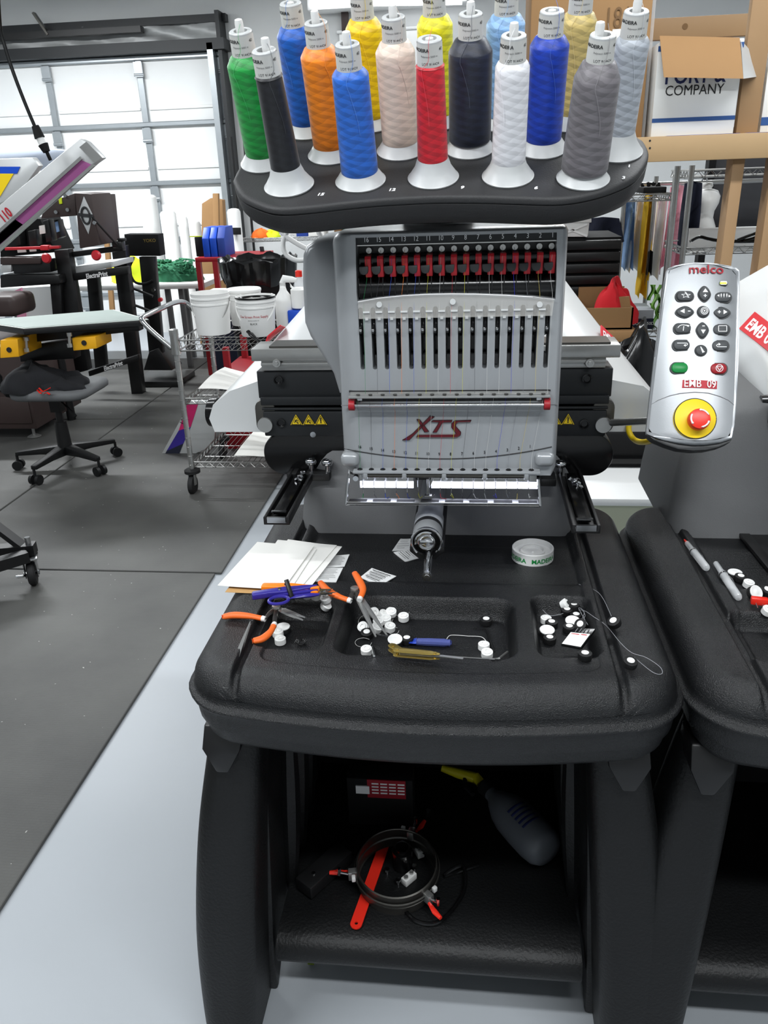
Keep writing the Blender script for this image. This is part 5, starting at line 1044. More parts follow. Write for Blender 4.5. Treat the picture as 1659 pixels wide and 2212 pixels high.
p = F(871, 1808, SZ + .03); p.z = SZ; bm = nb(); lathe(bm, [(.014, 0), (.016, .004), (.016, .022), (.01, .027), (.0085, .036), (.002, .037)], 24, Matrix.Translation(p)); tag(fin(bm, 'small_jar', 'milky_grey', None), 'little frosted jar at the back inside the hoop', 'jar')
a, b = F(655, 1920, SZ + .02), F(745, 1840, SZ + .02); t = thing('hoop_bracket', 'long black bracket lying at the left of the lower shelf', 'bracket', (a.x, a.y, SZ)); bm = nb(); bar(bm, a, b, .045, .03); fin(bm, 'bracket_bar', 'black_metal', t, bevel=.003); p = a.lerp(b, .25) + UZ * .015; bm = nb(); cyl(bm, p, p + UZ * .003, .004, seg=10); fin(bm, 'bracket_screw', 'chrome', t)
YQ = 1.36; pw = A(830, 1709, YQ); t = thing('power_strip', 'red boxed unit with white slots at the back of the lower shelf', 'power strip', (pw.x, YQ, SZ)); x0, x1 = A(797, 1709, YQ - .005).x, A(872, 1709, YQ - .005).x; z0, z1 = A(830, 1724, YQ - .005).z, A(830, 1692, YQ - .005).z
bm = nb(); box(bm, x0 - .05, x1 + .02, YQ, YQ + .05, SZ, z1 + .005); fin(bm, 'unit_body', 'black_matte', t, bevel=.004); fin(box(nb(), x0 - .004, x1 + .004, YQ - .001, YQ + .002, z0 - .004, z1 + .004), 'red_plate', mat('deep_red', (150, 20, 36), .6), t)
for k in range(4):
    for j in range(4):
        x = x0 + .006 + .019 * k; z = z0 + .008 + .0085 * j; bm = nb(); box(bm, x, x + .015, YQ - .0015, YQ + .0005, z, z + .0035); fin(bm, 'slot', 'ink_white', t)
for pxa, lab in ((783, None), (1036, None)):
    YQ = 1.36 if pxa < 900 else 1.5; q = A(pxa, 1708 if pxa < 900 else 1723, YQ - .005); bm = nb(); box(bm, q.x - .015, q.x + .015, YQ - .003, YQ, q.z - .0105, q.z + .0105)
    if pxa < 900: fin(bm, 'sticker', 'ink_white', t)
    else:
        t2 = thing('black_controller', 'black controller box with a white sticker at the back of the lower shelf', 'controller', (q.x, YQ, SZ)); fin(bm, 'sticker', 'ink_white', t2); bm = nb(); box(bm, q.x - .03, q.x + .02, YQ, YQ + .055, SZ, q.z + .012); fin(bm, 'controller_case', 'black_matte', t2, bevel=.004)
bm = nb(); p = F(672, 2080, .004); obox(bm, p, .014, .008, .003); tag(fin(bm, 'leaf_scrap', mat('scrap_green', (120, 140, 40), .7), None, bevel=.001), 'small green scrap on the floor under the shelf', 'scrap')
# ------------------------------------------------------------------ the next machine to the right
NDX = .765
nbr = thing('embroidery_machine', 'neighbouring embroidery machine cut off at the right edge of the photo', 'machine', (MC + NDX, 1.3, 0))
SHB, SHH = .25, .385
HOODS = {'carriage_hood', 'end_cap'}
def cp(o, parent):
    nm = o.name.split('.')[0]
    if nm in ('number_label', 'label_text', 'pad_rod', 'thread_tubing', 'thread_tail'): return
    c = o.copy(); COL.objects.link(c); c.parent = parent; ORG[c] = ORG[nbr]
    if parent is nbr and o in car: c.location = (SHH if nm in HOODS else SHB, 0, 0)
    elif parent is nbr and nm in ('needle_head', 'arm_shell', 'thread_tray', 'tray_post', 'tray_bracket', 'hook_arm', 'tower'): c.location = (.125, 0, 0)
    for ch in list(o.children): cp(ch, c)
for ch in list(mach.children): cp(ch, nbr)
hood_label([(1598, 712), (1632, 676), (1700, 728), (1672, 770)], 'EMB 08', nbr, NDX + SHH)
# things on its table
def vial(a_, b_, lab, red=False):
    a, b = ontable(*a_, .006, NDX), ontable(*b_, .006, NDX); d = (b - a).normalized(); t = thing('glass_vial', lab, 'vial', tuple(a)); Ln = (b - a).length
    fr4 = frame(d); M_ = Matrix(((fr4[0].x, fr4[1].x, d.x, a.x), (fr4[0].y, fr4[1].y, d.y, a.y), (fr4[0].z, fr4[1].z, d.z, a.z), (0, 0, 0, 1)))
    bm = nb(); lathe(bm, [(.002, 0), (.0055, .0012), (.007, .005), (.007, Ln * .62), (.0062, Ln * .64)], 20, M_); fin(bm, 'vial_body', 'vial', t)
    bm = nb(); lathe(bm, [(.0074, Ln * .6), (.0074, Ln * .66), (.0052, Ln * .7), (.0048, Ln * .97), (.002, Ln)], 20, M_); fin(bm, 'vial_cap', 'vial', t)
    bm = nb(); lathe(bm, [(.0075, Ln * .60), (.0078, Ln * .62), (.0075, Ln * .64)], 20, M_); fin(bm, 'vial_collar', 'chrome', t)
    bm = nb(); tube(bm, [M_ @ V((.0085, 0, Ln * .62)), M_ @ V((.0105, 0, Ln * .5)), M_ @ V((.0085, 0, Ln * .35))], .0008, 5); fin(bm, 'pocket_clip', 'chrome', t)
    if red: bm = nb(); cyl(bm, M_ @ V((0, 0, Ln)), M_ @ V((0, 0, Ln + .015)), .003, .0015, 10); fin(bm, 'red_tip', 'stop_red', t)
vial((1527, 1228), (1483, 1172), 'glass vial with a red tip in the groove of the right machine', True); vial((1596, 1292), (1545, 1215), 'glass vial lying right of the groove on the next table')
NG = 'bobbins on the next machine'
for kind, px, py, ti, lab in (('big', 1586, 1247, 0, 'wide white-faced bobbin beside the glass vial on the next table'), ('black', 1598, 1255, 5, 'black bobbin next to the glass vial'), ('white', 1615, 1268, 10, 'white bobbin right of the glass vial'), ('big', 1624, 1288, 50, 'large white bobbin flange tilted near the red clip'), ('black', 1652, 1284, 20, 'black bobbin at the right picture edge'), ('white', 1655, 1326, 20, 'white bobbin below the red clip')): put_bobbin(kind, px, py, lab, NG, ti, 30, .0, NDX)
a = ontable(1640, 1298, .012, NDX); t = thing('red_clip', 'small red plastic clip among the bobbins of the next table', 'clip', tuple(a)); bm = nb(); obox(bm, a, .026, .012, .012, Matrix.Rotation(-.2, 3, 'Z')); fin(bm, 'clip_body', 'stop_red', t, bevel=.002)
for k in (-.006, .004): bm = nb(); cyl(bm, a + V((k, -.004, -.002)), a + V((k, -.014, -.006)), .0012, seg=8); fin(bm, 'clip_prong', 'chrome', t)
# black hoop arm resting on the table of the next machine
a, b = ontable(1597, 1143, .006, NDX), ontable(1690, 1255, .006, NDX); t = thing('loose_hoop_arm', 'black flat hoop arm with two screws lying on the next table', 'hoop arm', tuple(a)); bm = nb(); bar(bm, a, b, .02, .008); bar(bm, a + V((.02, .0, 0)), b + V((.05, 0, 0)), .05, .004); fin(bm, 'arm_bar', 'black_metal', t, bevel=.001)
for px in (1612, 1640): p = ontable(px, 1145, .01, NDX); bm = nb(); lathe(bm, [(.004, -.004), (.0078, 0), (.0078, .004), (.005, .006), (.001, .006)], 16, Matrix.Translation(p)); fin(bm, 'arm_screw', 'chrome', t)
# ------------------------------------------------------------------ background, left side
# --- wire cart
CY0, CY1, CX0, CX1 = 3.86, 4.42, -1.475, -.62
cart = thing('wire_cart', 'chrome wire shelf cart on casters with a push handle', 'cart', (CX0, CY0, 0))
posts = [(CX0, CY0), (CX1, CY0), (CX0, CY1), (CX1, CY1)]
for i, (x, y) in enumerate(posts):
    bm = nb(); cyl(bm, (x, y, .13), (x, y, .86), .0135, seg=14)
    for k in range(14): z = .16 + .05 * k; tube(bm, [(x + .0142 * cos(a), y + .0142 * sin(a), z) for a in [k2 * pi / 6 for k2 in range(12)]], .0012, 4, closed=True)
    po = fin(bm, 'post', 'steel', cart); bm = nb(); lathe(bm, [(.0225, .745), (.024, .75), (.021, .835), (.0225, .84), (.0225, .868), (.012, .872)], 20, Matrix.Translation((x, y, 0))); fin(bm, 'post_collar', 'steel', cart)
    bm = nb(); lathe(bm, [(.03, .11), (.042, .115), (.042, .13), (.03, .137)], 24, Matrix.Translation((x, y, 0))); cs = fin(bm, 'caster', 'rubber', cart)
    bm = nb(); tube(bm, [V((x + .012 * s, y - .0, .115)) for s in (-1, 1)], .012, 8); bar(bm, (x - .016, y - .01, .115), (x - .016, y - .02, .052), .03, .004, RX); bar(bm, (x + .016, y - .01, .115), (x + .016, y - .02, .052), .03, .004, RX); fin(bm, 'caster_fork', 'steel', cs)
    bm = nb(); lathe(bm, [(.012, -.012), (.034, -.014), (.05, -.012), (.0525, 0), (.05, .012), (.034, .014), (.012, .012)], 28, Matrix.Translation((x, y - .02, .0525)) @ Matrix.Rotation(radians(90), 4, 'Y')); fin(bm, 'caster_wheel', 'rubber', cs)
def wire_shelf(z, parent, x0, x1, y0, y1, hgt, name, zig=True, grid=.03, m='steel'):
    bm = nb(); r = .0045
    for zz_ in (z, z + hgt):
        tube(bm, [(x0, y0, zz_), (x1, y0, zz_), (x1, y1, zz_), (x0, y1, zz_)], r, 6, closed=True)
    for (ax, ay), (bx, by) in (((x0, y0), (x1, y0)), ((x0, y1), (x1, y1)), ((x0, y0), (x0, y1)), ((x1, y0), (x1, y1))):
        n = max(2, int(math.hypot(bx - ax, by - ay) / .055)); tube(bm, [(ax + (bx - ax) * k / (2 * n), ay + (by - ay) * k / (2 * n), z + (hgt if k % 2 else 0)) for k in range(2 * n + 1)], .0022, 5)
    sh_ = fin(bm, name, m, parent)
    bm = nb(); k = x0 + grid
    while k < x1: tube(bm, [(k, y0, z + hgt * .0), (k, y1, z + hgt * .0)], .0018, 4); k += grid
    for y in (y0 + (y1 - y0) * .33, y0 + (y1 - y0) * .66): tube(bm, [(x0, y, z - .004), (x1, y, z - .004)], .003, 5)
    o = fin(bm, 'wire_deck', m, parent); o['kind'] = 'stuff'; return sh_
wire_shelf(.145, cart, CX0 + .012, CX1 - .012, CY0, CY1, .028, 'wire_shelf'); wire_shelf(.49, cart, CX0 + .012, CX1 - .012, CY0, CY1, .028, 'wire_shelf'); wire_shelf(.762, cart, CX0 + .012, CX1 - .012, CY0, CY1, .052, 'wire_shelf')
hz = [V((CX0 - .01, CY0 + .01, .76)), V((CX0 - .12, CY0 + .02, .86)), V((CX0 - .165, CY0 + .03, .91)), V((CX0 - .165, CY0 + .06, .925)), V((CX0 - .13, CY0 + .2, .94)), V((CX0 - .125, CY1 - .15, .94)), V((CX0 - .11, CY1 - .03, .92)), V((CX0 - .06, CY1, .85)), V((CX0 - .01, CY1, .78))]
bm = nb(); tube(bm, smooth_path(hz, 5), .013, 12); fin(bm, 'push_handle', 'chrome', cart)
# white liner sheets on the lower decks, black spatula, buckets
def limp(x0, x1, y0, y1, z, name, m, label, cat='sheet', amp=.02, group=None):
    bm = nb(); gridf(bm, 22, 14, lambda u, v: V((x0 + (x1 - x0) * u, y0 + (y1 - y0) * v, z + amp * (.5 + .5 * sin(7 * u + 3 * v)) + amp * 3 * max(0, .25 - u) ** 1.0)), .002); return tag(fin(bm, name, m, None, smooth=60), label, cat, group)
limp(-1.4, -.75, 3.9, 4.38, .522, 'liner_sheet', 'paper', 'crumpled white sheet on the middle deck of the wire cart', amp=.03); limp(-1.25, -.66, 3.9, 4.38, .178, 'liner_sheet', 'paper', 'white sheet draped on the bottom deck of the wire cart', amp=.015)
def bucket(c, r, h, label, dark=False, lid=False, text=None):
    t = thing('bucket', label, 'bucket', tuple(c), 'white plastic buckets'); M_ = Matrix.Translation(c)
    prof = [(r * .84, 0), (r * .86, .002), (r * .965, h * .72), (r * 1.0, h * .725), (r * 1.0, h * .76), (r * .965, h * .765), (r * .985, h * .86), (r * 1.02, h * .865), (r * 1.02, h * .9), (r * .985, h * .905), (r, h * .97), (r * 1.02, h), (r * .97, h), (r * .94, h * .9), (r * .82, .01), (.001, .008)]
    if lid: prof = prof[:10] + [(r * 1.04, h * .93), (r * 1.06, h * .95), (r * 1.06, h), (r * 1.02, h * 1.02), (r * .98, h * 1.0), (.001, h)]
    bm = nb(); lathe(bm, prof, 40, M_); fin(bm, 'pail', 'white_plastic', t, smooth=40)
    if not lid:
        bm = nb(); tube(bm, [c + V((r * 1.02 * cos(a), -abs(r * .95 * sin(a)) * .55 - r * .5, h * .86 - .55 * h * sin(a) ** 1.0)) if False else c + V((r * 1.03 * cos(a), -r * 1.06 * sin(a) * .72, h * .88 - h * .62 * sin(a))) for a in [pi * k / 20 for k in range(21)]], .0028 if not dark else .0045, 6); fin(bm, 'bail_handle', 'white_plastic' if dark else 'steel', t)
    if dark: bm = nb(); lathe(bm, [(r * .9, h * .9), (r * 1.0, h * .995), (r * 1.03, h * 1.005), (r * 1.04, h * .985), (r * 1.035, h * .96)], 40, M_, cap=False); fin(bm, 'ink_rim', 'black_gloss', t)
    if text:
        for s, sz, z, m_ in text:
            bm = text_bm(s, sz, 0)
            for v in bm.verts: a = -pi / 2 + .05 + v.co.x / r; rr = r * (.86 + .105 * (z + v.co.y) / (h * .72)) + .0015; v.co = c + V((rr * cos(a), rr * sin(a), z + v.co.y))
            fin(bm, 'label_print', m_, t, smooth=0, rec=False)
    return t
bucket(V((-1.327, 4.04, .815)), .098, .205, 'open white bucket on the left of the cart', text=None); bucket(V((-1.08, 3.99, .815)), .098, .19, 'white ink bucket with a black-stained rim on the cart', True, text=(('One Screen Print Supply', .0165, .1, 'ink_red'), ('BLACK', .013, .066, 'ink'), ('plastisol textile ink', .008, .083, 'ink_grey')))
bm = nb(); a, b = A(536, 718, 3.88), A(556, 735, 3.82); a.z = .85; tube(bm, [a, a.lerp(b, .3), b, b + V((.06, -.01, -.03))], [.011, .014, .008, .006], 10, flat=.7); tag(fin(bm, 'scraper', 'black_gloss', None), 'black handled scraper on the front rail of the wire cart', 'scraper')
# --- red tool cart behind, with third bucket, spray bottle, blue tub, bottle
RC = thing('red_cart', 'red metal cart behind the wire cart', 'cart', (-1.2, 5.0, 0))
for x in (-1.5, -.75):
    for y in (4.75, 5.15): fin(box(nb(), x - .018, x + .018, y - .018, y + .018, 0, .6), 'leg', 'red_dark', RC)
for z in (.2, .45): fin(box(nb(), -1.55, -.7, 4.7, 5.2, z - .03, z), 'deck', 'red_dark', RC, bevel=.006)
for x in (-1.35, -1.2, -1.05, -.9): fin(box(nb(), x - .02, x + .02, 4.692, 4.7, .425, .45), 'vent_slot', 'ink_white', RC)
bucket(V((-1.225, 4.3, .815)), .09, .185, 'lidded white bucket behind the other two', lid=True)
def spray(c, label):
    t = thing('spray_bottle', label, 'bottle', tuple(c)); M_ = Matrix.Translation(c)
    bm = nb(); lathe(bm, [(.045, 0), (.048, .006), (.048, .13), (.042, .155), (.02, .185), (.016, .2)], 28, M_); fin(bm, 'bottle_body', 'milky', t)
    bm = nb(); tube(bm, [c + V((0, 0, .195)), c + V((0, 0, .225)), c + V((.01, 0, .245)), c + V((.055, 0, .24)), c + V((.075, 0, .236))], [.017, .016, .02, .015, .01], 10); fin(bm, 'spray_head', 'white_plastic', t)
    bm = nb(); tube(bm, [c + V((.035, 0, .235)), c + V((.045, 0, .205)), c + V((.06, 0, .19))], .006, 8); fin(bm, 'trigger', 'white_plastic', t)
spray(V((-.985, 4.2, .815)), 'white spray bottle between the buckets and the silver head')
c = V((-.9, 4.2, .815)); t = thing('solvent_jar', 'clear jar with milky liquid in a blue tub beside the spray bottle', 'jar', tuple(c)); fin(box(nb(), c.x - .06, c.x + .1, c.y - .05, c.y + .06, .815, .905), 'blue_tub', 'blue_solid', t, bevel=.006); bm = nb(); lathe(bm, [(.04, .095), (.045, .1), (.045, .19), (.03, .2)], 24, Matrix.Translation((c.x, c.y, .815))); fin(bm, 'jar_glass', 'milky', t)
c = V((-.93, 4.36, .815)); t = thing('water_bottle', 'clear bottle with a red cap behind the silver head', 'bottle', tuple(c)); bm = nb(); lathe(bm, [(.036, 0), (.038, .01), (.038, .17), (.03, .2), (.015, .225), (.015, .24)], 24, Matrix.Translation(c)); fin(bm, 'bottle_body', 'glass', t); bm = nb(); lathe(bm, [(.0185, .235), (.0185, .265), (.015, .268)], 20, Matrix.Translation(c)); fin(bm, 'cap', 'stop_red', t)
# clear sheet and blue folder stored on the lower red deck
tag(fin(box(nb(), -1.42, -1.05, 4.75, 5.1, .2, .41), 'clear_bin', 'milky', None, bevel=.02), 'translucent storage bin on the lower deck of the red cart', 'bin'); tag(fin(box(nb(), -1.0, -.8, 4.8, 5.1, .2, .41), 'blue_bin', 'tape_blue', None, bevel=.02), 'dark blue bin on the lower deck of the red cart', 'bin')
tag(fin(box(nb(), -1.5, -.75, 4.56, 4.66, .0, .28), 'red_toolbox', 'red_dark', None, bevel=.008), 'red metal toolbox on the floor behind the wire cart', 'toolbox')
# --- printed screen leaning between cart posts
sc_ = thing('leaning_screen', 'print screen with pink and blue fabric leaning left of the wire cart', 'screen', tuple(F(370, 990, .012)))
yl = 4.47
solid([(344, 990), (412, 866), (470, 866), (462, 962), (400, 990)], yl, .025, 'screen_frame', 'alu', sc_, .003); solid([(404, 874), (428, 872), (412, 922), (386, 930)], yl - .003, .003, 'pink_fabric', 'screen_pink', sc_, 0); solid([(386, 930), (412, 922), (396, 958), (360, 974)], yl - .003, .003, 'blue_fabric', 'screen_blue', sc_, 0); solid([(360, 974), (396, 958), (384, 988), (352, 989)], yl - .003, .003, 'dark_fabric', 'cloth_navy', sc_, 0)
txt('125', 'ink', sc_, A(396, 908, yl - .007), V((.45, 0, .89)), V((-.89, 0, .45)), .04)
# --- office stool with a dark shirt
ST = F(150, 985, .0); ST = V((-2.36, 4.22, .012))
st = thing('office_stool', 'grey office stool on a five-arm caster base', 'stool', tuple(ST))
bm = nb(); cyl(bm, ST + V((0, 0, .1)), ST + V((0, 0, .28)), .042, .034, 20); fin(bm, 'column_sleeve', 'black_metal', st); bm = nb(); cyl(bm, ST + V((0, 0, .27)), ST + V((0, 0, .46)), .02, seg=16); box(bm, ST.x - .03, ST.x + .03, ST.y - .03, ST.y + .03, ST.z + .34, ST.z + .45); fin(bm, 'column', 'black_metal', st)
for k in range(5):
    a = radians(-100 + 72 * k); d = V((cos(a), sin(a), 0)); e = ST + d * .29; bm = nb(); loft(bm, [[ST + d * u * .29 + d.cross(UZ) * s * w_ + UZ * z for s, z in ((-1, z0), (1, z0), (1, z1), (-1, z1))] for u, w_, z0, z1 in ((.08, .03, .085, .14), (.5, .024, .09, .125), (1.0, .018, .085, .108))]); fin(bm, 'base_arm', 'black_stand', st, bevel=.004)
    c = e - UZ * 0 ; sd = d.cross(UZ); bm = nb(); cyl(bm, e + UZ * .09, e + UZ * .045, .008, seg=8)
    for s in (-1, 1): cyl(bm, e + UZ * .028 + sd * s * .012, e + UZ * .028 + sd * s * .03, .028, seg=18)
    fin(bm, 'caster', 'black_stand', st)
bm = nb(); q = rring(ST.x - .19, ST.x + .26, ST.y - .2, ST.y + .22, .09, 6); loft(bm, [[V((ST.x + (x - ST.x) * k, ST.y + (y - ST.y) * k, ST.z + z)) for x, y in q] for k, z in ((.93, .445), (.99, .455), (1.0, .475), (.97, .49), (.85, .497))]); fin(bm, 'seat', 'seat_grey', st, smooth=60)
bm = nb(); tube(bm, smooth_path([ST + V((-.05, 0, .44)), ST + V((-.18, -.02, .43)), ST + V((-.28, -.02, .46)), ST + V((-.31, -.02, .56)), ST + V((-.33, -.02, .68)), ST + V((-.37, -.02, .76))], 6), [.018 + .006 * (k % 2) for k in range(31)], 10); fin(bm, 'back_support', 'black_matte', st); bm = nb(); tube(bm, [ST + V((.03, -.05, .44)), ST + V((.1, -.07, .38)), ST + V((.14, -.08, .33))], [.006, .006, .012], 8); fin(bm, 'height_lever', 'black_matte', st)
def heap(c, rx, ry, h, seed, n=(34, 14)):
    r_ = random.Random(seed); ph = [r_.uniform(0, 6) for _ in range(8)]; bm = nb(); rings = []
    for j in range(n[1]):
        t_ = j / (n[1] - 1); rr = cos(t_ * pi / 2) ** .6; ring = []
        for i in range(n[0]):
            a = 2 * pi * i / n[0]; k = 1 + .12 * sin(3 * a + ph[0]) + .08 * sin(5 * a + ph[1] + 4 * t_) + .05 * sin(9 * a + ph[2] + 7 * t_)
            ring.append(V((c[0] + rx * rr * k * cos(a), c[1] + ry * rr * k * sin(a), c[2] + h * sin(t_ * pi / 2) * (1 + .2 * sin(2 * a + ph[3]) + .12 * sin(6 * a + ph[4] + 5 * t_)))))
        rings.append(ring)
    loft(bm, rings); return bm
t = thing('folded_shirt', 'crumpled black shirt with orange print on the stool seat', 'shirt', (ST.x - .02, ST.y, ST.z + .497))
fin(heap((ST.x - .08, ST.y - .03, ST.z + .492), .2, .17, .11, 3), 'shirt_body', 'cloth_black', t, smooth=60); fin(heap((ST.x + .08, ST.y - .03, ST.z + .492), .15, .14, .06, 5), 'shirt_sleeve', 'cloth_black', t, smooth=60)
for i, q in enumerate((((84, 838), (92, 846), (102, 842), (108, 838)), ((80, 842), (86, 848), (90, 850)), ((96, 850), (102, 848), (108, 852)))):
    bm = nb(); tube(bm, [A(px, py, ST.y - .215) for px, py in q], .008, 6, flat=.4); fin(bm, 'orange_print', 'stop_red', t)
# --- screen press
SP = thing('screen_press', 'black and brown screen printing press with a grey platen at the left', 'press', (-2.7, 5.0, 0))
YP = 5.6
fl = lambda pts, y=YP: pts
def sp(pts, y, dy, name, m, bevel=.006): return solid(pts, y, dy, name, m, SP, bevel)
ft = A(295, 853, 5.91)
sp([(241, 544), (269, 530), (308, 853), (284, 853)], 5.9, .08, 'frame_leg', 'black_metal'); sp([(116, 541), (147, 538), (190, 800), (160, 808)], 5.5, .08, 'frame_leg', 'black_metal'); sp([(186, 600), (210, 600), (228, 800), (206, 808)], 5.95, .07, 'frame_leg', 'black_metal')
sp([(145, 545), (264, 530), (266, 542), (148, 557)], 5.55, .06, 'top_bar', 'black_metal'); sp([(153, 592), (275, 575), (277, 592), (156, 607)], 5.52, .05, 'label_bar', 'black_metal'); sp([(190, 802), (298, 766), (300, 778), (192, 814)], 5.75, .05, 'label_bar', 'black_metal')
def slant(p0, p1, y): a, b = A(*p0, y), A(*p1, y); return a, b, (b - a).normalized()
a, b, d = slant((180, 598), (245, 589), 5.515); txt('ElectraPrint', 'ink_white', SP, (a + b) / 2 + V((-.01, -.004, -.002)), d, UZ, .045, .03, 'brand_lettering', sx=.75); a, b, d = slant((222, 798), (268, 783), 5.745); txt('ElectraPrint', 'ink_white', SP, (a + b) / 2 + V((0, -.004, 0)), d, UZ, .045, .03, 'brand_lettering', sx=.75)
sp([(161, 417), (197, 419), (213, 530), (172, 537)], 5.3, .3, 'print_head', 'brown_steel'); sp([(197, 421), (216, 421), (227, 523), (211, 531)], 5.45, .25, 'head_plate', 'brown_steel'); sp([(96, 440), (161, 417), (165, 466), (88, 472)], 5.35, .2, 'head_beam', 'brown_steel')
sp([(181, 424), (200, 464), (191, 506), (169, 461)], 5.296, .004, 'logo_plate', 'alu', .001)
c = A(185, 466, 5.29); bm = nb(); tube(bm, [c + V((.028 * cos(k * pi / 12), 0, .05 * sin(k * pi / 12))) for k in range(24)], .007, 6, closed=True); bar(bm, c + V((-.05, 0, .008)), c + V((.05, 0, -.004)), .006, .02); fin(bm, 'logo_emblem', 'button_rim', SP)
sp([(126, 430), (132, 426), (134, 440), (128, 441)], 5.34, .01, 'yellow_tag', 'hi_vis', .001)
for px, py in ((142, 422), (122, 458), (205, 481), (147, 453)): p = A(px, py, 5.292 if px > 150 else 5.34); bm = nb(); cyl(bm, p, p - V((0, .012, 0)), .012, seg=12); fin(bm, 'head_bolt', 'chrome', SP)
sp([(0, 474), (86, 472), (120, 545), (0, 556)], 5.6, .3, 'mechanism_block', 'black_matte'); sp([(0, 500), (40, 492), (44, 530), (0, 536)], 5.5, .1, 'mechanism_plate', 'black_metal')
for i, q in enumerate((((92, 478), (104, 474), (112, 520), (100, 524)), ((116, 476), (124, 474), (132, 512), (124, 516)), ((60, 500), (76, 496), (80, 530), (64, 534)))): sp(q, 5.45, .08, 'mechanism_arm', 'black_metal', .003)
for q, m_ in ((((84, 488), (96, 486), (98, 504), (86, 506)), 'paper'), (((118, 480), (124, 478), (128, 500), (122, 502)), 'cloth_denim'), (((36, 534), (54, 534), (56, 545), (38, 546)), 'paper'), (((62, 534), (76, 534), (78, 543), (64, 544)), 'paper')): sp(q, 5.44, .01, 'guide_card', m_, .001)
sp([(10, 535), (128, 531), (128, 537), (10, 541)], 5.35, .03, 'red_rail', 'red', .003); sp([(86, 530), (104, 530), (104, 541), (86, 541)], 5.34, .05, 'red_block', 'red')
for px, py in ((104, 557), (211, 551)): p = A(px, py, 5.34); bm = nb(); lathe(bm, [(.012, 0), (.03, .01), (.034, .025), (.026, .04), (.01, .042)], 16, Matrix.Translation(p) @ Matrix.Rotation(radians(90), 4, 'X')); fin(bm, 'red_knob', 'red', SP)
sp([(0, 556), (88, 556), (88, 570), (0, 572)], 5.4, .1, 'brown_rail', 'brown_steel'); sp([(24, 570), (106, 560), (110, 588), (30, 592)], 5.42, .1, 'black_clamp', 'black_metal'); sp([(153, 577), (240, 566), (242, 578), (156, 592)], 5.56, .4, 'grey_pallet', 'alu'); sp([(0, 572), (24, 572), (24, 588), (0, 590)], 5.41, .1, 'pallet_end', 'alu')
sp([(0, 594), (126, 594), (130, 613), (0, 622)], 5.4, .3, 'lower_beam', 'black_metal'); sp([(107, 612), (130, 612), (134, 680), (114, 690)], 5.45, .1, 'lower_leg', 'black_metal')
a, b = A(200, 470, 5.28), A(252, 528, 5.4); bm = nb(); cyl(bm, a, b, .007, seg=8); fin(bm, 'gas_strut', 'black_metal', SP); p = A(256, 528, 5.45); bm = nb(); obox(bm, p, .07, .06, .04); obox(bm, p + V((.03, 0, .03)), .05, .04, .02); fin(bm, 'strut_bracket', 'black_metal', SP, bevel=.005)
for p, q in (((280, 655), (325, 672)), ((255, 610), (330, 640))):
    a, b = A(*p, 6.0), A(*q, 6.0); bm = nb(); cyl(bm, a, b, .01, seg=8); fin(bm, 'cross_brace', 'black_metal', SP)
# platen and its arm
ZP = .86; q = [F(px, py, ZP) for px, py in ((-60, 695), (247, 670), (323, 691), (50, 711))]
fin(prism(nb(), q, (0, 0, -.03)), 'platen', 'black_metal', SP, bevel=.003); ctr = sum(q, V()) / 4
fin(prism(nb(), [p.lerp(ctr, .01) + UZ * .001 for p in q], UZ * .003), 'platen_edge', 'platen_edge', SP); fin(prism(nb(), [p.lerp(ctr, .05) + UZ * .003 for p in q], UZ * .003), 'platen_sheet', 'platen_green', SP)
yf = F(50, 711, ZP).y
def spf(pts, y, dy, name, m, bv=.004): return solid(pts, y, dy, name, m, SP, bv)
spf([(0, 735), (38, 733), (41, 771), (0, 774)], yf + .05, .25, 'yellow_bracket', 'bracket_yellow'); spf([(155, 730), (206, 727), (209, 753), (158, 758)], yf + .12, .2, 'yellow_bracket', 'bracket_yellow')
for px, py, y in ((19, 756, yf + .045), (181, 741, yf + .115)): p = A(px, py, y); bm = nb(); cyl(bm, p, p + V((0, .01, 0)), .014, seg=18); fin(bm, 'bracket_hole', 'ink', SP)
spf([(45, 722), (300, 704), (302, 715), (48, 742)], yf + .25, .06, 'arm_bar', 'black_metal'); spf([(40, 745), (160, 735), (162, 775), (44, 782)], yf + .3, .08, 'arm_plate', 'black_metal')
for px, t_, b_ in ((56, 728, 760), (149, 718, 750)):
    a, b = A(px, t_, yf + .1), A(px + 2, b_, yf + .1); bm = nb(); cyl(bm, a, b, .008, seg=10); cyl(bm, a, a - UZ * .02, .014, seg=10); cyl(bm, b, b + UZ * .02, .014, seg=6); fin(bm, 'level_bolt', 'steel', SP)
for p0_, p1_ in (((130, 775), (137, 830)), ((72, 780), (84, 800))): a = A(*p0_, 5.2); bm = nb(); cyl(bm, a, V((a.x, a.y, .0)), .03, seg=12); fin(bm, 'support_column', 'black_metal', SP)
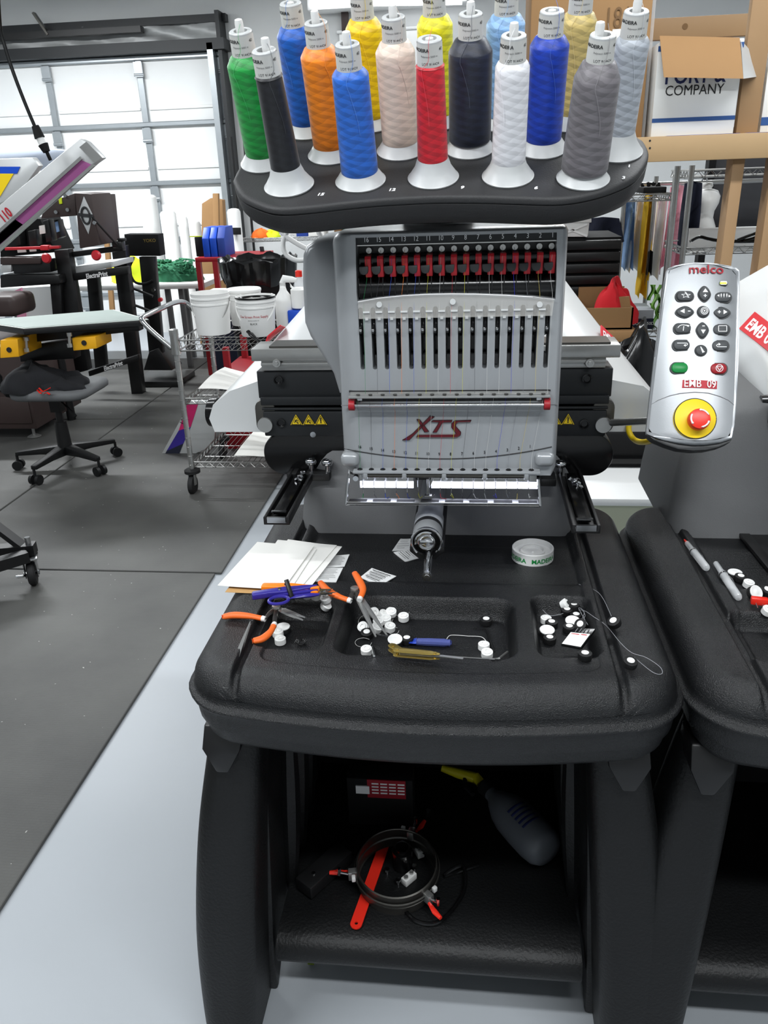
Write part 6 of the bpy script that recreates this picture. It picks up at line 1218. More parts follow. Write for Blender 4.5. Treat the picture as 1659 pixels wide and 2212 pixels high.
# brown machine cabinet at the left edge, its levelling foot
t = thing('brown_cabinet', 'dark brown machine cabinet at the left edge under the platen', 'cabinet', (-3.3, 4.9, 0)); x1 = A(60, 830, 4.75).x
fin(box(nb(), x1 - .9, x1, 4.75, 5.4, .08, .62), 'cabinet_body', 'brown_steel', t, bevel=.008); fin(box(nb(), x1 - .88, x1 - .02, 4.742, 4.75, .12, .3), 'cabinet_panel', 'brown_steel', t, bevel=.003); bm = nb(); lathe(bm, [(.04, .012), (.045, .016), (.02, .03), (.01, .03), (.01, .09)], 16, Matrix.Translation((x1 - .06, 4.8, 0))); fin(bm, 'levelling_foot', 'steel', t)
t = thing('brown_motor', 'rounded dark brown motor cover beside the white panel', 'motor cover', tuple(A(15, 680, 5.0))); a = A(-40, 690, 5.0); b = A(36, 690, 5.0); fin(box(nb(), a.x, b.x, 5.0, 5.3, A(15, 686, 5.0).z, A(15, 640, 5.0).z), 'cover', 'brown_steel', t, bevel=.04, bseg=4)
# --- flash dryer: control box on a post
t = thing('flash_dryer', 'black control box on a steel post behind the platen', 'dryer', (-2.45, 6.2, 0)); yd = 6.2
solid([(268, 506), (341, 506), (346, 553), (272, 553)], yd, .12, 'control_box', 'black_matte', t); solid([(300, 555), (333, 555), (352, 770), (322, 770)], yd + .02, .06, 'post', 'black_metal', t); solid([(322, 760), (342, 752), (372, 800), (310, 800)], yd, .25, 'post_gusset', 'black_metal', t)
b0 = F(300, 826, .0); fin(box(nb(), A(300, 820, 6.25).x, A(400, 820, 6.25).x, 6.1, 6.5, 0.012, .06), 'foot_bar', 'black_metal', t, bevel=.004); p = A(318, 523, yd - .004); txt('YOKO', 'brass', t, p + V((.02, 0, .01)), RX, UZ, .034, .01)
bm = nb(); tube(bm, smooth_path([A(290, 556, yd), A(280, 580, yd), A(290, 608, yd), A(312, 613, yd), A(330, 606, yd)], 5), .01, 8); fin(bm, 'cable', 'black_matte', t)
for px, py in ((330, 627), (345, 648)): p = A(px, py, yd - .01); bm = nb(); cyl(bm, p, p + V((0, .03, 0)), .016, seg=12); fin(bm, 'post_knob', 'chrome' if px == 330 else 'red', t)
# --- aluminium print screens at the top left
def pscreen(outer, inner, y, m, label, txt_=None, tilt=.5):
    t = thing('print_screen', label, 'print screen', tuple(A(*outer[0], y)))
    P = [A(px, py, y) for px, py in outer]; bm = nb(); prism(bm, P, (0, .045, 0)); fin(bm, 'frame', 'alu', t, bevel=.004)
    for k, (pl, mm) in enumerate(inner): bm = nb(); prism(bm, [A(px, py, y - .002) for px, py in pl], (0, -.002, 0)); fin(bm, 'mesh_sheet', mm, t)
    return t
t = pscreen([(-70, 500), (172, 299), (187, 306), (221, 341), (205, 352), (-70, 600)], [([(-20, 516), (174, 345), (199, 356), (-20, 545)], 'mesh_purple'), ([(-20, 516), (30, 472), (50, 485), (-20, 548)], 'mesh_dark')], 3.4, None, 'large white framed print screen with purple mesh tilted at top left')
bm = nb(); bar(bm, A(-40, 535, 3.385), A(176, 341, 3.385), .012, .012); bar(bm, A(-40, 570, 3.385), A(203, 356, 3.385), .012, .012); fin(bm, 'frame_lip', 'steel', t)
for q, mm in (([(187, 306), (221, 341), (205, 352), (172, 318)], 'steel'),): bm = nb(); prism(bm, [A(px, py, 3.394) for px, py in q], (0, -.003, 0)); fin(bm, 'frame_end', mm, t)
a, b, d = slant((-5, 478), (24, 452), 3.395); txt('110', 'ink_red', t, (a + b) / 2 + V((.005, 0, 0)), d, (-d.z * RX + d.x * UZ), .055, .03, 'mesh_count', sx=.7)
t = pscreen([(-60, 345), (70, 340), (84, 358), (40, 420), (-60, 470)], [([(-60, 375), (30, 375), (0, 425), (-60, 430)], 'yellow'), ([(-60, 360), (44, 360), (37, 375), (-60, 375)], 'blue_solid')], 3.7, None, 'smaller white framed screen showing yellow and blue behind the tilted one')
tag(fin(prism(nb(), [A(px, py, 6.6) for px, py in ((-40, 326), (100, 320), (142, 324), (130, 372), (-40, 360))], (0, .06, 0)), 'pale_panel', mat('pale_blue', (200, 210, 226), .6), None, bevel=.01), 'pale blue panel high up behind the print screens', 'panel')
# --- hanging cable with connector
t = thing('hanging_cable', 'black cable with a white and black plug hanging at top left', 'cable', tuple(A(0, 20, 3.3)))
bm = nb(); tube(bm, smooth_path([A(-6, -60, 3.3), A(0, 55, 3.3), A(12, 105, 3.3), A(30, 160, 3.3), A(55, 225, 3.3), A(76, 275, 3.3)], 4), .007, 8); fin(bm, 'upper_cord', 'black_gloss', t)
bm = nb(); a, b = A(76, 272, 3.3), A(86, 298, 3.3); cyl(bm, a, b, .014, .02, 12); fin(bm, 'upper_plug', 'black_matte', t); bm = nb(); c = A(93, 312, 3.3); cyl(bm, b, c, .015, seg=12); fin(bm, 'plug_sleeve', 'white_plastic', t); bm = nb(); e = A(101, 328, 3.3); cyl(bm, c, e, .02, .014, 12); cyl(bm, e, A(109, 346, 3.31), .007, seg=8); fin(bm, 'lower_plug', 'black_matte', t)
# --- white folding table, net, high-vis bag, white rolls
wt = thing('folding_table', 'white folding table carrying the green netting', 'table', (-3.0, 7.0, 0)); bm = nb(); q = rring(-4.6, -2.25, 6.72, 7.4, .06, 5); prism(bm, [V((x, y, .7)) for x, y in q], (0, 0, .045)); fin(bm, 'table_top', 'white_plastic', wt, bevel=.008)
for x in (-2.5, -2.62, -4.3):
    for y in (6.85, 7.3): fin(box(nb(), x - .02, x + .02, y - .02, y + .02, 0, .7), 'table_leg', 'grey_plastic', wt)
t = thing('netting', 'heap of green netting on the white folding table', 'netting', (-2.55, 6.95, .745)); fin(heap((-2.55, 6.98, .745), .2, .16, .13, 9), 'net_core', 'net_green', t, smooth=50)
for k in range(70):
    a = rnd.uniform(0, 6.3); c = V((-2.55 + .17 * cos(a) * rnd.random() ** .5, 6.94 + .13 * sin(a) * rnd.random() ** .5, .8 + rnd.uniform(-.03, .09))); bm = nb(); tube(bm, smooth_path([c + V((rnd.uniform(-.08, .08), rnd.uniform(-.06, .06), rnd.uniform(-.03, .04))) for _ in range(4)], 4), rnd.uniform(.006, .012), 6); fin(bm, 'net_strand', 'net_green', t)
tag(fin(heap((-2.98, 6.95, .745), .17, .14, .19, 21), 'safety_vest', 'hi_vis', None, smooth=50), 'bright yellow safety vest heaped on the white table', 'vest'); 
for i, (x0, x1, y0_, y1_, Y_, lab) in enumerate(((300, 336, 420, 640, 8.7, 'wide white roll leaning on the roller door'), (345, 378, 455, 640, 8.4, 'grey-white roll left of the two capped ones'), (384, 404, 467, 640, 8.3, 'thin white roll with a rounded top'), (407, 432, 477, 640, 8.2, 'white roll right of the rounded one'), (490, 518, 450, 560, 7.6, 'white roll standing at the door edge'))):
    a, b = A((x0 + x1) / 2, y0_, Y_), A((x0 + x1) / 2, y1_, Y_); r_ = (A(x1, y0_, Y_) - A(x0, y0_, Y_)).length / 2; bm = nb(); lathe(bm, [(r_, 0), (r_, a.z - .03), (r_ * .8, a.z - .008), (r_ * .3, a.z)], 24, Matrix.Translation((a.x, a.y, 0))); tag(fin(bm, 'vinyl_roll', 'white_plastic' if i != 1 else 'cloth_white', None), lab, 'roll', 'white rolls by the roller door')
tag(solid([(436, 440), (455, 428), (480, 432), (500, 763), (432, 763)], 7.9, .1, 'cardboard_piece', 'cardboard'), 'torn cardboard standing behind the blue file holders', 'cardboard'); tag(solid([(459, 418), (471, 418), (478, 765), (466, 765)], 7.78, .05, 'cardboard_tube', 'cardboard'), 'cardboard tube sticking up from the cardboard scraps', 'tube'); tag(solid([(219, 455), (229, 455), (252, 744), (242, 744)], 8.6, .04, 'wood_strip', 'cardboard'), 'tan strip standing behind the press head', 'strip')
# --- red bench with blue file holders, boxes below
t = thing('red_bench', 'red steel bench under the blue file holders', 'bench', (-2.0, 6.7, 0)); xl_, xr_ = A(421, 560, 6.5).x, A(560, 560, 6.5).x; zt_ = A(460, 556, 6.5).z
fin(box(nb(), xl_, xr_, 6.5, 7.0, zt_ - .035, zt_), 'bench_top', 'red_dark', t, bevel=.004)
for x in (xl_ + .02, xl_ + .16, xr_ - .03):
    fin(box(nb(), x - .02, x + .02, 6.5, 6.54, 0, zt_ - .03), 'bench_leg', 'red_dark', t)
for i, (x0, x1, m_) in enumerate(((440, 456, 'blue_solid'), (456, 472, 'blue_solid'), (472, 490, 'tape_blue'))):
    b = A(x0, 556, 6.52); e = A(x1, 556, 6.52); z1 = A(460, 492, 6.52).z; bm = nb(); prism(bm, [V((b.x, 6.53, zt_)), V((b.x, 6.8, zt_)), V((b.x, 6.8, z1)), V((b.x, 6.6, z1)), V((b.x, 6.53, z1 - .08))], (e.x - b.x - .008, 0, 0)); t = tag(fin(bm, 'file_holder', m_, None, bevel=.004), ['left upright blue file holder on the red bench', 'middle upright blue file holder on the red bench', 'right darker blue file holder on the red bench'][i], 'file holder', 'blue file holders')
b = A(421, 555, 6.56); tag(fin(box(nb(), b.x, b.x + .07, 6.6, 6.8, zt_, zt_ + .15), 'black_box', 'black_matte', None, bevel=.004), 'black box left of the blue file holders', 'box'); tag(fin(box(nb(), A(408, 515, 6.6).x, A(438, 515, 6.6).x, 6.62, 6.64, zt_ + .15, zt_ + .157), 'yellow_ruler', 'hi_vis', None), 'bright yellow ruler lying on the black box', 'ruler')
tag(fin(box(nb(), xl_ + .2, xl_ + .62, 6.55, 6.95, .0, .52), 'cardboard_box', 'cardboard', None, bevel=.006), 'cardboard box under the red bench', 'box'); tag(fin(box(nb(), xl_ + .12, xl_ + .45, 6.3, 6.5, .0, .58), 'paper_carton', 'cardboard_dark', None, bevel=.004), 'brown carton in front of the red bench', 'box'); bb = A(472, 610, 6.3); tag(fin(box(nb(), bb.x, bb.x + .16, 6.32, 6.48, .58, .68), 'blue_white_carton', 'paper', None, bevel=.004), 'small white carton on the brown carton', 'box')
t = thing('desktop_printer', 'dark low printer with paper beside the trash can', 'printer', (-2.0, 6.0, 0)); pz = A(470, 640, 6.0); fin(box(nb(), A(440, 640, 6.0).x, A(500, 640, 6.0).x, 6.0, 6.25, 0, A(470, 634, 6.0).z), 'printer_body', 'cloth_navy', t, bevel=.01); fin(box(nb(), A(445, 640, 6.0).x, A(495, 640, 6.0).x, 6.02, 6.2, A(470, 634, 6.0).z, A(470, 630, 6.0).z), 'paper_tray', 'paper', t)
# --- trash can with liner
ct = A(558, 560, 5.6); t = thing('trash_can', 'black trash can with a glossy black liner behind the buckets', 'trash can', (ct.x, 5.6, 0)); r_ = .25; zt2 = A(558, 566, 5.4).z
bm = nb(); lathe(bm, [(r_ * .72, .012), (r_ * .74, .03), (r_ * .95, zt2 - .14), (r_ * .98, zt2 - .13), (r_ * .98, zt2 - .1), (r_ * .96, zt2 - .02), (r_ * .9, zt2 - .02), (r_ * .68, .05)], 36, Matrix.Translation((ct.x, 5.6, 0))); fin(bm, 'can_body', 'black_matte', t)
bm = nb(); rr_ = random.Random(4); lathe(bm, [(r_ * .97, zt2 - .15), (r_ * 1.03, zt2 - .1), (r_ * 1.05, zt2 - .03), (r_ * 1.07, zt2 + .005), (r_ * 1.02, zt2 + .015), (r_ * .95, zt2 - .01), (r_ * .86, zt2 - .1)], 60, Matrix.Translation((ct.x, 5.6, 0)), cap=False)
for v in bm.verts: a = math.atan2(v.co.y - 5.6, v.co.x - ct.x); k = 1 + .02 * sin(17 * a) + .015 * sin(31 * a + 2) + rr_.uniform(-.012, .012); v.co.x = ct.x + (v.co.x - ct.x) * k; v.co.y = 5.6 + (v.co.y - 5.6) * k; v.co.z += .012 * sin(9 * a + 1) + rr_.uniform(-.006, .006)
fin(bm, 'bin_liner', 'black_gloss', t, smooth=25)
# --- wire rack behind with orange and yellow things
wr = thing('wire_rack', 'chrome wire rack against the back wall above the trash can', 'rack', (-1.6, 8.0, 0)); x0, x1 = A(520, 510, 8.0).x, A(800, 510, 8.0).x; zr_ = A(600, 514, 8.0).z
for x in (x0, x1):
    for y in (8.0, 8.45): bm = nb(); cyl(bm, (x, y, 0), (x, y, 1.9), .0135, seg=10); fin(bm, 'post', 'black_metal', wr)
for z in (zr_ - .03, .35): wire_shelf(z, wr, x0, x1, 8.0, 8.45, .03, 'wire_shelf', grid=.05)
tag(fin(heap((A(562, 505, 8.1).x, 8.15, zr_), .11, .1, .07, 31), 'orange_cloth', 'orange_cloth', None, smooth=50), 'orange cloth on the wire rack', 'cloth'); tag(fin(heap((A(586, 505, 8.1).x, 8.15, zr_), .08, .08, .055, 33), 'yellow_cloth', 'hi_vis', None, smooth=50), 'yellow cloth beside the orange one', 'cloth')
for i, (px0, px1, h_, m_) in enumerate(((640, 665, .1, 'tape_blue'), (666, 700, .14, 'paper'), (722, 738, .22, 'cardboard_dark'), (742, 760, .2, 'net_green'), (770, 782, .22, 'yellow'))): a, b = A(px0, 505, 8.1), A(px1, 505, 8.1); tag(fin(box(nb(), a.x, b.x, 8.1, 8.35, zr_, zr_ + h_), 'rack_box', m_, None, bevel=.004), ['blue carton on the wire rack left of the head', 'white carton on the wire rack left of the head', 'brown carton on the wire rack behind the tubing', 'green folder on the wire rack', 'thin yellow folder on the wire rack'][i], 'box', 'boxes on the wire rack')
t = thing('clamp', 'red-tipped black clamp on the wall below the wire rack', 'clamp', tuple(A(575, 545, 7.0))); solid([(560, 533), (568, 533), (572, 556), (564, 556)], 6.9, .03, 'clamp_bar', 'black_metal', t); solid([(564, 550), (585, 546), (586, 558), (565, 560)], 6.88, .04, 'clamp_tip', 'red', t)
# small black frame and dark card hanging by the door edge
tag(solid([(496, 492), (519, 492), (520, 507), (497, 507)], 7.5, .02, 'black_card', 'black_matte', None, .002), 'black card hanging on the white roll', 'card')
# --- caster of a black steel trolley at the left edge
t = thing('steel_trolley', 'corner of a black steel trolley with a locking caster at the left edge', 'trolley', tuple(F(30, 1290, 0))); cz = F(75, 1262, 0.012); cx_, cy_ = cz.x, cz.y
bm = nb(); lathe(bm, [(.012, -.014), (.045, -.016), (.052, -.01), (.0535, 0), (.052, .01), (.045, .016), (.012, .014)], 28, Matrix.Translation((cx_, cy_, .066)) @ Matrix.Rotation(radians(25), 4, 'Z') @ Matrix.Rotation(radians(90), 4, 'Y')); fin(bm, 'caster_wheel', 'rubber', t)
bm = nb(); fw = Matrix.Rotation(radians(25), 3, 'Z')
for s in (-1, 1): prism(bm, [V((cx_, cy_, 0)) + fw @ V((s * .022, y, z)) for y, z in ((-.02, .05), (.02, .05), (.03, .135), (-.03, .135))], fw @ V((.004 * s, 0, 0)))
obox(bm, V((cx_, cy_, .137)), .07, .07, .008, fw); fin(bm, 'caster_fork', 'chrome', t, bevel=.002)
bm = nb(); obox(bm, V((cx_ - .02, cy_ - .05, .075)), .03, .06, .01, fw @ Matrix.Rotation(-.5, 3, 'X')); tube(bm, [V((cx_, cy_, .066)) + fw @ V((-.03, 0, 0)), V((cx_, cy_, .066)) + fw @ V((.03, 0, 0))], .012, 10); fin(bm, 'brake_pedal', 'chrome', t, bevel=.002)
bm = nb(); bar(bm, V((cx_ + .02, cy_ + .03, .165)), V((cx_ - .6, cy_ - .12, .165)), .05, .045); bar(bm, V((cx_ + .01, cy_ - .02, .155)), V((cx_ - .5, cy_ - .55, .155)), .05, .045); fin(bm, 'angle_iron', 'black_metal', t); bm = nb(); bar(bm, V((cx_ - .03, cy_ + .02, .18)), V((cx_ - .35, cy_ + .0, .5)), .05, .02); fin(bm, 'gusset', 'black_metal', t); bm = nb(); cyl(bm, V((cx_, cy_ + .02, .17)), V((cx_, cy_ + .02, .22)), .011, seg=12); fin(bm, 'mount_bolt', 'chrome', t)
tag(fin(prism(nb(), [A(px, py, 6.3) for px, py in ((47, 622), (112, 618), (148, 842), (82, 850))], (0, .03, 0)), 'white_board', 'white_paint', None), 'white board standing behind the press legs', 'board'); tag(fin(prism(nb(), [A(px, py, 6.28) for px, py in ((28, 630), (45, 622), (80, 850), (64, 850))], (0, .03, 0)), 'pink_board', mat('pink', (232, 150, 180), .6), None), 'narrow pink board beside the white board', 'board')
# ------------------------------------------------------------------ background, right side
YW = 3.5
ws = thing('wooden_shelf', 'raw timber shelf of boards and posts behind the thread tray', 'shelf', (.9, 3.6, 0))
bx0 = .62
zt1, zt0 = A(1520, 291, YW).z, A(1520, 346, YW).z
fin(box(nb(), bx0, 2.2, YW, YW + .04, zt0, zt1), 'front_board', 'wood_pale', ws, bevel=.002); fin(box(nb(), bx0, 2.2, YW + .04, YW + .6, zt1 - .03, zt1 - .002), 'deck_board', 'wood_pale', ws, bevel=.002); fin(box(nb(), bx0, 2.2, YW + .56, YW + .6, zt0, zt1 - .03), 'rear_board', 'wood', ws, bevel=.002)
for k in range(2): p = A(1404, 304 + 16 * k, YW - .001); bm = nb(); cyl(bm, p, p + V((0, .004, 0)), .004, seg=8); fin(bm, 'nail', 'ink', ws)
for px, top in ((1592, True), (1678, False)):
    x = A(px, 430, YW).x; fin(box(nb(), x - .02, x + .025, YW + .045, YW + .135, .0, zt1 - .03), 'lower_post', 'wood', ws, bevel=.002)
x = A(1626, 150, YW + .1).x; fin(box(nb(), x - .035, x + .045, YW + .09, YW + .13, zt1 - .03, 2.6), 'upper_post', 'wood', ws, bevel=.002)
a = A(1410, 40, 4.1); b = A(1640, 75, 4.1); fin(box(nb(), a.x - .4, 2.2, 4.1, 4.14, b.z, a.z), 'upper_board', 'wood', ws, bevel=.002); p = A(1480, 57, 4.098); bm = nb(); cyl(bm, p, p + V((0, .004, 0)), .012, seg=14); fin(bm, 'wood_knot', 'cardboard_dark', ws)
for x0, x1 in ((1441, 1598), (1612, 1690)): a, b = A(x0, 284, YW + .01), A(x1, 284, YW + .01); fin(box(nb(), a.x, b.x, YW + .002, YW + .035, zt1, zt1 + .0012), 'blue_tape', 'tape_blue', ws)
# cardboard boxes on the shelf
t = thing('cardboard_box', 'large brown cardboard box behind the gold and silver cones', 'box', tuple(A(1270, 280, YW + .2))); a, b = A(1143, 150, YW + .1), A(1398, 150, YW + .1); zc = A(1270, 0, YW + .1).z + .12
fin(box(nb(), a.x, b.x, YW + .1, YW + .5, zt1 - .002, zc), 'carton', 'cardboard', t, bevel=.004); txt('1814', 'cardboard_dark', t, A(1345, 40, YW + .097), RX, UZ, .1, 0, 'marker_writing', sx=.7)
fin(box(nb(), A(1322, 90, YW + .09).x, A(1362, 90, YW + .09).x, YW + .095, YW + .1, A(1340, 150, YW + .09).z, A(1340, 62, YW + .09).z), 'paper_note', 'paper', t); txt('to S', 'ink', t, A(1330, 88, YW + .092), RX, UZ, .05, 0, 'note_writing')
fin(box(nb(), A(1398, 90, YW + .1).x, A(1412, 90, YW + .1).x, YW + .12, YW + .4, zt1, zc), 'plastic_wrap', 'film', t)
t = thing('white_carton', 'white carton lettered PORT & COMPANY with an open brown flap', 'box', tuple(A(1495, 280, YW + .06))); y0 = YW + .06; a, b = A(1407, 275, y0), A(1585, 275, y0); z1 = A(1495, 88, y0).z; zb_ = zt1
cb_ = nb(); box(cb_, a.x, b.x, y0, y0 + .36, zb_, z1); fin(cb_, 'carton', mat('carton_white', (232, 233, 230), .6, noise=.02), t, bevel=.003)
for p_, q_ in ((262, 253), (108, 96)): fin(box(nb(), a.x, b.x, y0 - .001, y0, A(1495, p_, y0).z, A(1495, q_, y0).z), 'blue_stripe', 'stripe_blue', t)
txt('PORT &', 'ink_navy', t, A(1502, 163, y0 - .001), RX, UZ, .082, .015, 'lettering', sx=.8); txt('COMPANY', 'ink', t, A(1500, 195, y0 - .001), RX, UZ, .05, 0, 'lettering', sx=.9)
fin(prism(nb(), [A(1425, 78, y0 - .01), A(1598, 82, y0 - .01), A(1606, 170, y0 - .09), A(1434, 167, y0 - .09)], (0, .004, .002)), 'front_flap', 'cardboard', t); fin(prism(nb(), [A(1600, 85, y0), A(1656, 150, y0 + .1), A(1640, 165, y0 + .05), A(1606, 170, y0 - .06)], (0, .006, 0)), 'side_flap', 'alu', t)
t = thing('white_carton', 'white carton with a blue stripe cut off at the right edge', 'box', tuple(A(1650, 285, y0))); a = A(1642, 275, y0 + .05); fin(box(nb(), a.x, a.x + .35, y0 + .05, y0 + .4, zb_, A(1650, 110, y0).z), 'carton', 'carton_white', t, bevel=.003); fin(box(nb(), a.x, a.x + .35, y0 + .049, y0 + .05, A(1650, 270, y0).z, A(1650, 252, y0).z), 'blue_stripe', 'stripe_blue', t)
tag(fin(box(nb(), A(1588, 270, 4.2).x, A(1625, 270, 4.2).x, 4.0, 4.09, zt1, A(1600, 235, 4.0).z), 'small_carton', 'cardboard', None, bevel=.003), 'small brown carton behind the timber post', 'box')
# chrome wire racks
rk = thing('wire_rack', 'chrome wire rack with two posts under the timber shelf', 'rack', (1.0, 4.2, 0)); 
for px, py in ((1450, 500), (1480, 500)):
    p = A(px, py, 4.2 if px > 1460 else 4.05); bm = nb(); cyl(bm, (p.x, p.y, 0), (p.x, p.y, zt0 - .02), .0135, seg=12)
    fin(bm, 'post', 'steel', rk)
xr0 = A(1480, 500, 4.2).x
for py, hh_ in ((382, .03), (548, .03), (700, .03)): z = A(1560, py, 4.2).z; wire_shelf(z, rk, xr0, 2.1, 4.2, 4.62, hh_, 'wire_shelf', grid=.05)
rk2 = thing('wire_rack', 'second wire rack left of the two chrome posts holding the printer', 'rack', (.7, 4.5, 0)); x0, x1 = A(1330, 600, 4.5).x, A(1432, 600, 4.5).x
for x, y in ((x0 + .08, 4.9), (x1, 4.45), (x1, 4.9)): bm = nb(); cyl(bm, (x, y, 0), (x, y, 1.48), .0125, seg=12); fin(bm, 'post', 'steel', rk2)
for py in (420, 715): z = A(1400, py, 4.45).z; wire_shelf(z - .03, rk2, x0, x1, 4.45, 4.9, .03, 'wire_shelf', grid=.05)
tag(fin(box(nb(), A(1390, 410, 4.5).x, A(1440, 410, 4.5).x, 4.5, 4.8, A(1400, 420, 4.45).z + .003, A(1400, 405, 4.45).z), 'black_tray', 'black_matte', None, bevel=.004), 'black tray on the left wire rack', 'tray')
bm = nb(); 
for k in range(4): tube(bm, smooth_path([A(1388 + 12 * k + rnd.uniform(-6, 6), 408 - rnd.uniform(0, 14), 4.6) for _ in range(5)], 4), .006, 6)
tag(fin(bm, 'cable_tangle', 'black_matte', None), 'tangle of black cables on the black tray', 'cables')
# hanging garments
def garment(px0, px1, py0, py1, y, m, label, seed, flare=1.0, skew=0):
    r_ = random.Random(seed); ph = r_.uniform(0, 6); a, b = A(px0, py0, y), A(px1, py0, y); zb = A(px0, py1, y).z; w_ = b.x - a.x
    def fn(u, v):
        x = a.x + w_ * (.5 + (u - .5) * (.75 + .25 * v * flare)) + skew * v; return V((x, y + .035 * sin(9 * u + ph + 2 * v) * (.4 + v), a.z + (zb - a.z) * v - .02 * abs(u - .5) * (1 - v) + .012 * sin(11 * u + ph) * v))
    bm = nb(); gridf(bm, 22, 16, fn, .012, (0, 1, 0)); return tag(fin(bm, 'garment', m, None, smooth=60), label, 'garment', 'garments hanging on the rack')
bm = nb(); z_ = A(1450, 405, 4.95).z; cyl(bm, (A(1240, 440, 5.0).x, 5.0, z_ + .02), (2.2, 5.0, z_ + .02), .012, seg=10)
for x in (.3, 2.15): cyl(bm, (x, 5.0, 0), (x, 5.0, z_ + .02), .014, seg=10)
tag(fin(bm, 'garment_rail', 'steel', None), 'steel rail that carries the hanging garments', 'rail')
for args in ((1252, 1350, 470, 520, 4.9, 'cloth_navy', 'dark navy garment hanging behind the tray edge', 1), (1346, 1378, 430, 580, 4.95, 'cloth_denim', 'pale denim garment second from the dark navy one', 2), (1362, 1398, 432, 585, 5.0, 'cloth_white', 'white garment between denim and yellow', 3, 1, .0), (1392, 1418, 415, 600, 4.92, 'cloth_yellow', 'golden yellow garment between the rack posts', 4), (1416, 1446, 430, 600, 4.96, 'cloth_white', 'white garment behind the left chrome post', 5), (1442, 1492, 400, 580, 4.9, 'cloth_pink', 'pink garment between the two chrome posts', 6, .6), (1476, 1522, 392, 545, 4.64, 'cloth_navy', 'dark navy garment overlapping the white mannequin', 7, 1.2), (1376, 1400, 590, 640, 4.9, 'cloth_yellow', 'low yellow cloth piece under the grey garment', 8), (1400, 1412, 540, 590, 4.85, 'cloth_black', 'black oval cloth piece over the yellow garment', 9)): garment(*args)
# white mannequin torso
c = A(1522, 440, 4.75); t = thing('mannequin', 'white torso mannequin hanging by the dark panel', 'mannequin', tuple(c)); zt_ = A(1512, 395, 4.75).z; zb2 = A(1510, 515, 4.75).z; H_ = zt_ - zb2
prof = [(.0, .055, .05), (.06, .065, .05), (.1, .05, .045), (.14, .12, .06), (.24, .15, .085), (.36, .14, .1), (.5, .105, .075), (.62, .1, .07), (.78, .135, .085), (1.0, .14, .085)]
bm = nb(); loft(bm, [[V((c.x + rx * .5 * cos(k * pi / 12), 4.75 + ry * sin(k * pi / 12), zt_ - H_ * t_)) for k in range(24)] for t_, rx, ry in prof][::-1]); fin(bm, 'torso', 'white_plastic', t, smooth=70); bm = nb(); tube(bm, [V((c.x, 4.75, zt_)), V((c.x, 4.78, zt_ + .05)), V((c.x + .01, 4.9, z_ + .03))], .004, 6); fin(bm, 'hook', 'chrome', t)
# dark partition, white ledge with cables
pz0, pz1 = A(1600, 492, 5.3).z, A(1600, 375, 5.3).z; t = thing('dark_partition', 'charcoal partition board behind the mannequin', 'partition', (1.6, 5.3, 0)); x0 = A(1536, 430, 5.3).x
fin(box(nb(), x0, 2.6, 5.3, 5.35, pz0, pz1 + .25), 'board', mat('charcoal', (64, 65, 68), .8), t, bevel=.004); fin(box(nb(), x0 - .04, x0 + .0, 5.28, 5.36, .0, pz1 + .25), 'board_edge', 'black_matte', t); fin(box(nb(), x0 + .3, 2.6, 5.31, 5.35, 0, pz0), 'lower_board', 'wall_white', t)
tag(fin(box(nb(), A(1485, 520, 4.6).x, 2.1, 4.58, 4.62, A(1560, 545, 4.58).z, A(1560, 492, 4.58).z), 'white_sheet_board', 'white_paint', None, bevel=.004), 'white board standing on the lower wire shelf', 'board')
for i, q in enumerate((((1490, 522), (1510, 512), (1530, 516), (1555, 520), (1600, 522), (1659, 520)), ((1590, 520), (1610, 512), (1640, 502), (1665, 500)), ((1600, 522), (1625, 516), (1645, 508), (1640, 520), (1665, 514)))): bm = nb(); tube(bm, smooth_path([A(px, py, 4.3) for px, py in q], 4), .008, 8); tag(fin(bm, 'cable', 'black_gloss', None), ['black cable along the wire shelf under the mannequin', 'upper black cable at the right edge above the wire shelf', 'looped black cable at the right edge of the wire shelf'][i], 'cable', 'cables on the wire shelf')
# white lidded tub and stack of black drawers behind the head, red cloth in an open box, box printer
t = thing('storage_tote', 'white lidded storage tote behind the right end of the tray', 'tote', tuple(A(1255, 510, 4.2))); fin(prism(nb(), [A(px, py, 4.2) for px, py in ((1196, 478), (1274, 478), (1270, 512), (1200, 512))], (0, .35, 0)), 'tote_body', 'white_plastic', t, bevel=.006); fin(prism(nb(), [A(px, py, 4.19) for px, py in ((1190, 472), (1278, 472), (1278, 481), (1190, 481))], (0, .38, 0)), 'tote_lid', 'white_plastic', t, bevel=.004)
bm = nb(); 
for p, q in (((1205, 484), (1268, 510)), ((1268, 484), (1205, 510))): bar(bm, A(*p, 4.195), A(*q, 4.195), .006, .01)
fin(bm, 'tote_rib', 'white_paint', t)
dz0, dz1 = A(1290, 640, 4.2).z, A(1290, 513, 4.2).z; t = thing('drawer_stack', 'stack of black shallow drawers right of the silver head', 'drawers', (.35, 4.3, 0)); xa, xb_ = A(1226, 560, 4.2).x, A(1342, 560, 4.2).x
fin(box(nb(), xa - .15, xb_, 4.22, 4.65, 0, dz1), 'drawer_frame', 'black_matte', t, bevel=.004)
for k in range(5): z1 = dz1 - .012 - .055 * k; fin(box(nb(), xa - .15, xb_ - .005, 4.195, 4.22, z1 - .045, z1), 'drawer', 'black_metal', t, bevel=.006)
bz = A(1310, 712, 3.9).z
t = thing('open_carton', 'open brown carton holding the red cloth', 'box', tuple(A(1310, 712, 3.9))); x0, x1 = A(1262, 700, 3.9).x, A(1366, 700, 3.9).x
bm = nb(); 
for q in ((x0, x1, 4.18, 4.19), (x0, x1, 3.9, 3.91), (x0, x0 + .008, 3.9, 4.19), (x1 - .008, x1, 3.9, 4.19)): box(bm, *q, bz, bz + (.16 if q[2] > 4 else .1))
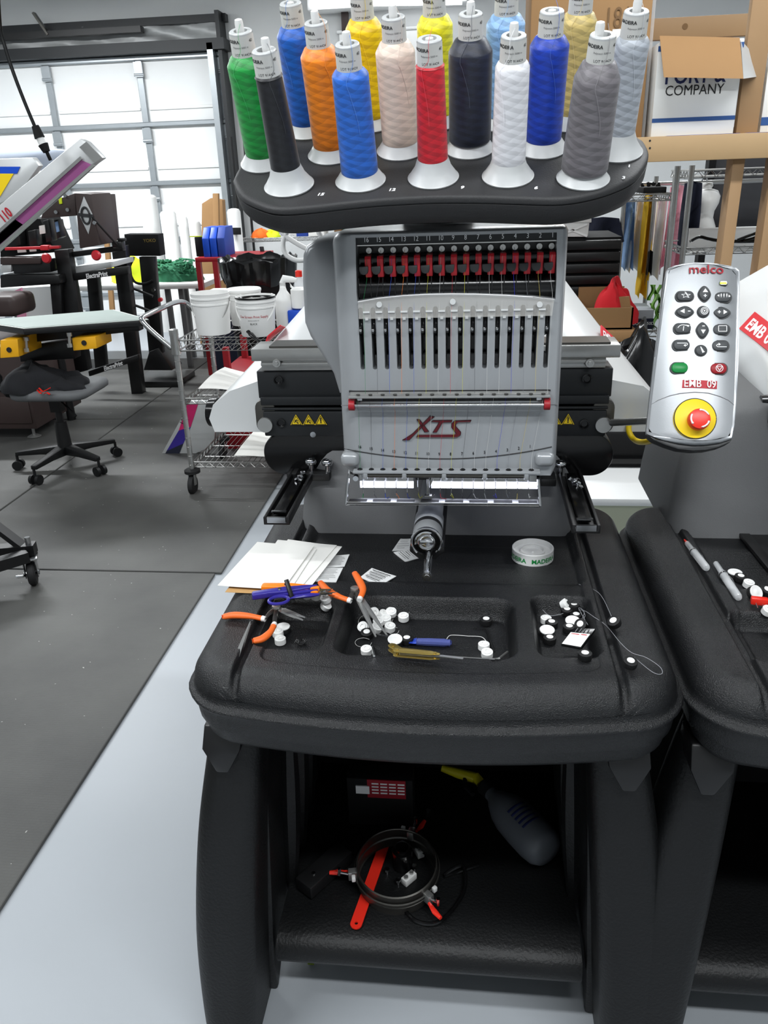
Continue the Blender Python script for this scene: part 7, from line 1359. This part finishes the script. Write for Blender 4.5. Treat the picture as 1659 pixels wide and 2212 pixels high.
box(bm, x0, x1, 3.9, 4.19, bz, bz + .008); fin(bm, 'carton_wall', 'cardboard', t); fin(prism(nb(), [A(1330, 642, 3.95), A(1360, 640, 3.95), A(1366, 708, 3.92), A(1352, 712, 3.92)], (0, .008, 0)), 'carton_flap', 'cardboard', t)
tag(fin(heap((A(1325, 690, 4.0).x, 4.02, bz + .01), .1, .1, .17, 41), 'red_cloth', 'cloth_red', None, smooth=50), 'bright red cloth stuffed in the open carton', 'cloth')
t = thing('low_bench', 'tan board bench under the open carton', 'bench', (x0, 4.0, 0)); fin(box(nb(), x0 - .2, x1 + .02, 3.85, 4.19, bz - .05, bz), 'bench_board', 'cardboard', t, bevel=.004)
for x, y in ((x0 - .15, 3.9), (x1 - .03, 3.9), (x0 - .15, 4.15), (x1 - .03, 4.15)): fin(box(nb(), x - .02, x + .02, y - .02, y + .02, 0, bz - .05), 'bench_leg', 'steel', t)
t = thing('boxed_printer', 'grey boxed device lettered on its front beside the red cloth', 'device', tuple(A(1390, 705, 4.4))); pz = A(1390, 712, 4.44).z; x0, x1 = A(1362, 700, 4.44).x, A(1412, 700, 4.44).x; fin(box(nb(), x0, x1, 4.46, 4.7, pz, pz + .1), 'device_body', 'cloth_grey', t, bevel=.004); fin(box(nb(), x0, x1, 4.452, 4.462, pz + .0, pz + .055), 'device_front', 'cloth_navy', t); txt('TOUGH350D', 'ink_white', t, V(((x0 + x1) / 2, 4.449, pz + .03)), RX, UZ, .022)
bm = nb(); 
for k in range(9): gridf(bm, 5, 8, lambda u, v, k=k: A(1404 + 8 * (k % 3) + 8 * u - 3 * v + 4 * sin(5 * v + k), 615 + 20 * (k % 4) + 34 * v, 4.55 + .02 * k + .02 * sin(7 * u + k)), .001, (0, 1, 0))
tag(fin(bm, 'green_bag', 'leaf_green', None, smooth=60), 'crumpled green plastic bag beside the chrome posts', 'bag', kind='stuff')
# dark bags and white tub on the floor between the machines
zt_ = .36; f0, f1 = F(1340, 1078, zt_), F(1340, 1010, zt_)
t = thing('white_bench', 'low white topped bench between the two machines', 'bench', (.7, f0.y, 0)); fin(box(nb(), .15, 1.6, f0.y, f1.y + .3, zt_ - .03, zt_), 'bench_top', 'white_paint', t, bevel=.004); fin(box(nb(), .2, 1.55, f0.y + .02, f1.y + .28, 0, zt_ - .03), 'bench_front', mat('olive_white', (196, 200, 176), .7), t)
t = thing('black_case', 'long black case at the back of the white bench', 'case', (.7, f1.y, zt_)); zc_ = A(1340, 935, f1.y).z; fin(box(nb(), .15, 1.5, f1.y, f1.y + .28, zt_ + .0, zc_), 'case_body', 'black_matte', t, bevel=.01); fin(box(nb(), .15, 1.5, f1.y - .012, f1.y, zt_ + .02, A(1340, 985, f1.y).z), 'case_lip', 'black_gloss', t, bevel=.004)
tag(fin(heap((A(1392, 840, f1.y).x, f1.y + .14, zc_), .2, .12, A(1392, 755, f1.y).z - zc_, 51), 'black_bag', 'black_gloss', None, smooth=40), 'black plastic bag on the black case right of the hood', 'bag')
